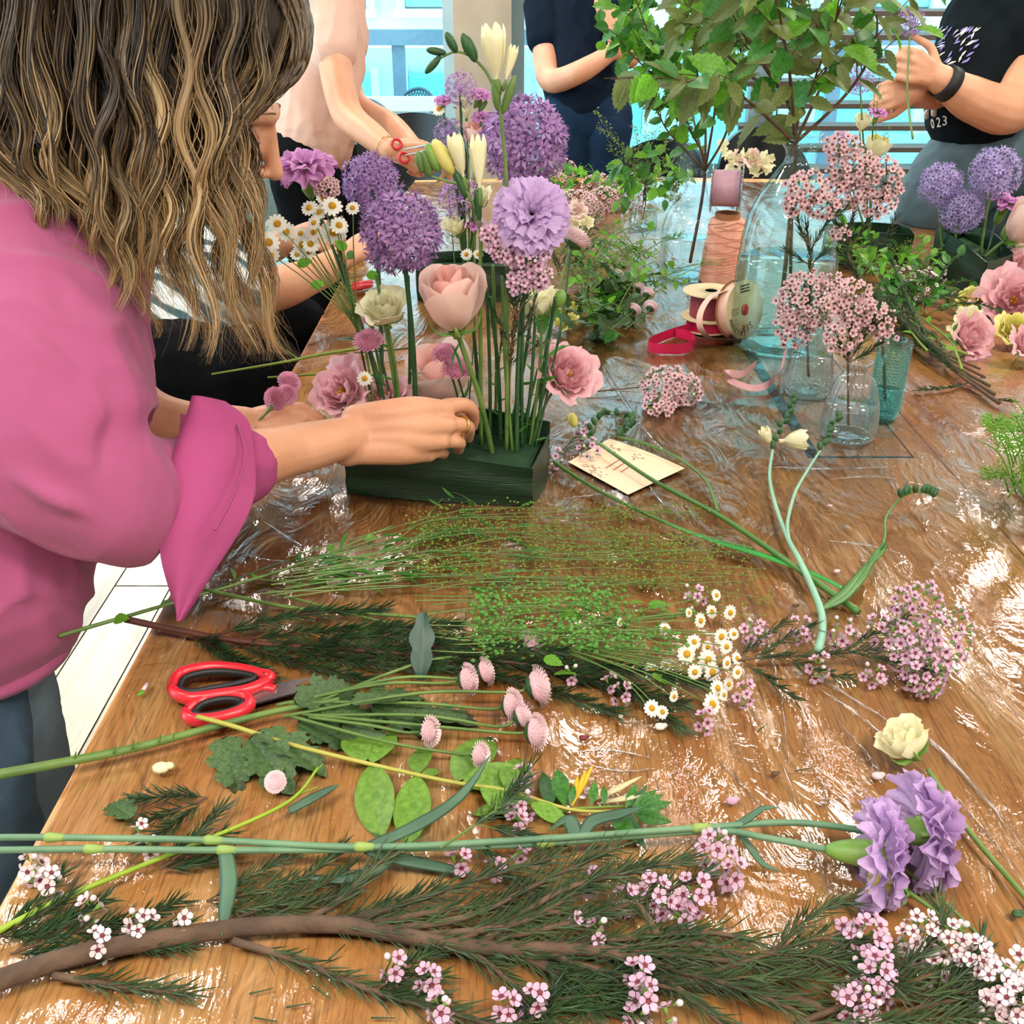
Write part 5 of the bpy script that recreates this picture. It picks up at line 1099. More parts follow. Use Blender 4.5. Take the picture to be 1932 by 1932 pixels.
# the yellow-green blooms and pale chrysanthemums in the green heap
ORD = ['first', 'second', 'third', 'fourth', 'fifth', 'sixth', 'seventh', 'eighth', 'ninth', 'tenth', 'eleventh']
for i, (u, v) in enumerate(((1165, 520), (1175, 500), (1185, 545), (1195, 585), (1205, 545), (1222, 555), (1228, 580))):
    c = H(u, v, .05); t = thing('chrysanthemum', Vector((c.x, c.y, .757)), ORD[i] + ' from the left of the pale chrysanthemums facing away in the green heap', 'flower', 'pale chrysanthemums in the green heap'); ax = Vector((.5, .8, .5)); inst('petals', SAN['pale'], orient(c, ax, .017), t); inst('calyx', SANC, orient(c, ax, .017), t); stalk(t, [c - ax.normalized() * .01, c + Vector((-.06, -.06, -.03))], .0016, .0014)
for i, (u, v) in enumerate(((1050, 595), (1060, 615), (1065, 590), (1075, 605), (1082, 585))):
    c = H(u, v, .03); t = thing('stock_floret', Vector((c.x, c.y, .757)), ORD[i] + ' from the left of the yellow-cream blooms right of the near tray stems', 'flower', 'yellow-cream blooms in the heap'); rosebloom(t, c, (rr(-.5, .5), -.7, .7), .014, .016, butter, butter, 6, .1, .5)
# pink waxflower bunches at the far end
for i, (u, v, r_, n) in enumerate(((1040, 345, 30, 60), (1085, 385, 42, 90), (1130, 352, 32, 60), (1140, 378, 30, 60), (1185, 375, 34, 70), (1060, 320, 26, 40), (1115, 400, 24, 40))):
    p = H(u, v, .03); w = px(r_, (p - CAM).dot(_fw)); t = thing('waxflower_bunch', Vector((p.x, p.y, .757)), ['left', 'large left-of-middle', 'upper middle', 'middle', 'rightmost', 'far upper left', 'nearest small'][i] + ' bunch of dusky pink waxflower lying at the far end of the table', 'flower', 'pink waxflower bunches at the far end')
    for k in range(n):
        zz = 1 - 2 * (k + .5) / n; r2_ = math.sqrt(1 - zz * zz); a = k * 2.4; d = Vector((cos(a) * r2_, sin(a) * r2_, zz)); q = p + Vector((d.x * w, d.y * w, d.z * .04)); q.z = max(q.z, .76); inst('floret', WAX['pink'], orient(q, d + Vector((0, -.5, .4)), .0085, rr(0, 6)), t)
    stalk(t, [p, p + Vector((-.05, .08, -.02))], .003, .002, brown)
for (u, v, lab) in ((1400, 305, 'cream stock flower behind the ribbon reel on the thread cone'),):
    p = H(u, v, .22); t = thing('stock', Vector((p.x, p.y, .757)), lab, 'flower')
    for k in range(12): rosebloom(t, p + Vector((rr(-.06, .06), rr(-.03, .03), rr(-.035, .035))), (rr(-.5, .5), -.8, .5), .02, .022, cream if k % 4 else rose_m, cream, 5, .1, .6, sepal=False)
    stalk(t, [Vector((p.x, p.y, .757)), p], .003, .002)
# ============================================================ CUT FLOWERS LYING IN THE FOREGROUND
random.seed(31)
def LP(*q): return [H(a[0], a[1], a[2] if len(a) > 2 else .004) for a in q]
# thick diagonal stem overhanging the table edge at left
lying('cut_stalk', 'long olive cut stem whose end overhangs the table edge below the pink cuff', LP((110, 1200, .02), (300, 1145, .016), (480, 1092, .008), (600, 1052, .008), (740, 992, .008)), .0026, ['bright', 'thin'], .022, .05, m=G_stem, extra=[LP((560, 1066), (640, 1070), (700, 1060)), LP((480, 1092), (560, 1100), (640, 1108))])
lying('cut_stalk', 'thin dark green stem crossing the long olive stem left of the grasses', LP((395, 1115, .008), (520, 1065, .01), (640, 1040, .008), (800, 1010, .008)), .0012, ['thin'], .03, .03, m=G_dark)
# airy grasses
def grassbunch(lab, stems, seeds=(G_stem, G_lime), nd=90, br=.03, sr=.0017, st=.35, group='airy seed-head grasses lying in front of the near tray', lv=0):
    t = thing('seed_grass', stems[0][0].copy(), lab, 'grass', group); mb = MB()
    for s in stems:
        grass(mb, s, n=nd, br=br, seedr=sr, start=st, zmin=.757)
        q = bez(s, 14)
        for i in range(lv):
            k = 1 + int(R_() * 8); d = (q[k + 1] - q[k]).normalized(); o = rv(1); o.z = abs(o.z) * .3; inst('leaf', LEAF['thin'], along(q[k], d + o * .6, Z, rr(.02, .045)), t)
    part('grass_stems', mb, list(seeds), t, smooth=False, kind='stuff'); return t
def fanstems(n, us, vs, um, vm, ue, ve, h=.012):
    out = []
    for i in range(n):
        f = (i + .5) / n; j = lambda a, b: a + (b - a) * f
        out.append([H(us + rr(-30, 30), j(*vs), h * R_() + .003), H((us + um) / 2, j(*vs) * .5 + j(*vm) * .5 + rr(-16, 16), h), H(um + rr(-80, 80), j(*vm) + rr(-14, 14), h * rr(.5, 1.8)), H((um + ue) / 2, (j(*vm) + j(*ve)) / 2 + rr(-22, 22), h * rr(.3, 2)), H(ue + rr(-120, 90), j(*ve) + rr(-26, 26), h * rr(.3, 1.8))])
    return out
grassbunch('upper bunch of airy olive seed-head grass just in front of the near tray', fanstems(11, 560, (1050, 1090), 900, (968, 1030), 1290, (965, 1035)), nd=120, lv=5)
grassbunch('middle bunch of airy olive seed-head grass reaching towards the daisies', fanstems(11, 520, (1085, 1130), 900, (1030, 1100), 1350, (1030, 1110)), nd=110, lv=5)
grassbunch('single seed-head grass stems trailing furthest right past the daisies', [LP((900, 1110), (1200, 1100), (1445, 1128, .01)), LP((900, 1090), (1200, 1095), (1425, 1170, .01)), LP((850, 1060), (1150, 1040), (1405, 1042, .012))], nd=80)
grassbunch('dense lime green seed-pod sprigs lying in the middle of the table', fanstems(13, 800, (1110, 1230), 1000, (1110, 1225), 1220, (1120, 1240), .03), seeds=(G_stem, mat('fresh_green', '4A8432', '68A044', rough=.5, trans=.2)), nd=90, br=.022, sr=.0026, st=.2)
t = lying('leafy_sprig', 'little leafy grass sprig leaning against the front of the near tray', [H(805, 975), H(850, 930, .01), H(897, 950, .075)], .0009, None, m=G_stem)
for (u, v, h, d) in ((858, 940, .03, (-.5, -.1, .5)), (880, 940, .045, (.4, 0, -.6)), (835, 955, .02, (-.6, 0, .3))): inst('leaf', LEAF['thin'], along(H(u, v, h), d, (0, -1, .3), .024), t)
# stems with daisies
DL = [(1296, 1228, 20), (1336, 1240, 22), (1310, 1205, 15), (1344, 1262, 20), (1361, 1195, 17), (1378, 1150, 15), (1322, 1165, 15), (1343, 1148, 14), (1352, 1117, 12), (1371, 1214, 15), (1391, 1236, 13), (1392, 1262, 14), (1372, 1245, 14), (1354, 1292, 17), (1375, 1285, 14), (1366, 1305, 13), (1344, 1323, 22), (1311, 1262, 16), (1230, 1260, 17), (1257, 1250, 14), (1255, 1180, 13), (1170, 1168, 9), (1230, 1330, 17), (1250, 1337, 14), (1335, 1215, 14), (1385, 1190, 12), (1300, 1150, 10), (1272, 1308, 12)]
t = thing('feverfew', H(560, 1140), 'spray of white and yellow daisies lying with its stems to the left', 'flower'); mb = MB()
hub1 = H(900, 1180, .015); hub2 = H(1080, 1195, .02); stem(mb, LP((385, 1112, .014), (560, 1148, .008), (760, 1162, .012)) + [hub1, hub2], .0026, .0018)
stem(mb, LP((520, 1120, .006), (800, 1190, .012), (1100, 1230, .016)), .0018, .0014); hub3 = H(1100, 1230, .016)
for i, (u, v, r) in enumerate(DL):
    hgt = rr(.012, .04); p = H(u, v + 6, hgt); ax = Vector((rr(.2, .8), -.75, rr(.3, .8))); daisy(t, p, ax, px(r, (p - CAM).dot(_fw)))
    s0 = hub2 if v < 1220 else hub3; stem(mb, [s0.lerp(hub1, .5 * R_()), s0.lerp(p, .5) + Z * .006, p - ax.normalized() * .005], .0010, .0007, 4)
part('stem', mb, G_stem, t)
for k in range(16): inst('leaf', LEAF['bright'], along(H(rr(950, 1230), rr(1130, 1290), rr(.005, .03)), rv(1) * .7 + Vector((1, 0, 0)), Z + rv(.4), rr(.018, .03)), t)
# dark needle branch with brown cut end
lying('waxflower_branch', 'waxflower branch with reddish brown cut end and dense dark needles above the scissors', LP((236, 1168, .018), (330, 1188, .014), (470, 1212, .01), (650, 1225, .012), (850, 1240, .012), (1050, 1262, .01), (1290, 1330, .008)), .0042, m=mat('dark_red_bark', '3A1E16', '54291C', rough=.6), ndl=1, cat='branch', nln=.026, ngap=.0011,
      extra=[LP((400, 1200, .01), (560, 1160, .016), (720, 1150, .014)), LP((450, 1208), (620, 1190, .02), (860, 1180, .016)), LP((520, 1215), (680, 1250, .01), (860, 1262, .008)), LP((430, 1208), (560, 1250, .008), (700, 1285, .006)), LP((640, 1225), (850, 1220, .02), (1060, 1230, .02)), LP((380, 1200), (430, 1235, .01), (500, 1265, .008)), LP((350, 1190), (450, 1250, .01), (515, 1285, .008)), LP((560, 1220), (700, 1200, .018), (860, 1210, .012)), LP((800, 1240), (1000, 1290, .006), (1160, 1345, .005)), LP((950, 1250), (1150, 1260, .012), (1330, 1290, .012)), LP((1000, 1260), (1180, 1300, .01), (1280, 1370, .006))],
      heads=[CL(1330, 1360, 14, 6), CL(1425, 1195, 26, 16), CL(1405, 1310, 16, 8), CL(1175, 1310, 16, 6), CL(1310, 1125, 24, 9), CL(1078, 1272, 12, 4), CL(1150, 1290, 10, 4)], kind='lilac')
# chrysanthemum stems with pale button heads seen from the side
t = thing('chrysanthemum', H(200, 1430), 'thick green chrysanthemum stems with pale pink button heads and grey-green lobed leaves', 'flower'); mb = MB()
stem(mb, LP((-20, 1464, .02), (110, 1440, .016), (250, 1412, .012), (400, 1372, .012), (520, 1342, .014), (640, 1320, .016)), .0052, .0030, 10, 30)
HDS = [(886, 1272, 1.0, (1, -.1, .25), 32), (920, 1255, .9, (1, .1, .3), 28), (970, 1322, 1.0, (.9, -.2, .3), 34), (1008, 1205, .8, (.7, .2, .6), 30), (1018, 1290, 1.15, (1, .1, .2), 40), (1015, 1372, 1.0, (.95, -.2, .2), 36), (815, 1368, 1.0, (.9, -.3, .3), 30), (910, 1412, .9, (.8, -.4, .3), 26), (990, 1340, .9, (.9, .2, .3), 30)]
for (u, v, s_, ax, r) in HDS:
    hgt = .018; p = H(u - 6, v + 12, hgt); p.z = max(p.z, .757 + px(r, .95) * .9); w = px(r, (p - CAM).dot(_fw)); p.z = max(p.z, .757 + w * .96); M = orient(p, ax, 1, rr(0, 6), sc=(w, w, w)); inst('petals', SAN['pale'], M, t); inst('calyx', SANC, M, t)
    b0 = H(560 + rr(-40, 60), 1335 + rr(-12, 20), .014); e = p - Vector(ax).normalized() * w * .45; stem(mb, [b0, b0.lerp(e, .55) + Vector((0, (p.y - b0.y) * .2, .004)), e - Vector(ax).normalized() * .02, e], .0019, .0014, 6, 16)
for (u0, v0) in ((300, 1400), (250, 1412), (215, 1420), (325, 1398), (140, 1435)):
    p = H(u0, v0, .016); stem(mb, [p, p + Vector((.004, .0, .011))], .0015, .0006, 5)
part('stem', mb, G_stem, t)
for (u, v, du, dv, L_, k, h) in ((555, 1330, 720, 1262, .075, 'chrys', .02), (660, 1332, 830, 1282, .082, 'chrys', .02), (480, 1380, 640, 1440, .085, 'chrys', .02), (470, 1390, 560, 1500, .078, 'chrys', .018), (420, 1390, 450, 1480, .07, 'chrys', .01), (640, 1370, 760, 1420, .06, 'chrys', .006), (700, 1330, 860, 1370, .08, 'chrys', .01), (780, 1350, 950, 1345, .07, 'chrys', .008), (560, 1360, 690, 1400, .07, 'chrys', .008), (600, 1350, 560, 1290, .05, 'chrys', .012), (250, 1545, 200, 1500, .045, 'chrys', .01), (600, 1345, 740, 1350, .07, 'chrys', .012)):
    a = H(u, v, h); b_ = H(du, dv, h * .8); inst('leaf', LEAF[k], along(a, b_ - a, Z + rv(.35), L_), t)
t2 = thing('chrysanthemum_leaf', H(795, 1290), 'dark blue-green lobed leaf standing up among the needle branches', 'leaf'); a = H(795, 1285, .006)
part('blade', MB().grid(lambda u, v: a + Vector(((u - .5) * .022 * (.35 + sin(pi * min(1, v * .95 + .05)) * (.55 + .45 * abs(sin(v * 8)))), .05 * v, .055 * v ** .8 + .006 * abs(u - .5))), 8, 20), mat('blue_green_leaf', '16382E', '1F4A38', rough=.4), t2)
# button head under the lobed leaf, near left
p = H(521, 1482, .012); p.z = .772; t2 = thing('chrysanthemum', Vector((p.x, p.y, .757)), 'single pale pink button head facing up below the lobed leaves', 'flower'); inst('petals', SAN['pale'], orient(p, (-.1, -.7, .8), .0105), t2); inst('calyx', SANC, orient(p, (-.1, -.7, .8), .0105), t2); stalk(t2, [p, H(540, 1440, .01)], .0014)
# yellow-green stem with smooth oval leaves
t = thing('oval_leaf_stem', H(400, 1370), 'yellow-green stem with smooth pale oval leaves lying across the middle foreground', 'greenery'); mb = MB()
stem(mb, LP((372, 1352, .022), (440, 1370, .02), (550, 1405, .016), (700, 1442, .014), (850, 1475, .012), (960, 1492, .01), (1080, 1528, .008), (1180, 1530, .01)), .0026, .0014, 8, 40)
part('stem', mb, mat('yellow_green_stem', '9A9A3C', 'B0A850', rough=.5), t)
for (u, v, du, dv, sc_) in ((700, 1440, 712, 1568, 1.0), (786, 1462, 768, 1585, 1.05), (860, 1475, 925, 1375, .9), (686, 1440, 660, 1372, .6), (702, 1440, 735, 1370, .6), (790, 1460, 795, 1400, .5), (795, 1465, 830, 1448, .45), (905, 1480, 990, 1540, .7), (1010, 1510, 890, 1525, .8), (1000, 1515, 1070, 1548, .8), (870, 1480, 1000, 1450, .6), (960, 1495, 980, 1420, .5), (930, 1485, 880, 1440, .4)):
    a = H(u, v, .012); b_ = H(du, dv, .006); inst('leaf', LEAF['oval'], along(a, b_ - a, Z + rv(.25), (b_ - a).length * rr(.98, 1.05)), t)
# alstroemeria tip
t = thing('alstroemeria', H(1050, 1530), 'wilted yellow alstroemeria tip with thin pointed green leaves', 'flower'); mb = MB(); stem(mb, LP((1010, 1535), (1100, 1525), (1200, 1520)), .0018, .0012)
part('stem', mb, G_lime, t)
for (u, v, du, dv) in ((1040, 1520, 1020, 1430), (1065, 1522, 1050, 1435), (1075, 1520, 1085, 1480), (1115, 1520, 1125, 1470), (1140, 1520, 1140, 1480), (1180, 1525, 1205, 1475), (1190, 1530, 1240, 1490), (1200, 1530, 1262, 1515), (1195, 1535, 1255, 1548), (1180, 1535, 1205, 1570), (1150, 1530, 1190, 1570), (1200, 1528, 1250, 1500), (1190, 1522, 1225, 1480)):
    a = H(u, v, .008); b_ = H(du, dv, .022); inst('leaf', LEAF['lance'] if R_() < .3 else LEAF['thin'], along(a, b_ - a, (0, -1, 1), (b_ - a).length * 1.02, sc=((b_ - a).length * 2.0,) + ((b_ - a).length,) * 2), t)
for (u, v) in ((1105, 1455), (1090, 1465), (1118, 1445)):
    mbx = MB(); a = H(1078, 1520, .006); b_ = H(u, v, .014); mbx.tube(bez([a, a.lerp(b_, .5), b_], 8), [.0012, .0035, .0008], 6, flat=.4); part('petal', mbx, mat('yellow_petal', 'E8B820', 'F0D048', trans=.3), t)
for (a_, b_) in (((1120, 1510), (1210, 1465)), ((1130, 1515), (1235, 1495))):
    part('withered_petal', MB().tube(bez([H(*a_), H((a_[0] + b_[0]) / 2, (a_[1] + b_[1]) / 2, .012), H(*b_, .01)], 10), [.001, .0045, .0008], 6, flat=.3), mat('withered_cream', 'D8CFA0', 'E6E0BC', trans=.3), t)
# lime stem at left
lying('cut_stalk', 'bright lime green stem slanting up from the lower left corner', LP((-20, 1765, .012), (120, 1695, .01), (250, 1640, .008), (400, 1580, .018), (545, 1512, .012), (600, 1448, .012)), .0030, None, m=mat('lime_stem', '8FA828', '7C9A24', rough=.45), extra=[LP((560, 1500), (600, 1485, .01)), LP((580, 1475), (610, 1440, .01))])
# carnation stems
nodem = mat('node_yellow_green', '8FA654', '7E9A50', rough=.5)
def carn_lying(lab, pts, nodes, bloom, ax, R, calyx_len):
    t = thing('carnation', pts[0].copy(), lab, 'flower', 'lilac carnations lying in the foreground'); mb = MB(); 
    q = bez(pts, 60); mb.tube(q, .0030, 9); part('stem', mb, G_pale if False else mat('carnation_stem', '4E7458', '6C8E6A', rough=.45, scale=14), t)
    for (u, v, h) in nodes: 
        i = min(range(len(q)), key=lambda k: (q[k] - H(u, v, h)).length); d = (q[min(i + 1, 59)] - q[i - 1]).normalized(); part('node', MB().tube([q[i] - d * .005, q[i] - d * .002, q[i] + d * .002, q[i] + d * .012], [.0031, .0046, .0044, .0031], 9), nodem, t)
    c = bloom; a_ = Vector(ax).normalized(); M0 = carnation(t, c, a_, R, 'lilac', ((5, .55, 70), (8, .8, 45), (9, 1.0, 20), (9, 1.02, -2)), calyx=False)
    e = c - a_ * calyx_len; part('calyx', MB().tube(bez([e, e + a_ * calyx_len * .25, e + a_ * calyx_len * .6, c, c + a_ * .004], 14), [.0035, .0085, .0115, .0120, .0110], 14), calyx_m, t)
    for k in range(5):
        th = k * 2 * pi / 5; x, y, z = frame(a_); o = x * cos(th) + y * sin(th); part('calyx_tooth', MB().tube([c + o * .0112 - a_ * .006, c + o * .0118 + a_ * .003, c + o * .0125 + a_ * .012], [.005, .004, .0005], 5, flat=.3), calyx_m, t)
    return t
c1b = H(1655, 1612, .034); c2b = H(1742, 1568, .036); a1 = Vector((1, -.18, .05)); a2 = Vector((1, -.05, .08))
e1 = c1b - a1.normalized() * .042; e2 = c2b - a2.normalized() * .042
t1 = carn_lying('nearer lilac carnation lying on its side with a fat green calyx', LP((-20, 1604, .03), (180, 1602, .028), (415, 1604, .026), (700, 1602, .02), (1010, 1592, .018), (1330, 1568, .02), (1440, 1580, .03)) + [e1], [(180, 1602, .028), (415, 1604, .026), (1010, 1592, .018)], c1b, a1, .043, .042)
t2_ = carn_lying('farther lilac carnation lying on its side behind the nearer one', LP((-20, 1580, .03), (105, 1580, .03), (390, 1585, .028), (690, 1598, .026), (1000, 1584, .024), (1320, 1562, .024), (1500, 1552, .028)) + [e2], [(105, 1580, .03), (390, 1585, .028), (690, 1598, .026), (1320, 1562, .024)], c2b, a2, .045, .042)
def strap(par, uvs, w, m=None):
    q = bez(LP(*uvs), 18); part('leaf', MB().tube(q, [w * .8, w, w * .8, w * .05], 6, flat=.16, upv=Vector((0, -.3, 1))), m or mat('carnation_leaf', '33513F', '4A6B52', rough=.5), par)
strap(t1, ((425, 1604, .026), (432, 1660, .02), (425, 1720, .014), (418, 1765, .016)), .0075)
strap(t2_, ((690, 1600, .026), (790, 1555, .03), (870, 1500, .03), (925, 1425, .025)), .0060)
strap(t2_, ((692, 1602, .02), (728, 1625, .014), (660, 1658, .012), (560, 1655, .01)), .0060)
strap(t1, ((700, 1605, .014), (760, 1622, .01), (840, 1638, .008), (900, 1650, .006)), .0060)
strap(t2_, ((1100, 1575, .02), (1120, 1548, .02), (1170, 1535, .022), (1215, 1522, .024)), .0065)
strap(t2_, ((1085, 1575, .02), (1070, 1545, .02), (1035, 1568, .014)), .0075)
strap(t2_, ((1380, 1560, .024), (1410, 1545, .03), (1440, 1525, .034), (1472, 1524, .034)), .0035)
strap(t1, ((1395, 1572, .02), (1420, 1605, .012), (1440, 1630, .008), (1475, 1645, .005)), .0035)
strap(t2_, ((545, 1530, .01), (600, 1500, .016), (640, 1480, .01)), .005)
# thick brown branch across the bottom
WB = mat('bark_brown', '48362A', '68503E', rough=.85, bump=.8, bscale=90, scale=25)
lying('waxflower_branch', 'thick brown woody waxflower branch running along the bottom of the picture', LP((-25, 1858, .012), (130, 1806, .012), (300, 1772, .012), (480, 1748, .012), (640, 1745, .012), (760, 1765, .012), (900, 1788, .012), (1080, 1790, .012), (1200, 1808, .012), (1300, 1845, .01), (1450, 1870, .008), (1620, 1925, .008)), .0085, m=WB, ndl=1, cat='branch', nln=.032, ngap=.0019, nm=needle2_m,
      extra=[LP((440, 1775, .01), (560, 1812, .006), (700, 1868, .006), (830, 1905, .008), (960, 1945, .01)), LP((100, 1840, .008), (220, 1860, .004), (352, 1876, .004)), LP((800, 1770, .012), (900, 1805, .01), (980, 1870, .01), (1050, 1945, .01)), LP((640, 1745, .01), (760, 1705, .014), (900, 1660, .02), (1040, 1620, .022)),
             LP((720, 1755, .01), (880, 1730, .016), (1020, 1665, .024), (1160, 1600, .03)), LP((800, 1765, .01), (980, 1740, .02), (1140, 1655, .028), (1290, 1625, .03)), LP((880, 1780), (1060, 1745, .02), (1200, 1700, .02), (1330, 1650, .025)), LP((1000, 1785), (1180, 1770, .014), (1330, 1760, .012), (1420, 1775, .01)), LP((1240, 1765, .02), (1215, 1720, .02), (1190, 1690, .02)),
             LP((1080, 1790), (1250, 1800, .016), (1420, 1815, .014), (1600, 1800, .02)), LP((820, 1775), (980, 1800, .008), (1160, 1880, .008)), LP((950, 1790), (1060, 1840, .008), (1200, 1900, .01)), LP((600, 1745), (700, 1720, .01), (800, 1690, .012)), LP((560, 1745), (640, 1700, .016), (700, 1640, .018), (760, 1600, .02)), LP((1150, 1800), (1350, 1850, .02), (1500, 1905, .02)), LP((680, 1750, .01), (820, 1720, .012), (980, 1700, .014)), LP((850, 1780, .01), (1000, 1725, .02), (1150, 1725, .02)), LP((900, 1785, .01), (1060, 1680, .03), (1220, 1640, .03)), LP((1000, 1790, .01), (1130, 1830, .01), (1290, 1870, .01)), LP((1120, 1800, .01), (1300, 1780, .016), (1480, 1830, .016)), LP((1000, 1790), (1080, 1870, .006), (1130, 1945, .006)), LP((1180, 1800), (1300, 1880, .012), (1380, 1950, .01))],
      heads=[CL(1350, 1610, 34, 16, .024), CL(1385, 1655, 20, 7, .02), CL(1240, 1690, 34, 14, .02), CL(1310, 1690, 34, 13, .02), CL(1290, 1730, 26, 9, .012), CL(1180, 1700, 18, 6, .018), CL(1110, 1660, 12, 3), CL(1125, 1762, 20, 6), CL(1080, 1750, 12, 3)], kind='lilac', fsz=.0066)
lying('waxflower_sprig', 'small waxflower sprig with upward pink flowers beside the oval leaves', LP((830, 1600, .03), (920, 1540, .03), (985, 1490, .03)), .0012, m=G_stem, cat='flower', ndl=1, nln=.024, ngap=.0018, extra=[LP((900, 1555, .03), (1000, 1580, .02), (1050, 1600, .01)), LP((880, 1570, .02), (950, 1640, .01), (1010, 1680, .01)), LP((930, 1540, .03), (960, 1500, .03), (1000, 1450, .03))],
      heads=[CL(990, 1465, 20, 6, .02), CL(985, 1515, 22, 7, .02), CL(975, 1555, 22, 6, .014), CL(868, 1628, 20, 6, .012), CL(935, 1640, 16, 5, .01), CL(978, 1610, 16, 5, .01)], kind='lilac', fsz=.0064)
for (uv, lab, hd) in ((((-20, 1770), (60, 1735), (130, 1690)), 'dark needle sprig at the lower left edge above the thick branch', [CL(60, 1640, 26, 8), CL(95, 1665, 18, 6)]), (((20, 1800), (110, 1770), (210, 1740)), 'needle sprig with three pale pink flowers in the lower left', [CL(170, 1718, 22, 6), CL(190, 1782, 22, 6), CL(265, 1748, 30, 9)]), (((150, 1760), (260, 1760), (350, 1745)), 'needle sprig touching the thick branch in the lower left', [CL(345, 1752, 12, 4)]), (((390, 1700), (450, 1690), (560, 1660)), 'feathery needle sprig under the carnation stems', []), (((440, 1735), (560, 1690), (660, 1640)), 'second feathery needle sprig under the carnation stems', []), (((300, 1640), (360, 1605), (430, 1570)), 'needle sprig between the lime stem and the carnation stems', [CL(265, 1570, 12, 4), CL(285, 1600, 12, 4)]), (((390, 1505), (330, 1530), (270, 1552)), 'small needle sprig on the wood near the table edge', []), (((700, 1870), (760, 1850), (830, 1840)), 'pink waxflower tips at the bottom left of centre', [CL(745, 1830, 20, 7), CL(812, 1855, 22, 8), CL(830, 1905, 22, 7)]), (((1000, 1890), (1100, 1880), (1200, 1870)), 'waxflower sprig with a vertical row of pink flowers at the bottom centre', [CL(1205, 1845, 24, 8, .02), CL(1215, 1885, 24, 9, .02), CL(1205, 1920, 22, 7, .01), CL(1265, 1915, 18, 4)]), (((930, 1945), (1000, 1925), (1060, 1900)), 'pink flowers at the very bottom edge left of centre', [CL(960, 1905, 26, 8), CL(1010, 1890, 20, 6)])):
    lying('waxflower_sprig', lab, LP(*[(a, b, .006 + .004 * i) for i, (a, b) in enumerate(uv)]), .0013, m=brown, cat='flower', ndl=1, nln=.022, ngap=.0013, nm=needle2_m if 'feathery' in lab else None, extra=[LP((uv[0][0], uv[0][1], .006), (uv[1][0] + 10, uv[1][1] - 30, .01), (uv[2][0] - 10, uv[2][1] - 45, .012)), LP((uv[0][0], uv[0][1], .006), (uv[1][0], uv[1][1] + 25, .008), (uv[2][0], uv[2][1] + 40, .008))], heads=hd, kind='lilac' if hd and uv[0][0] > 600 else 'pale', fsz=.0066)
# bottom right waxflower
for (uv, lab, hd) in ((((1300, 1850), (1450, 1800), (1560, 1770), (1680, 1800)), 'waxflower branch pointing right with pink heads at the lower right', [CL(1640, 1790, 40, 26, .03), CL(1655, 1850, 34, 24, .03), CL(1600, 1775, 26, 10, .02), CL(1620, 1895, 40, 26, .02)]), (((1500, 1932), (1640, 1880), (1780, 1830), (1850, 1800)), 'waxflower branch with white-pink heads at the lower right edge', [CL(1735, 1775, 34, 22, .03), CL(1800, 1790, 36, 26, .03), CL(1840, 1830, 36, 26, .03), CL(1770, 1840, 20, 8, .02)]), (((1600, 1950), (1740, 1900), (1850, 1880), (1940, 1870)), 'nearest waxflower branch filling the bottom right corner', [CL(1880, 1870, 40, 30, .03), CL(1915, 1910, 40, 26, .03), CL(1870, 1920, 34, 20, .02), CL(1925, 1840, 26, 14, .03)])):
    p = LP(*[(a, b, .012 + .006 * i) for i, (a, b) in enumerate(uv)])
    lying('waxflower_branch', lab, p, .0026, m=brown, cat='branch', ndl=1, nln=.026, ngap=.0014, nm=needle2_m, extra=[[p[1], p[2] + Vector((0, .02, .01)), p[3] + Vector((-.02, .04, .01))], [p[1], p[2] + Vector((0, -.02, 0)), p[3] + Vector((0, -.03, 0))], [p[0], p[1] + Vector((0, -.02, 0)), p[2] + Vector((0, -.04, 0))]], heads=hd, kind='pale' if 'white' in lab or 'corner' in lab else 'lilac', fsz=.0062)
# waxflower lying with head to the right
lying('waxflower_sprig', 'pink waxflower sprig lying with a big cone-shaped head at the right of the foreground', LP((1340, 1260, .012), (1420, 1242, .014), (1540, 1236, .018), (1660, 1222, .026)), .0020, m=brown, cat='flower', ndl=1, nln=.020, ngap=.0022,
      extra=[LP((1420, 1242, .014), (1500, 1195, .02), (1540, 1180, .03)), LP((1400, 1245, .012), (1460, 1290, .008), (1500, 1320, .006)), LP((1470, 1240, .014), (1560, 1270, .01), (1610, 1280, .008)), LP((1580, 1234, .02), (1680, 1180, .04), (1720, 1160, .05)), LP((1600, 1230, .02), (1700, 1250, .02), (1760, 1270, .02)), LP((1390, 1245), (1440, 1200, .02), (1490, 1170, .03))],
      heads=[CL(1735, 1165, 50, 50, .05, (.9, -.3, .3)), CL(1780, 1210, 50, 60, .05, (.9, -.3, .2)), CL(1720, 1225, 50, 46, .04, (.8, -.5, .2)), CL(1745, 1275, 44, 34, .025, (.8, -.5, .2)), CL(1700, 1140, 20, 14, .03), CL(1655, 1195, 28, 14, .03), CL(1590, 1195, 26, 14, .022), CL(1545, 1260, 20, 9, .02), CL(1650, 1275, 24, 9, .014), CL(1510, 1190, 20, 8, .02)], kind='lilac', fsz=.0062)
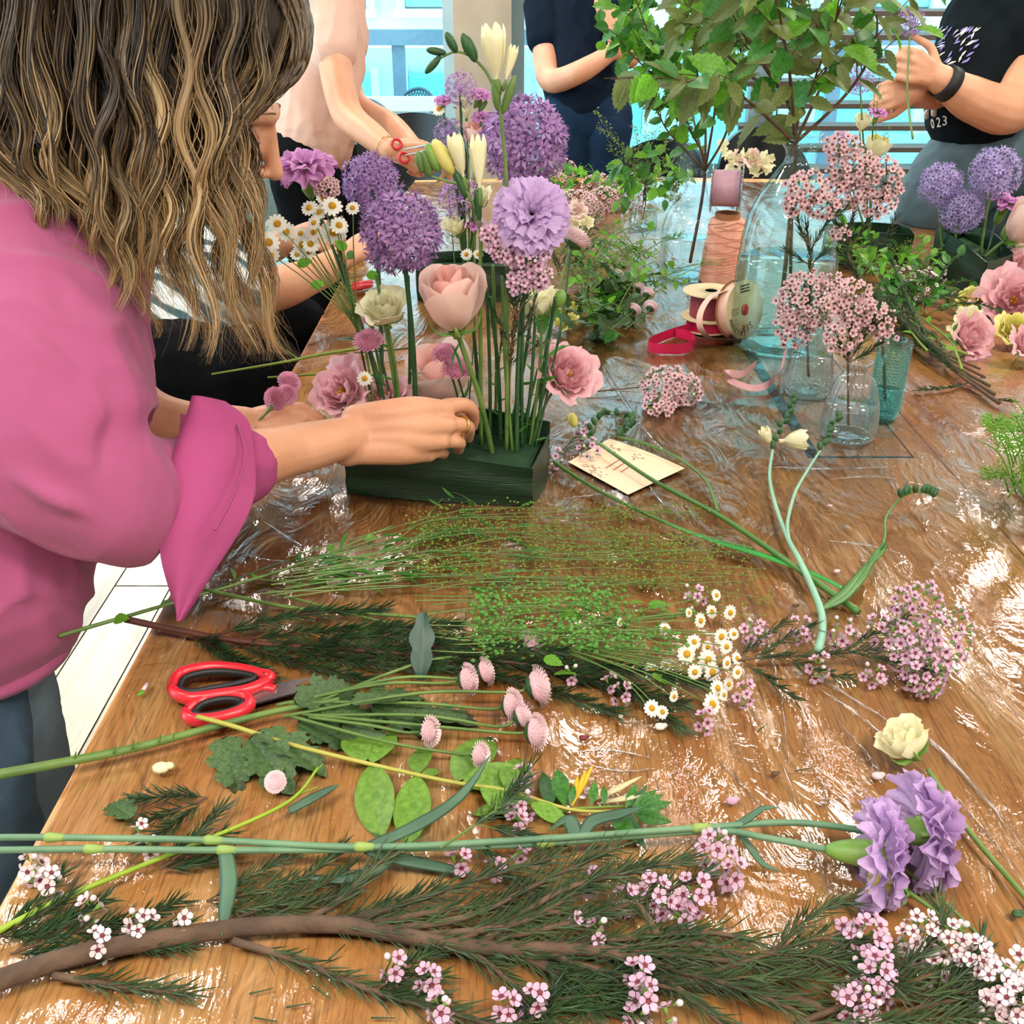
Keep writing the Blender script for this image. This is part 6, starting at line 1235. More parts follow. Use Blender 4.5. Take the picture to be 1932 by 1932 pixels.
# domed waxflower posy on the film
lying('waxflower_posy', 'compact round pink waxflower posy lying on the film behind the card', LP((1100, 741, .004), (1160, 735, .008), (1215, 730, .014)), .0018, m=brown, cat='flower', ndl=0, extra=[LP((1140, 738), (1200, 722, .02)), LP((1150, 737), (1210, 740, .01))], heads=[CL(1255, 728, 46, 110, .036, (-.1, -.5, .7)), CL(1295, 735, 32, 50, .03, (.2, -.5, .7)), CL(1245, 765, 34, 36, .014, (-.1, -.8, .4))], kind='pink', fsz=.0068)
lying('waxflower_sprig', 'waxflower scrap with pink florets lying across the upper corner of the card', LP((1020, 872, .006), (1070, 850, .01), (1105, 838, .012)), .0012, m=brown, cat='flower', ndl=1, nln=.018, ngap=.0028, extra=[LP((1060, 850), (1095, 815, .02))], heads=[CL(1112, 848, 22, 12, .024), CL(1100, 815, 16, 8, .02), CL(1045, 865, 20, 12, .018)], kind='lilac', fsz=.0062)
# freesia stems lying
def budrow(t, pts, sizes, m=G_dark):
    mb = MB()
    for i, (p, s) in enumerate(zip(pts, sizes)):
        d = (Vector((rr(-.3, .5), .5 - R_(), .6))).normalized(); bud(mb, p, d, s, s * .30)
    part('buds', mb, m, t)
def fr_lying(lab, uv, r0, buds=(), m=G_stem, r1=None):
    t = thing('freesia', H(*uv[0]), lab, 'flower', 'freesia stems lying on the film'); part('stem', MB().tube(bez(LP(*uv), 40), [r0, r1 or r0 * .6], 9), m, t)
    if buds:
        bp = LP(*buds); part('bud_stalk', MB().tube(bez(bp, 16), [.0014, .0007], 5), m, t); budrow(t, bez(bp, len(bp) * 2), [.015] * (len(bp) * 2)); 
    return t
G_f = mat('freesia_stem_green', '4E7A34', '3E6A30', rough=.4)
G_fb = mat('freesia_stem_blue_green', '76A890', '8CBCA0', rough=.4)
t = fr_lying('long freesia stem running from the card to the crossing at lower right', ((1620, 1155, .006), (1500, 1070, .012), (1360, 975, .014), (1230, 905, .014), (1110, 822, .02)), .0046, ((1110, 822, .02), (1125, 800, .024), (1140, 782, .026), (1175, 788, .022), (1196, 800, .02), (1180, 812, .018)), G_f)
p = H(1085, 806, .03); mb = MB(); bud(mb, p, Vector((-.3, 0, 1)).normalized(), .026, .008); part('bud', mb, butter, t)
fr_lying('curved freesia stem with tiny green buds arching over the card', ((1355, 965, .005), (1330, 905, .012), (1280, 865, .016), (1220, 838, .018), (1165, 824, .02)), .0026, ((1165, 824, .02), (1180, 812, .022), (1186, 800, .024), (1196, 792, .026)), G_f)
fr_lying('freesia stem starting at the waxflower scrap and joining the flat leaf', ((1045, 872, .014), (1120, 920, .01), (1230, 975, .008), (1320, 1010, .008), (1420, 1035, .008)), .0030, (), G_f)
t = thing('strap_leaf', H(1400, 1040), 'bright green flat freesia leaf lying under the long stem', 'leaf'); part('blade', MB().tube(bez(LP((1250, 985, .01), (1350, 1022, .01), (1440, 1048, .01), (1540, 1085, .012), (1590, 1110, .012)), 20), [.001, .005, .007, .005, .004], 6, flat=.2, upv=Vector((0, 0, 1))), mat('glossy_leaf', '1E7A2C', '2E8A36', rough=.3), t)
t = fr_lying('freesia with cream blooms lying at right, cut end near the pink waxflower', ((1544, 1228, .02), (1552, 1185, .022), (1545, 1140, .024), (1510, 1060, .018), (1488, 1020, .014), (1465, 960, .012), (1452, 900, .016), (1458, 848, .03)), .0052, ((1458, 848, .03), (1470, 815, .04), (1480, 795, .045), (1490, 775, .055), (1500, 755, .065)), G_fb, .0022)
for (u, v, h, ax, R, H_) in ((1456, 842, .03, (-.5, -.1, .9), .011, .036), (1470, 832, .03, (1.0, -.1, .12), .020, .044)): tulipish(t, H(u, v, h), ax, R, H_, cream, openn=.3)
t = fr_lying('second freesia branch with green buds leaning towards the small bottle vase', ((1488, 1020, .014), (1486, 985, .016), (1500, 930, .02), (1525, 885, .03), (1548, 850, .04)), .0030, ((1548, 850, .04), (1560, 825, .05), (1565, 805, .06), (1585, 790, .065)), G_fb, .0016)
fr_lying('wiry bent freesia stem with two green buds at the right', ((1560, 1145, .012), (1600, 1120, .014), (1640, 1070, .018), (1668, 1020, .02), (1672, 975, .022), (1700, 938, .024)), .0024, ((1700, 938, .024), (1720, 930, .026), (1745, 930, .026), (1760, 938, .022)), G_f)
t = thing('strap_leaf', H(1600, 1130), 'pair of narrow folded leaves curving up from the stem crossing', 'leaf'); 
for o in (0, 10): part('blade', MB().tube(bez(LP((1545, 1150, .02), (1590, 1130 - o, .016), (1630, 1085 - o, .016), (1655 + o, 1040, .02), (1672, 1022, .03)), 18), [.003, .0055, .0050, .003, .0005], 6, flat=.25, upv=Vector((0, 0, 1))), G_f, t)
# cream rose-like lisianthus at right, stems to the edge
c = H(1722, 1425, .02); t = thing('lisianthus', H(1722, 1425), 'cream-green lisianthus lying above the lilac carnations', 'flower'); rosebloom(t, c, (-.55, .25, .8), .026, .034, cream, cream, 10, .07, .3); stalk(t, LP((1750, 1452, .014), (1790, 1510, .006), (1830, 1570, .006), (1880, 1630, .006), (1950, 1710, .006)), .0024, .0026)
c = H(1705, 1685, .016); t = thing('lisianthus', H(1705, 1685), 'drooping green-white bloom half hidden under the nearer lilac carnation', 'flower'); rosebloom(t, c, (-1, .3, .1), .018, .03, cream, butter, 7, .05, .2); stalk(t, LP((1712, 1682, .012), (1780, 1730, .006), (1860, 1795, .006), (1950, 1870, .006)), .0022); stalk(t, LP((1700, 1635, .008), (1780, 1700, .006), (1860, 1780, .006)), .0010)
# cut stems overhanging the left table edge farther up
lying('cut_stalk', 'jointed olive stem overhanging the table edge under the hair ends', [H(690, 655, .01), H(600, 670, .014), H(530, 684, .02), H(400, 706, .03)], .0040, m=G_lime, extra=[[H(560, 676, .016), H(540, 660, .03)]])
lying('cut_stalk', 'second shorter olive stem just below the jointed one', [H(690, 700, .01), H(600, 706, .012), H(505, 712, .02)], .0034, m=G_lime)
lying('cut_stalk', 'thin dark stem with a long leaf behind the pink lisianthus', [H(790, 655, .01), H(720, 662, .012), H(640, 668, .012)], .0022, ['lance'], .05, .05, m=G_dark)
# petals and scraps
for i, (u, v, m_, lab, s) in enumerate(((1565, 956, wax_p, 'tiny mauve bud lying alone on the wood right of the freesia stems', .0035), (1578, 1080, wax_w, 'tiny white bud lying beside the crossing stems', .004), (1500, 1145, brown, 'small dried brown scrap left of the blue-green stem', .004), (1380, 1515, wax_l, 'small pink fallen flower lying above the carnation leaves', .006), (1655, 1468, wax_w, 'small white-pink fallen petal left of the lilac carnations', .006), (1100, 1395, wax_c, 'tiny dark purple bud lying on the glossy wood', .0045), (1462, 1462, brown, 'tiny brown seed husk near a glare line in the film', .004), (1918, 1728, G_dark, 'small dark green snipped piece at the right edge', .005), (1245, 1375, whitep, 'single white fallen petal below the daisies', .006), (305, 1455, cream, 'pale paper-thin scrap on the wood below the thick stem', .009))):
    p = H(u, v, .002); mb = MB(); mb.ball(p + Z * s * .5, (s, s * .8, s * .55), 8, 6); mb.ball(p + Vector((s * .8, s * .3, s * .5)), (s * .6, s * .5, s * .4), 7, 5); solo('fallen_petal' if m_ not in (brown, G_dark) else 'plant_scrap', mb, m_, lab, 'debris')
t = thing('leaf_scrap', H(268, 1300), 'little green and white plant snippet on the wood left of the scissors', 'debris'); part('blade', MB().tube(LP((258, 1312), (266, 1308), (272, 1300)), [.001, .004, .001], 5, flat=.3), leaf_bright, t); part('stem', MB().tube(LP((270, 1302), (278, 1290)), .0022, 6), wax_w, t)
for i in range(9):
    u, v = sorted(((470, 1875), (540, 1900), (620, 1810), (480, 1920), (1140, 1880), (700, 1920), (590, 1860), (1430, 1380), (1500, 1455)))[i]; a = rr(-1, 1); p = H(u, v, .002)
    mb = MB().tube([p, p + Vector((cos(a), sin(a), 0)) * .018], [.0008, .0004], 5); solo('fallen_needle', mb, needle_m, ORD[i] + ' from the left of the loose green needles on bare wood', 'debris', 'loose needles on the wood')
# ============================================================ PEOPLE
skin = mat('skin', 'C98D6C', 'D69C7C', rough=.5, sss=.12, scale=12, bump=.12, bscale=220)
skin2 = mat('skin_fair', 'CC9274', 'D8A184', rough=.5, sss=.12, scale=12, bump=.08)
class Body:
    """limbs as tapered tubes, fused into one surface by a voxel remesh"""
    def __init__(s): s.mb = MB()
    def limb(s, pts, rad, n=14, flat=1.0, upv=None):
        q = bez(pts, max(4, len(pts) * 5)); k = len(q) - 1; m = len(rad) - 1; R = []
        for i in range(k + 1):
            f = i / k * m; j = min(int(f), m - 1); g = f - j; g = g * g * (3 - 2 * g) if m > 1 else g; R.append(rad[j] * (1 - g) + rad[j + 1] * g)
        s.mb.tube(q, R, n, flat=flat, upv=upv)
        if flat == 1.0: s.mb.ball(q[0], R[0] * .99, 14, 8); s.mb.ball(q[-1], R[-1] * .99, 14, 8)
        return s
    def ell(s, c, r, M=None): s.mb.ball(c, r, 20, 12, M=M); return s
    def build(s, name, m, parent, vox=.006, smooth=4, fold=0.0, fscale=9.0, fdir=(1, 1, 1), seed=0.0, creases=(), keep=None):
        me = s.mb.mesh('tmp', []); o = bpy.data.objects.new('tmp', me); COL.objects.link(o)
        a = o.modifiers.new('r', 'REMESH'); a.mode = 'VOXEL'; a.voxel_size = vox; a.adaptivity = 0
        b = o.modifiers.new('s', 'SMOOTH'); b.iterations = smooth; b.factor = .6
        dg = bpy.context.evaluated_depsgraph_get(); me2 = bpy.data.meshes.new_from_object(o.evaluated_get(dg)); bpy.data.objects.remove(o)
        me2.name = name; me2.materials.clear(); me2.materials.append(m)
        off = Vector((0, 0, 0)); p = parent
        while p is not None: off = off + p.location; p = p.parent
        vs = [v.co.copy() for v in me2.vertices]; ns = [v.normal.copy() for v in me2.vertices]
        for i, v in enumerate(me2.vertices):
            co = vs[i]; h = 0
            if fold:
                q = Vector((co.x * fdir[0], co.y * fdir[1], co.z * fdir[2])) * fscale + Vector((seed, seed, seed))
                r = 1 - abs(noise.noise(q)) * 2; r2 = 1 - abs(noise.noise(q * 2.1 + Vector((3, 1, 7)))) * 2
                h = fold * (r * .8 + max(0, r2) ** 2 * .5 - .5)
            for (pp, dd, ln, w, am) in creases:
                t_ = (co - pp).dot(dd)
                if -.01 < t_ < ln: dist = (co - pp - dd * t_).length; h += 1.7 * am * math.exp(-(dist / w) ** 2) * sin(pi * min(1, max(0, t_ / ln)))
            v.co = co + ns[i] * h - off
        me2.polygons.foreach_set('use_smooth', [True] * len(me2.polygons)); me2.update()
        q = bpy.data.objects.new(name, me2); COL.objects.link(q)
        if parent is not None: q.parent = parent
        return q
def head(B_, c, f, up, s=1.0):
    """skull, jaw, nose, lips, brow, ears; f = where the face points"""
    f = Vector(f).normalized(); up = Vector(up); up = (up - f * up.dot(f)).normalized(); l = up.cross(f); M = Matrix((l, f, up)).transposed()
    P_ = lambda a, b, c_: c + (l * a + f * b + up * c_) * s
    B_.ell(P_(0, -.008, .018), tuple(x * s for x in (.076, .094, .092)), M)
    B_.ell(P_(0, .030, -.020), tuple(x * s for x in (.062, .062, .075)), M)
    B_.limb([P_(-.040, .00, -.065), P_(0, .062, -.096), P_(.040, .00, -.065)], [.018 * s, .021 * s, .018 * s])
    B_.ell(P_(0, .045, -.062), tuple(x * s for x in (.044, .040, .040)), M)
    B_.limb([P_(0, .086, .012), P_(0, .101, -.022), P_(0, .110, -.040)], [.008 * s, .0095 * s, .0115 * s])
    for a in (-1, 1):
        B_.ell(P_(a * .011, .097, -.045), tuple(x * s for x in (.008, .009, .006)), M); B_.ell(P_(a * .032, .074, -.028), tuple(x * s for x in (.020, .018, .018)), M)
        B_.limb([P_(a * .010, .087, .020), P_(a * .030, .083, .024), P_(a * .050, .066, .018)], [.008 * s, .009 * s, .007 * s])
        B_.limb([P_(a * .077, -.006, .012), P_(a * .083, -.020, .004), P_(a * .078, -.014, -.030)], [.006 * s, .010 * s, .006 * s])
    B_.limb([P_(-.020, .083, -.068), P_(0, .092, -.066), P_(.020, .083, -.068)], [.0045 * s, .0065 * s, .0045 * s]); B_.limb([P_(-.018, .082, -.076), P_(0, .090, -.077), P_(.018, .082, -.076)], [.0045 * s, .0065 * s, .0045 * s])
    return P_
eyew = mat('eye_white', 'E8E2DC', rough=.2); iris = mat('iris', '4A5A50', rough=.2); lip = mat('lips', 'B4605C', 'C06C66', rough=.45); browm = mat('brow_hair', '7A5A40', rough=.8)
def face_parts(par, P_, s=1.0, closed=True, hairc=None, lid=None):
    for a in (-1, 1):
        mb = MB(); mb.ball(P_(a * .030, .070, .000), .0105 * s, 12, 8); e = part('eye', mb, eyew, par); part('iris', MB().ball(P_(a * .030, .0775, -.001), .0042 * s, 10, 6), iris, e)
        part('eyelid', MB().ball(P_(a * .030, .0705, .0015 if closed else .006), .0122 * s, 12, 8), lid or skin, par)
        part('eyelashes', MB().tube(bez([P_(a * .019, .0795, -.006), P_(a * .030, .0845, -.008), P_(a * .042, .076, -.006)], 8), [.0005, .0009, .0005], 4), hairc or browm, par)
        part('eyebrow', MB().tube(bez([P_(a * .016, .090, .026), P_(a * .032, .088, .031), P_(a * .050, .072, .025)], 8), [.0010, .0022, .0006], 6, flat=.6), hairc or browm, par)
    part('mouth', MB().tube(bez([P_(-.021, .086, -.072), P_(-.008, .097, -.070), P_(.008, .097, -.070), P_(.021, .086, -.072)], 9), [.001, .0042, .0045, .001], 6), lip, par)
def hand(B_, W, d, n, s=1.0, curl=(.5, .5, .5, .5), side=1, thumb=(.7, .4), spread=.0):
    """palm, four jointed fingers of different length, thumb from the side of the palm; d to the knuckles, n out of the back of the hand"""
    d = Vector(d).normalized(); n = Vector(n); n = (n - d * n.dot(d)).normalized(); l = d.cross(n) * side; out = []
    Lf = ((.042, .026, .021), (.047, .030, .022), (.043, .028, .022), (.033, .021, .019))
    for i in range(4):
        K_ = W + (d * (.088 - .005 * abs(i - 1)) + l * (.032 - .0215 * i)) * s
        B_.limb([W + l * (.014 - .009 * i) * s + d * .012 * s, W.lerp(K_, .6) + n * .003 * s, K_], [.015 * s, .0145 * s, .0115 * s], 10)
        p = K_; a = curl[i] * .8; ch = [p]; sp = l * (1.5 - i) * spread
        for j in range(3):
            dd = (d * cos(a) - n * sin(a) + sp).normalized(); p = p + dd * Lf[i][j] * s; ch.append(p); a += curl[i] * (1.1 if j == 0 else .8)
        B_.limb(ch, [.0100 * s, .0092 * s, .0082 * s, .0068 * s], 10); out.append(ch)
    T0 = W + (d * .028 + l * .026 - n * .006) * s; T1 = T0 + (d * cos(thumb[0]) * .040 + l * sin(thumb[0]) * .040 - n * .012) * s; dT = (d * cos(thumb[1]) + l * sin(thumb[1]) - n * .5).normalized(); T2 = T1 + dT * .032 * s; T3 = T2 + (dT - n * .2 - l * .1).normalized() * .026 * s
    B_.limb([W + l * .01 * s, T0, T1, T2, T3], [.014 * s, .0150 * s, .0115 * s, .0102 * s, .0080 * s], 10)
    return out
# ------------------------------------------------------------ woman in the pink shirt
wp = thing('person', Vector((-.60, 1.0, 0)), 'person with long wavy highlighted hair in a pink shirt leaning over the table', 'person')
B1 = Body(); Hc = D(370, 192, 1.22); fH = Vector((.90, .10, -.42)); uH = Vector((.42, 0, .9)); HP = head(B1, Hc, fH, uH, 1.0)
B1.limb([HP(0, -.03, -.05), D(260, 330, 1.24), D(170, 460, 1.25)], [.052, .050, .062])
W1 = D(668, 822, 1.385)
B1.limb([D(300, 915, 1.17), D(450, 875, 1.22), D(560, 848, 1.31), W1], [.044, .0385, .0325, .0275], 16)
B1.ell(D(655, 835, 1.38), (.031, .026, .034))
# right hand, back towards the camera, fingers curling away into the tray
def U(u, v, t): return D(u, v, t)
K = [(842, 772, 1.435), (845, 803, 1.42), (832, 832, 1.42), (808, 855, 1.43)]
for i, (k, st_) in enumerate(zip(K, ((700, 790), (700, 812), (692, 832), (690, 850)))):
    B1.limb([U(st_[0] - 30, st_[1], 1.39), U((st_[0] + k[0]) / 2, (st_[1] + k[1]) / 2 - 4, 1.395), U(*k)], [.020, .0215, .0135], 12)
B1.limb([U(842, 768, 1.44), U(872, 764, 1.455), U(889, 772, 1.475), U(893, 788, 1.50), U(893, 805, 1.52)], [.0130, .0112, .0104, .0096, .0078], 12)
B1.limb([U(842, 801, 1.43), U(868, 801, 1.435), U(882, 806, 1.455), U(884, 816, 1.485), U(884, 828, 1.505)], [.0125, .0108, .0104, .0095, .0075], 12)
B1.limb([U(828, 832, 1.43), U(853, 832, 1.435), U(866, 836, 1.455), U(866, 842, 1.48), U(866, 850, 1.495)], [.0122, .0108, .0100, .0090, .0075], 12)
B1.limb([U(800, 853, 1.43), U(822, 852, 1.44), U(835, 853, 1.458), U(836, 858, 1.475)], [.0118, .0100, .0092, .0078], 12)
B1.limb([U(700, 800, 1.40), U(765, 775, 1.44), U(825, 775, 1.475), U(862, 785, 1.50), U(884, 805, 1.515)], [.018, .016, .0125, .0110, .0085], 12)
# left arm behind, hand holding the button chrysanthemums
WL = D(462, 800, 1.50)
B1.limb([D(215, 700, 1.43), D(260, 770, 1.44), D(330, 800, 1.45), D(400, 800, 1.47), WL], [.044, .040, .037, .030, .026], 14)
hand(B1, WL, (1, .1, -.05), (-.1, -.45, .9), .95, (.9, 1.0, 1.1, 1.2), -1, (.5, .1))
B1.build('body', skin, wp, .0030, 5)
face_parts(wp, HP)
nl = mat('nail', 'E2B0A0', rough=.3)
for (a, b_) in (((893, 803, 1.514), .0075), ((884, 826, 1.50), .007), ((866, 849, 1.49), .007)): part('fingernail', MB().ball(U(*a), (b_ * .8, b_ * .5, b_), 8, 6), nl, wp)
gold = mat('gold', 'D8A84C', 'E8C070', rough=.22, metal=1.0)
rg = MB(); rcn = U(873, 802, 1.440); ra = (U(884, 806, 1.455) - U(858, 801, 1.432)).normalized(); x_, y_, z_ = frame(ra)
rg.tube([rcn + (x_ * cos(a * pi / 12) + y_ * sin(a * pi / 12)) * .0118 for a in range(25)], [.0016, .0024, .0016, .0024, .0016], 6, caps=False, flat=1.4); rng = part('finger_ring', rg, gold, wp)
for k in range(5): part('ring_bead', MB().ball(rcn + (x_ * cos(k * .3 - 2.2) + y_ * sin(k * .3 - 2.2)) * .0128, .0021, 8, 6), gold, rng)
# shirt
pink = mat('pink_shirt_cloth', 'A24C76', 'B25C86', rough=.9, spec=.2, trans=.12, bump=.15, bscale=400, scale=3, sheen=.15)
S1 = Body()
S1.limb([D(150, 440, 1.30), D(60, 620, 1.30), D(-20, 900, 1.25), D(-55, 1010, 1.20), D(-70, 1110, 1.19)], [.10, .145, .145, .138, .134], 22)
S1.limb([D(60, 450, 1.18), D(150, 400, 1.35)], [.085, .075], 18)
S1.limb([D(50, 520, 1.15), D(80, 690, 1.12), D(120, 840, 1.10), D(190, 915, 1.11), D(300, 925, 1.16), D(385, 900, 1.19)], [.095, .112, .112, .088, .068, .056], 22)
S1.limb([D(190, 480, 1.38), D(190, 620, 1.42), D(205, 700, 1.43)], [.070, .060, .052], 16)
cr = [(D(330, 840, 1.12), (D(255, 985, 1.1) - D(330, 840, 1.12)).normalized(), .10, .012, -.010), (D(250, 850, 1.08), (D(120, 1000, 1.06) - D(250, 850, 1.08)).normalized(), .12, .010, .009), (D(200, 720, 1.05), (D(200, 960, 1.0) - D(200, 720, 1.05)).normalized(), .14, .010, -.007), (D(10, 880, 1.0), (D(180, 990, 1.02) - D(10, 880, 1.0)).normalized(), .12, .010, .008), (D(100, 540, 1.05), (D(170, 700, 1.05) - D(100, 540, 1.05)).normalized(), .1, .009, -.008),
      (D(0, 600, 1.02), (D(110, 690, 1.02) - D(0, 600, 1.02)).normalized(), .1, .012, .008), (D(290, 1010, 1.1), (D(270, 860, 1.1) - D(290, 1010, 1.1)).normalized(), .08, .007, .007), (D(60, 1050, 1.1), (D(30, 1270, 1.1) - D(60, 1050, 1.1)).normalized(), .15, .012, .012), (D(120, 1020, 1.1), (D(75, 1280, 1.1) - D(120, 1020, 1.1)).normalized(), .16, .01, -.012)]
S1.build('shirt', pink, wp, .0055, 6, fold=.014, fscale=6.0, fdir=(1.0, 1.0, .6), seed=4.2, creases=cr)
# hem
def ringpath(c, ax, r, n=40, ph=0, ry=None):
    x, y, z = frame(ax); return [c + x * cos(2 * pi * i / n + ph) * r + y * sin(2 * pi * i / n + ph) * (ry or r) for i in range(n + 1)]
part('hem', MB().tube(ringpath(D(-70, 1110, 1.19) + Vector((0, 0, -.088)), (0, 0, 1), .100, 48), .006, 6, caps=False, flat=1.6), pink, wp)
# folded-back cuff: band round the forearm and the long hanging point
def cuffsheet(Lc, Rc, bulge, nu=22, nv=14, th=.0025):
    a = bez([D(*q) for q in Lc], nu + 1); b = bez([D(*q) for q in Rc], nu + 1); mb = MB()
    def fn(u, v, o=0.0):
        i = min(int(u * nu + .5), nu); p = a[i].lerp(b[i], v); back = _fw * -1; return p + back * (bulge * sin(pi * v) ** .8 * (1 - .55 * u) + o + .0035 * noise.noise(p * 28) + .003 * sin(v * 9 + u * 6) * u)
    mb.grid(lambda u, v: fn(u, v), nu, nv); mb.grid(lambda u, v: fn(u, v, -th), nu, nv); mb.grid(lambda u, v: fn(u, 0, -th * v), nu, 1); mb.grid(lambda u, v: fn(u, 1, -th * v), nu, 1)
    return mb
cuffm = mat('pink_cuff_cloth', 'A84476', 'B45284', spec=.2, rough=.9, trans=.15, bump=.12, bscale=400, scale=3)
CF = Body(); CF.limb([D(345, 905, 1.19), D(400, 893, 1.20), D(452, 880, 1.225)], [.048, .052, .047], 22); CF.build('cuff_band', cuffm, wp, .005, 5, fold=.004, fscale=10, fdir=(.6, 1, 1), seed=9)
part('cuff', cuffsheet([(362, 748, 1.19), (346, 800, 1.15), (324, 870, 1.115), (306, 950, 1.10), (300, 1040, 1.10), (316, 1110, 1.11), (338, 1170, 1.12)], [(425, 757, 1.215), (466, 792, 1.205), (478, 850, 1.175), (480, 925, 1.16), (462, 985, 1.145), (410, 1070, 1.13), (346, 1170, 1.12)], .030, 26, 16), cuffm, wp)
part('cuff_back', cuffsheet([(340, 780, 1.26), (335, 870, 1.28), (330, 960, 1.27), (338, 1020, 1.25)], [(466, 795, 1.29), (480, 870, 1.31), (478, 940, 1.29), (440, 1000, 1.26)], -.02, 16, 10), pink, wp)
part('cuff_seam', MB().tube(bez([D(405, 1000, 1.072), D(440, 935, 1.105), D(462, 860, 1.14), D(448, 800, 1.175)], 14), .0014, 5), mat('seam_thread', '963C64'), wp)
# placket with button, open neck edge
mag = mat('backlit_pink_cloth', 'C82C7C', 'D4448C', rough=.8, trans=.25)  # brighter magenta: light coming through the cloth is put into the colour
part('placket', cuffsheet([(120, 480, 1.17), (150, 545, 1.15), (165, 610, 1.14), (190, 690, 1.15), (207, 745, 1.16)], [(150, 470, 1.2), (178, 545, 1.18), (212, 625, 1.18), (216, 690, 1.18), (212, 745, 1.18)], .008, 18, 6, .004), mag, wp)
bt = part('button', MB().lathe([(.001, .003), (.004, .0032), (.0062, .004), (.0068, .002), (.0068, -.002)], D(177, 657, 1.135), D(177, 657, 1.135) * -1 + CAM, n=18), mag, wp)
part('collar', cuffsheet([(-20, 395, 1.12), (30, 420, 1.08), (90, 500, 1.07), (140, 590, 1.08)], [(60, 380, 1.2), (100, 430, 1.17), (150, 520, 1.14), (172, 600, 1.12)], .020, 16, 8, .004), pink, wp)
# trousers and shoes
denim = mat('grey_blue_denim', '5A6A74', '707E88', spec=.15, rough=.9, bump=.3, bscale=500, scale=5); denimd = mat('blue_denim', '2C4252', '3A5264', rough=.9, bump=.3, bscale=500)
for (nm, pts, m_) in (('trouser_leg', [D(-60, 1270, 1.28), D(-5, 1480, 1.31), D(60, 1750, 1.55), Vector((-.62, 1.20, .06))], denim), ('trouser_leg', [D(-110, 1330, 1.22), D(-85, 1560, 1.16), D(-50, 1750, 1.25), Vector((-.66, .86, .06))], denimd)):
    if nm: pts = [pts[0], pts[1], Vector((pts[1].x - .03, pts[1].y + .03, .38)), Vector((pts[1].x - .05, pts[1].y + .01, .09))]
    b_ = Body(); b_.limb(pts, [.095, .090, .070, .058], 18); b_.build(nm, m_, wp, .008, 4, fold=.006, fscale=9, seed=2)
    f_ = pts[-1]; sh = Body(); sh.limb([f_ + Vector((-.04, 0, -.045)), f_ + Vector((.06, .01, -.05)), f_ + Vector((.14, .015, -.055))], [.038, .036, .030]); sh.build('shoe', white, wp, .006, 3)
# ---- hair
def hairmat(name):
    m = bpy.data.materials.new(name); m.use_nodes = True; N = m.node_tree.nodes; K_ = m.node_tree.links; b = N['Principled BSDF']
    at = N.new('ShaderNodeAttribute'); at.attribute_name = 'dye'; K_.new(at.outputs['Color'], b.inputs['Base Color']); b.inputs['Roughness'].default_value = .42; b.inputs['Specular IOR Level'].default_value = .6
    t = N.new('ShaderNodeBsdfTranslucent'); K_.new(at.outputs['Color'], t.inputs[0]); ms = N.new('ShaderNodeMixShader'); ms.inputs[0].default_value = .34; K_.new(b.outputs[0], ms.inputs[1]); K_.new(t.outputs[0], ms.inputs[2]); K_.new(ms.outputs[0], N['Material Output'].inputs[0]); return m
hm = hairmat('highlighted_hair')
GU = [  # (s, [(u,v)...]) guide locks from crown to tip as seen from beside her
 (0.00, [(-40, -140), (-50, 40), (-40, 200), (-10, 330), (70, 430), (130, 478)]),
 (0.12, [(20, -150), (10, 30), (5, 200), (50, 330), (110, 430), (190, 500)]),
 (0.25, [(90, -160), (80, 20), (90, 200), (130, 340), (190, 450), (205, 570)]),
 (0.40, [(180, -170), (170, 10), (185, 170), (190, 330), (240, 470), (250, 610)]),
 (0.55, [(270, -170), (260, 0), (270, 160), (290, 320), (290, 480), (335, 655)]),
 (0.70, [(350, -170), (350, -10), (355, 150), (360, 320), (380, 480), (400, 690)]),
 (0.82, [(420, -170), (430, -10), (430, 130), (425, 280), (440, 450), (500, 680)]),
 (0.92, [(480, -160), (500, -20), (490, 110), (455, 230), (462, 380), (500, 560), (562, 700)]),
 (1.00, [(520, -150), (560, -20), (570, 80), (515, 165), (472, 230), (466, 310), (492, 400), (480, 520), (550, 660)])]
def guide(s, n=40):
    for i in range(len(GU) - 1):
        if GU[i][0] <= s <= GU[i + 1][0]:
            f = (s - GU[i][0]) / (GU[i + 1][0] - GU[i][0]); a = bez([Vector(q) for q in GU[i][1]], n); b = bez([Vector(q) for q in GU[i + 1][1]], n)
            return [p.lerp(q, f) for p, q in zip(a, b)]
DK = [L('2C231C'), L('3C3026'), L('4C3C2C')]; BL = [L('A07C52'), L('C29E6E'), L('DABA8A'), L('AE8C5E')]; TIP = [L('CFA870'), L('ECD0A0'), L('C0945E')]
def lerp3(a, b, f): return tuple(x + (y - x) * f for x, y in zip(a, b))
random.seed(77); CLUMPS = []
for k in range(46):
    s_ = (k + rr(.1, .9)) / 46; CLUMPS.append(dict(s=s_, ph=rr(0, 6.3), fr=rr(2.3, 3.3), am=rr(11, 25), light=R_() < .46, t=rr(0, 1), L=rr(.86, 1.0) if k % 3 else rr(.72, .9), sp=random.gauss(0, 16), w=rr(8, 17)))
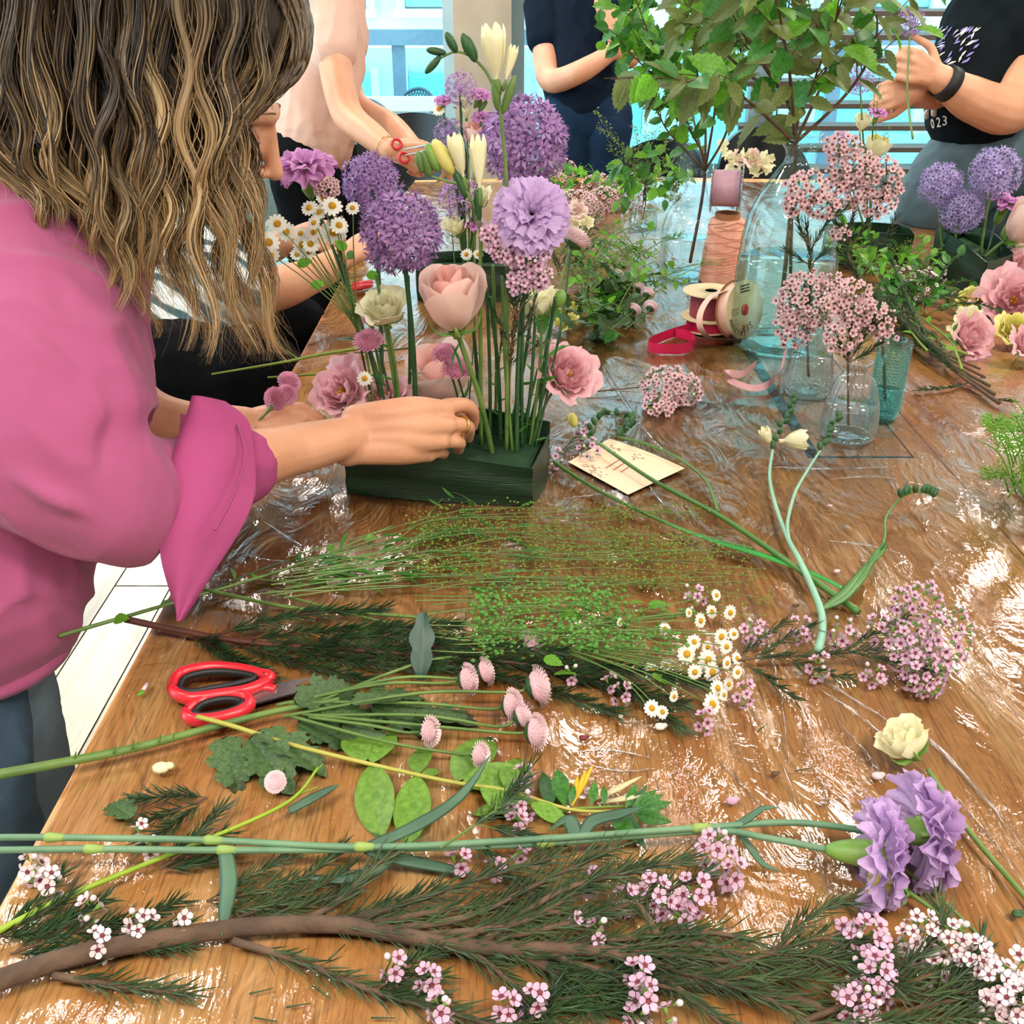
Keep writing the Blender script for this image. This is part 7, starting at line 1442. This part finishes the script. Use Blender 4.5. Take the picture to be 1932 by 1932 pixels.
def hair(n, w0, w1, nseg, sides, par, name, seed, loose=1.0, flat=.45, extra=0.0):
    """n hairs shared out over the wavy clumps"""
    random.seed(seed); V = []; Fc = []; Cc = []
    for k in range(n):
        C_ = CLUMPS[k % len(CLUMPS)]; g = guide(C_['s'], nseg); off_ = random.gauss(0, .5) * C_['w'] * loose; od = random.gauss(0, .5) * .008 * loose
        ph = C_['ph'] + random.gauss(0, .16 * loose); am = C_['am'] * rr(.85, 1.15); L_ = C_['L'] * rr(.90, 1.02) + extra * R_(); m = max(6, min(nseg, int(nseg * L_))); tw = rr(0, 6.3); light = C_['light'] if R_() < .8 else (not C_['light'])
        c0 = random.choice(DK); c1 = random.choice(BL) if light else random.choice(DK[1:] + BL[:1]); c2 = random.choice(TIP); t0 = 1.085 + .075 * C_['t'] + od; pts = []
        for i in range(m):
            f = i / (nseg - 1); a_ = C_['fr'] * 2 * pi * f * (1 + .25 * f) + ph; wv = am * min(1, .25 + f * 1.5) * sin(a_); e = g[i]; pin = 1 - .45 * abs(sin(a_ * .5)) * f
            fan = 1 + max(0, f - .75) * 2.2 * loose
            pts.append(D(e.x + wv + off_ * pin * fan + C_['sp'] * f * f + 2.2 * loose * sin(f * 21 + tw) * f, e.y, t0 + (.0 if C_['s'] < .75 else (C_['s'] - .75) * .16) - .02 * sin(pi * min(1, f * 1.2)) + .009 * cos(a_) * f))
        w = rr(w0, w1); x = None; b = len(V)
        for i, p in enumerate(pts):
            f = i / (m - 1); d = (pts[min(i + 1, m - 1)] - pts[max(i - 1, 0)]).normalized()
            if x is None: x = d.cross(_fw).normalized()
            x = (x - d * x.dot(d)).normalized(); y = d.cross(x); wr_ = w * (1 - .94 * max(0, f - .62) / .38)
            gf = i / nseg; base = lerp3(c0, c1, min(1, max(0, (gf - (.10 if light else .34)) * 2.4))); col = lerp3(base, c2, min(1, max(0, (gf - .52) * 1.8)))
            for j in range(sides):
                a = 2 * pi * j / sides; V.append(p + x * cos(a) * wr_ + y * sin(a) * wr_ * flat); Cc.append((col[0], col[1], col[2], 1))
        for i in range(m - 1):
            for j in range(sides):
                a = b + i * sides + j; c = b + i * sides + (j + 1) % sides; Fc.append((a, c, c + sides, a + sides))
    off = par.location; me = bpy.data.meshes.new(name); me.from_pydata([tuple(v - off) for v in V], [], Fc); at = me.color_attributes.new('dye', 'FLOAT_COLOR', 'POINT'); at.data.foreach_set('color', [x for c in Cc for x in c]); me.materials.append(hm)
    me.polygons.foreach_set('use_smooth', [True] * len(Fc)); me.update(); o = bpy.data.objects.new(name, me); COL.objects.link(o); o.parent = par; return o
hb = Body()
hb.ell(HP(0, -.035, .045), (.088, .104, .088), Matrix((uH.cross(fH).normalized(), fH.normalized(), uH.normalized())).transposed())
hb.limb([D(500, 60, 1.17), D(420, 40, 1.16), D(300, 100, 1.20), D(180, 140, 1.25), D(60, 160, 1.27)], [.045, .075, .09, .09, .09]); hb.limb([D(300, 100, 1.22), D(300, 260, 1.22), D(300, 360, 1.23)], [.09, .07, .03]); hb.limb([D(130, 120, 1.26), D(150, 300, 1.26), D(190, 420, 1.26)], [.09, .07, .03]); hb.limb([D(400, 100, 1.19), D(400, 220, 1.20), D(400, 320, 1.21)], [.06, .05, .02])
hb.limb([D(480, -20, 1.17), D(545, 60, 1.17), D(540, 120, 1.17), D(505, 165, 1.17)], [.04, .026, .022, .008])
hair_root = hb.build('hair_volume', mat('dark_root_hair', '30261C', '40332A', rough=.6, stretch=(8, 8, .6), bump=.8, bscale=60), wp, .006, 4)
hair(138, .0030, .0052, 48, 6, wp, 'hair_locks', 41, .8, .35)
hair(3300, .0006, .0014, 44, 3, wp, 'hair_strands', 42, 1.15, .8)
hair(320, .0003, .0005, 40, 3, wp, 'flyaway_hair', 43, 3.4, 1, .12)
def shortlocks(n, a, b, seed, w=(.002, .006)):
    """swept-over hair round the brow, drawn between two guide curves"""
    random.seed(seed); mb = MB()
    for k in range(n):
        f = R_(); pts = [D(p[0] + (q[0] - p[0]) * f + rr(-5, 5), p[1] + (q[1] - p[1]) * f + rr(-4, 4), 1.135 + rr(-.012, .015) + .02 * i / 6) for i, (p, q) in enumerate(zip(a, b))]
        mb.tube(bez(pts, 20), [rr(*w), rr(*w), rr(*w) * .6, .0004], 5, flat=.5)
    return mb
part('fringe', shortlocks(110, [(440, -90), (500, -30), (545, 40), (550, 110), (520, 160), (490, 200)], [(520, -110), (560, -40), (584, 40), (582, 100), (562, 148), (515, 186)], 5), mat('brown_hair', '3A2E22', '6A543C', rough=.45, scale=40, stretch=(10, 10, 1)), wp)
# held button chrysanthemums
for (u, v, r, ax, lab, t_) in ((545, 722, 22, (.5, -.5, .8), 'upper pink button chrysanthemum held in the left hand', 1.52), (520, 752, 22, (-.2, -.9, .3), 'lower left pink button chrysanthemum held in the left hand', 1.50), (540, 745, 20, (.4, -.8, .3), 'right pink button chrysanthemum held in the left hand', 1.51)):
    c = D(u, v, t_); t = thing('chrysanthemum', D(480, 800, 1.49), lab, 'flower', 'button chrysanthemums held in the left hand'); s_ = px(r, t_); inst('petals', SAN['pink'], orient(c, ax, s_), t); inst('calyx', SANC, orient(c, ax, s_), t); stalk(t, [D(472, 806, 1.49), D(500, 782, 1.49), c], .0016)
# ------------------------------------------------------------ person in the pale pink T-shirt cutting with scissors
def cap_hair(par, P_, m, s=1.0):
    b = Body(); b.ell(P_(0, -.018, .034), tuple(x * s for x in (.086, .100, .092))); b.ell(P_(0, -.06, -.03), tuple(x * s for x in (.072, .05, .08))); b.build('hair', m, par, .008, 3)
dkhair = mat('dark_brown_hair', '2C211A', '3A2C22', rough=.55, bump=.8, bscale=90)
blackt = mat('black_trouser_cloth', '08090B', '0C0D10', spec=.08, rough=.9, bump=.2, bscale=300)
tee = mat('pale_pink_jersey', 'CFA696', 'D6B0A2', spec=.2, rough=.9, bump=.15, bscale=300, scale=3)
q = D(590, 300, 2.9); p1 = thing('person', Vector((q.x, q.y, 0)), 'person in a pale pink T-shirt and black trousers cutting with scissors', 'person')
b = Body(); hp = head(b, D(640, -190, 2.85), (.75, -.45, -.45), (.3, -.1, 1)); b.limb([hp(0, -.03, -.06), D(615, -75, 2.88), D(605, -20, 2.9)], [.055, .055, .07])
b.limb([D(620, 40, 2.80), D(634, 130, 2.75), D(655, 215, 2.72), D(700, 255, 2.66), D(735, 283, 2.62)], [.050, .046, .043, .036, .027]); hand(b, D(735, 283, 2.62), (.9, .1, -.25), (.1, -.85, .4), .98, (.9, 1.2, 1.3, 1.3), -1, (.4, .2))
b.limb([D(650, 90, 3.1), D(665, 190, 3.0), D(735, 235, 2.85), D(778, 275, 2.75)], [.046, .040, .034, .026]); hand(b, D(776, 274, 2.75), (.85, -.3, -.2), (.2, .2, .95), .95, (.6, .7, .8, .9), -1, (.5, .1))
b.build('body', skin, p1, .005, 4); face_parts(p1, hp); cap_hair(p1, hp, dkhair)
b = Body(); b.limb([D(600, -60, 2.92), D(608, 60, 2.90), D(600, 170, 2.9), D(592, 262, 2.92)], [.14, .125, .120, .115], 20); b.limb([D(585, -30, 2.82), D(620, 30, 2.80), D(629, 98, 2.765)], [.085, .078, .066], 16); b.limb([D(630, -30, 3.05), D(655, 80, 3.08)], [.08, .065], 14)
b.build('top', tee, p1, .007, 5, fold=.008, fscale=8, fdir=(1, 1, .5), seed=1)
for dx, dt in ((-14, 0), (26, .10)):
    t_ = D(586 + dx, 300, 2.92 + dt); b = Body(); b.limb([t_, Vector((t_.x + .02, t_.y, .48)), Vector((t_.x, t_.y, .09))], [.105, .075, .06], 16); b.build('trouser_leg', blackt, p1, .009, 3, fold=.004); sh = Body(); sh.limb([Vector((t_.x - .02, t_.y, .045)), Vector((t_.x + .16, t_.y - .04, .04))], [.042, .035]); sh.build('shoe', dark, p1, .008, 3)
part('bracelet', MB().tube(ringpath(D(727, 277, 2.625), D(735, 283, 2.62) - D(715, 268, 2.64), .029, 24), .0012, 5, caps=False), gold, p1)
sc2 = thing('scissors', D(790, 288, 2.58), 'silver bladed scissors with red handles held by the person in pale pink', 'scissors')
part('handle', MB().tube(ringpath(D(748, 272, 2.60), (.3, -1, .3), .012, 24), .004, 8, caps=False), redp, sc2); part('handle', MB().tube(ringpath(D(762, 298, 2.60), (.3, -1, .3), .012, 24), .004, 8, caps=False), redp, sc2)
for (u0, v0, u1, v1) in ((762, 282, 826, 270), (766, 292, 824, 280)): part('blade', MB().tube(bez([D(u0, v0, 2.57), D((u0 + u1) / 2, (v0 + v1) / 2, 2.56), D(u1, v1, 2.54)], 8), [.009, .011, .001], 6, flat=.2), steel, sc2)
# ------------------------------------------------------------ man in navy T-shirt, arms folded, one hand at the chin
navy = mat('navy_jersey', '0C1624', '101C2C', spec=.1, rough=.9, bump=.15, bscale=300); navyj = mat('indigo_denim', '10243C', '1A304A', spec=.15, rough=.9, bump=.3, bscale=400)
q = D(1095, 220, 4.1); p2 = thing('person', Vector((q.x, q.y, 0)), 'person in a navy T-shirt and jeans, one arm folded, other hand raised', 'person')
b = Body(); hp = head(b, D(1105, -250, 4.08), (.35, -.85, -.3), (0, -.2, 1)); b.limb([hp(0, -.03, -.06), D(1095, -150, 4.1), D(1090, -110, 4.12)], [.058, .058, .08])
b.limb([D(1025, 40, 4.05), D(1030, 110, 4.02), D(1040, 152, 3.98), D(1095, 135, 3.86), D(1155, 98, 3.84)], [.052, .050, .046, .042, .030]); hand(b, D(1152, 100, 3.84), (.85, .2, .4), (.1, -.9, .2), .95, (.5, .6, .7, .8), 1)
b.limb([D(1165, -30, 4.05), D(1185, 60, 3.98), D(1186, 108, 3.90), D(1160, 60, 3.82), D(1135, 5, 3.80)], [.050, .048, .044, .040, .030]); hand(b, D(1135, 3, 3.80), (-.1, -.1, 1), (.2, -1, 0), .95, (.5, .7, .9, 1.0), 1)
b.build('body', skin2, p2, .006, 4); face_parts(p2, hp); cap_hair(p2, hp, dkhair)
b = Body(); b.limb([D(1092, -90, 4.12), D(1088, 0, 4.1), D(1090, 110, 4.1), D(1100, 192, 4.1)], [.150, .165, .150, .150], 20); b.limb([D(1045, -70, 4.08), D(1026, 10, 4.04), D(1027, 70, 4.03)], [.085, .078, .072], 14); b.limb([D(1145, -70, 4.1), D(1172, 10, 4.0)], [.08, .066], 14)
b.build('t_shirt', navy, p2, .008, 5, fold=.007, fscale=7, fdir=(1, 1, .5), seed=6)
for dx in (-34, 36):
    t_ = D(1106 + dx, 238, 4.1); b = Body(); b.limb([t_, Vector((t_.x, t_.y, .50)), Vector((t_.x, t_.y + .02, .09))], [.110, .08, .066], 16); b.build('jeans_leg', navyj, p2, .009, 3, fold=.004); sh = Body(); sh.limb([Vector((t_.x, t_.y + .02, .045)), Vector((t_.x + .03, t_.y - .18, .04))], [.042, .035]); sh.build('shoe', white, p2, .008, 3)
b = Body(); b.limb([D(1072, 222, 4.1), D(1140, 222, 4.1)], [.118, .118], 16); b.build('jeans_waist', navyj, p2, .009, 3)
# ------------------------------------------------------------ woman at the right with printed black T-shirt holding an allium
blackj = mat('black_jersey', '070C10', '0B1318', spec=.12, rough=.85, bump=.15, bscale=300); greyd = mat('grey_denim', '42545E', '52646C', spec=.15, rough=.9, bump=.3, bscale=400, scale=5)
q = D(1880, 300, 3.1); p3 = thing('person', Vector((q.x, q.y, 0)), 'person in a printed black T-shirt and grey jeans holding up a purple allium', 'person')
b = Body(); hp = head(b, D(1905, -190, 3.05), (-.85, -.25, -.45), (-.3, 0, 1)); b.limb([hp(0, -.03, -.06), D(1895, -60, 3.08), D(1900, 10, 3.1)], [.062, .062, .075])
b.limb([D(1960, 90, 2.98), D(1945, 150, 2.92), D(1905, 205, 2.88), D(1840, 190, 2.84), D(1775, 150, 2.80)], [.080, .074, .070, .060, .039]); hd = hand(b, D(1776, 150, 2.80), (-.85, -.05, .35), (.15, -.9, .1), 1.08, (.9, 1.1, 1.2, 1.2), 1, (.9, .3))
b.limb([D(1800, 120, 3.1), D(1770, 175, 2.98), D(1725, 172, 2.86)], [.048, .044, .034]); hand(b, D(1730, 172, 2.86), (-.8, -.1, -.1), (.1, -.9, .3), 1.0, (1.2, 1.3, 1.4, 1.4), -1, (.6, .2))
b.build('body', skin, p3, .0055, 4); face_parts(p3, hp); cap_hair(p3, hp, dkhair)
b = Body(); b.limb([D(1915, -20, 3.12), D(1890, 60, 3.1), D(1862, 150, 3.08), D(1842, 205, 3.06)], [.150, .175, .178, .145], 22); b.limb([D(1915, 0, 3.0), D(1950, 60, 2.96), D(1968, 105, 2.94)], [.12, .115, .105], 16)
b.build('t_shirt', blackj, p3, .008, 5, fold=.010, fscale=6, fdir=(1, 1, .5), seed=3)
ax_ = (D(1776, 150, 2.80) - D(1840, 190, 2.84)).normalized(); part('wristband', MB().lathe([(.043, -.018), (.0475, -.017), (.046, .015), (.041, .016), (.040, -.016)], D(1786, 156, 2.805), ax_, n=32), mat('black_band', '0A0A0C', rough=.6), p3)
b = Body(); b.limb([D(1850, 300, 3.14), D(1930, 285, 3.2)], [.150, .165], 20); b.build('jeans_waist', greyd, p3, .009, 3)
for (dx, dz, r_) in ((-45, 0, .125), (60, .12, .125)):
    t_ = D(1868 + dx, 290, 3.12 + dz); b = Body(); t_ = D(1868 + dx, 320, 3.14 + dz); b.limb([t_, D(1800 + dx * 1.2 + 30, 380, 3.15 + dz), Vector((t_.x - .02, t_.y + .1, .48)), Vector((t_.x, t_.y + .14, .09))], [.145, r_, .095, .075], 18); b.build('jeans_leg', greyd, p3, .009, 3, fold=.006, seed=7); sh = Body(); sh.limb([Vector((t_.x, t_.y + .14, .045)), Vector((t_.x - .18, t_.y + .1, .04))], [.042, .036]); sh.build('shoe', white, p3, .008, 3)
pw = mat('print_white', 'D8D4D0', rough=.7); pv = mat('print_violet', '8E86C8', rough=.7)
def onshirt(u, v, t0=2.6):
    """first shirt surface met along this direction from the room side"""
    return D(u, v, t0)
dg = bpy.context.evaluated_depsgraph_get(); dg.update()
def hit(u, v, lift=.004):
    o = D(u, v, 2.3); d = (D(u, v, 3.2) - o).normalized(); sh_ = [c for c in p3.children if c.name.startswith('t_shirt')][0]; inv = Matrix.Translation(-p3.location); ok, loc, nn, _ = sh_.ray_cast(inv @ o, d)
    return (loc + p3.location + nn * lift, nn) if ok else (None, None)
def letters(s_, u0, v0, du, dv, size, m):
    for i, ch in enumerate(s_):
        p, nn = hit(u0 + du * i, v0 + dv * i)
        if p is None: continue
        xx = (D(u0 + du, v0 + dv, 3) - D(u0, v0, 3)).normalized(); xx = (xx - nn * xx.dot(nn)).normalized(); yy = nn.cross(xx); text(ch, p3, Matrix.Translation(p) @ Matrix((xx, yy, nn)).transposed().to_4x4(), size, m, 'print_letter', .0006)
letters('023', 1762, 234, 11, -3, .040, pw)
random.seed(9)
for i in range(44):
    u, v = rr(1768, 1845), rr(58, 122); p, nn = hit(u, v, .003)
    if p is None: continue
    u2, v2 = u + rr(6, 16), v - rr(4, 14); p2_, n2 = hit(u2, v2, .003)
    if p2_ is None or (p2_ - p).length > .08: continue
    part('print_stroke', MB().tube([p, p.lerp(p2_, .5), p2_], [.001, .004, .001], 5, flat=.3, upv=nn), pw if i % 2 else pv, p3)
for (u, v) in ((1757, 195), (1766, 210), (1752, 215)):
    p, nn = hit(u, v)
    if p is not None: part('print_stroke', MB().ball(p, (.012, .003, .016), 6, 4), pw, p3)
al = thing('allium', D(1717, 85, 2.78), 'purple allium held up in the hand of the person in the black T-shirt', 'flower'); c = D(1718, 42, 2.78); allium(al, c, px(26, 2.78), 70, 'deep', .26); stalk(al, [D(1722, 262, 2.74), D(1712, 180, 2.76), D(1714, 110, 2.77), c], .003, .0025)
# ------------------------------------------------------------ seated person hidden behind the long hair
stripe = bpy.data.materials.new('striped_cloth'); stripe.use_nodes = True; N = stripe.node_tree.nodes; K_ = stripe.node_tree.links
tc_n = N.new('ShaderNodeTexCoord'); wv_ = N.new('ShaderNodeTexWave'); wv_.wave_type = 'BANDS'; wv_.bands_direction = 'DIAGONAL'; wv_.inputs['Scale'].default_value = 9; wv_.inputs['Distortion'].default_value = 6; wv_.inputs['Detail'].default_value = 2; K_.new(tc_n.outputs['Object'], wv_.inputs['Vector'])
rp = N.new('ShaderNodeValToRGB'); rp.color_ramp.elements[0].color = L('2E5A66') + (1,); rp.color_ramp.elements[0].position = .25; rp.color_ramp.elements[1].color = L('E2ECEC') + (1,); rp.color_ramp.elements[1].position = .5; K_.new(wv_.outputs['Fac'], rp.inputs[0]); K_.new(rp.outputs[0], N['Principled BSDF'].inputs['Base Color']); N['Principled BSDF'].inputs['Roughness'].default_value = .8
q = D(380, 600, 2.2); p4 = thing('person', Vector((q.x, q.y, 0)), 'seated person in a white and teal patterned top reaching over the table edge', 'person')
b = Body(); hp = head(b, D(385, 180, 2.25), (.9, -.1, -.4), (.35, 0, 1)); b.limb([hp(0, -.03, -.06), D(350, 330, 2.28)], [.055, .065])
b.limb([D(440, 560, 2.15), D(520, 545, 2.12), D(600, 515, 2.14), D(650, 485, 2.16)], [.046, .046, .036, .027]); hand(b, D(648, 487, 2.16), (.8, .25, .35), (-.1, -.6, .8), 1.0, (.5, .6, .8, .9), -1, (.5, .2))
b.limb([D(430, 470, 2.5), D(500, 470, 2.42), D(548, 450, 2.36)], [.044, .038, .027]); hand(b, D(546, 450, 2.36), (.9, -.1, .1), (0, -.7, .7), .95, (.8, 1.0, 1.1, 1.2), -1, (.5, .2))
b.build('body', skin, p4, .005, 4); face_parts(p4, hp); cap_hair(p4, hp, mat('blonde_hair', 'A98A5C', 'C4A878', rough=.5, bump=.8, bscale=90))
b = Body(); b.limb([D(345, 370, 2.3), D(345, 480, 2.28), D(340, 600, 2.22), D(330, 680, 2.2)], [.12, .15, .15, .16], 20); b.limb([D(380, 430, 2.18), D(420, 520, 2.13), D(470, 560, 2.12)], [.075, .068, .058], 14); b.limb([D(360, 400, 2.45), D(440, 470, 2.48)], [.07, .058], 14)
b.build('patterned_top', stripe, p4, .007, 4, fold=.009, fscale=7, seed=8)
hipc = D(330, 700, 2.2)
for (a_, c_) in (((D(330, 730, 2.12)), (D(560, 735, 2.10))), ((D(350, 690, 2.35)), (D(590, 640, 2.38)))):
    c_ = Vector((min(c_.x, -.50), c_.y, c_.z)); b = Body(); b.limb([a_, a_.lerp(c_, .5), c_, Vector((c_.x + .02, c_.y, .35)), Vector((c_.x, c_.y, .09))], [.15, .13, .095, .075, .06], 18); b.build('trouser_leg', blackt, p4, .009, 3, fold=.006, seed=5); sh = Body(); sh.limb([Vector((c_.x - .03, c_.y, .045)), Vector((c_.x + .14, c_.y, .04))], [.042, .035]); sh.build('shoe', dark, p4, .008, 3)
b = Body(); b.limb([D(270, 720, 2.2), D(330, 720, 2.2), D(420, 730, 2.2)], [.15, .17, .14], 18); b.build('lap', blackt, p4, .009, 3, fold=.008, seed=5)
sp_ = D(282, 692, 1.98); t = thing('torn_knee', sp_, 'beige patch for the ripped knee of the black trousers', 'debris'); bb_ = Body(); bb_.limb([D(268, 696, 1.99), D(282, 688, 1.985), D(297, 692, 1.99)], [.010, .014, .010]); bb_.build('torn_knee_patch', mat('beige_knee_patch', 'CDB494', rough=.8), t, .003, 1, fold=.004, fscale=60)  # lump added to stand for the ripped hole in the trousers
ch = thing('conference_chair', Vector((hipc.x, hipc.y, 0)), 'black chair under the seated person left of the table', 'chair', 'black conference chairs')
part('seat', MB().ball(Vector((hipc.x, hipc.y, .46)), (.28, .27, .06), 24, 10), blk, ch); part('stem', MB().tube([Vector((hipc.x, hipc.y, .44)), Vector((hipc.x, hipc.y, .06))], .03, 10), dark, ch)
for i in range(5): a = i * 2 * pi / 5; part('leg', MB().tube([Vector((hipc.x, hipc.y, .08)), Vector((hipc.x + cos(a) * .10, hipc.y + .05 + sin(a) * .10, .02))], [.02, .012], 6), dark, ch)
part('backrest', MB().grid(lambda u, v: Vector((hipc.x - .26 + .06 * (2 * u - 1) ** 2, hipc.y + (u - .5) * .46, .5 + .4 * v)), 12, 8).grid(lambda u, v: Vector((hipc.x - .285 + .06 * (2 * u - 1) ** 2, hipc.y + (u - .5) * .46, .5 + .4 * v)), 12, 8), blk, ch)
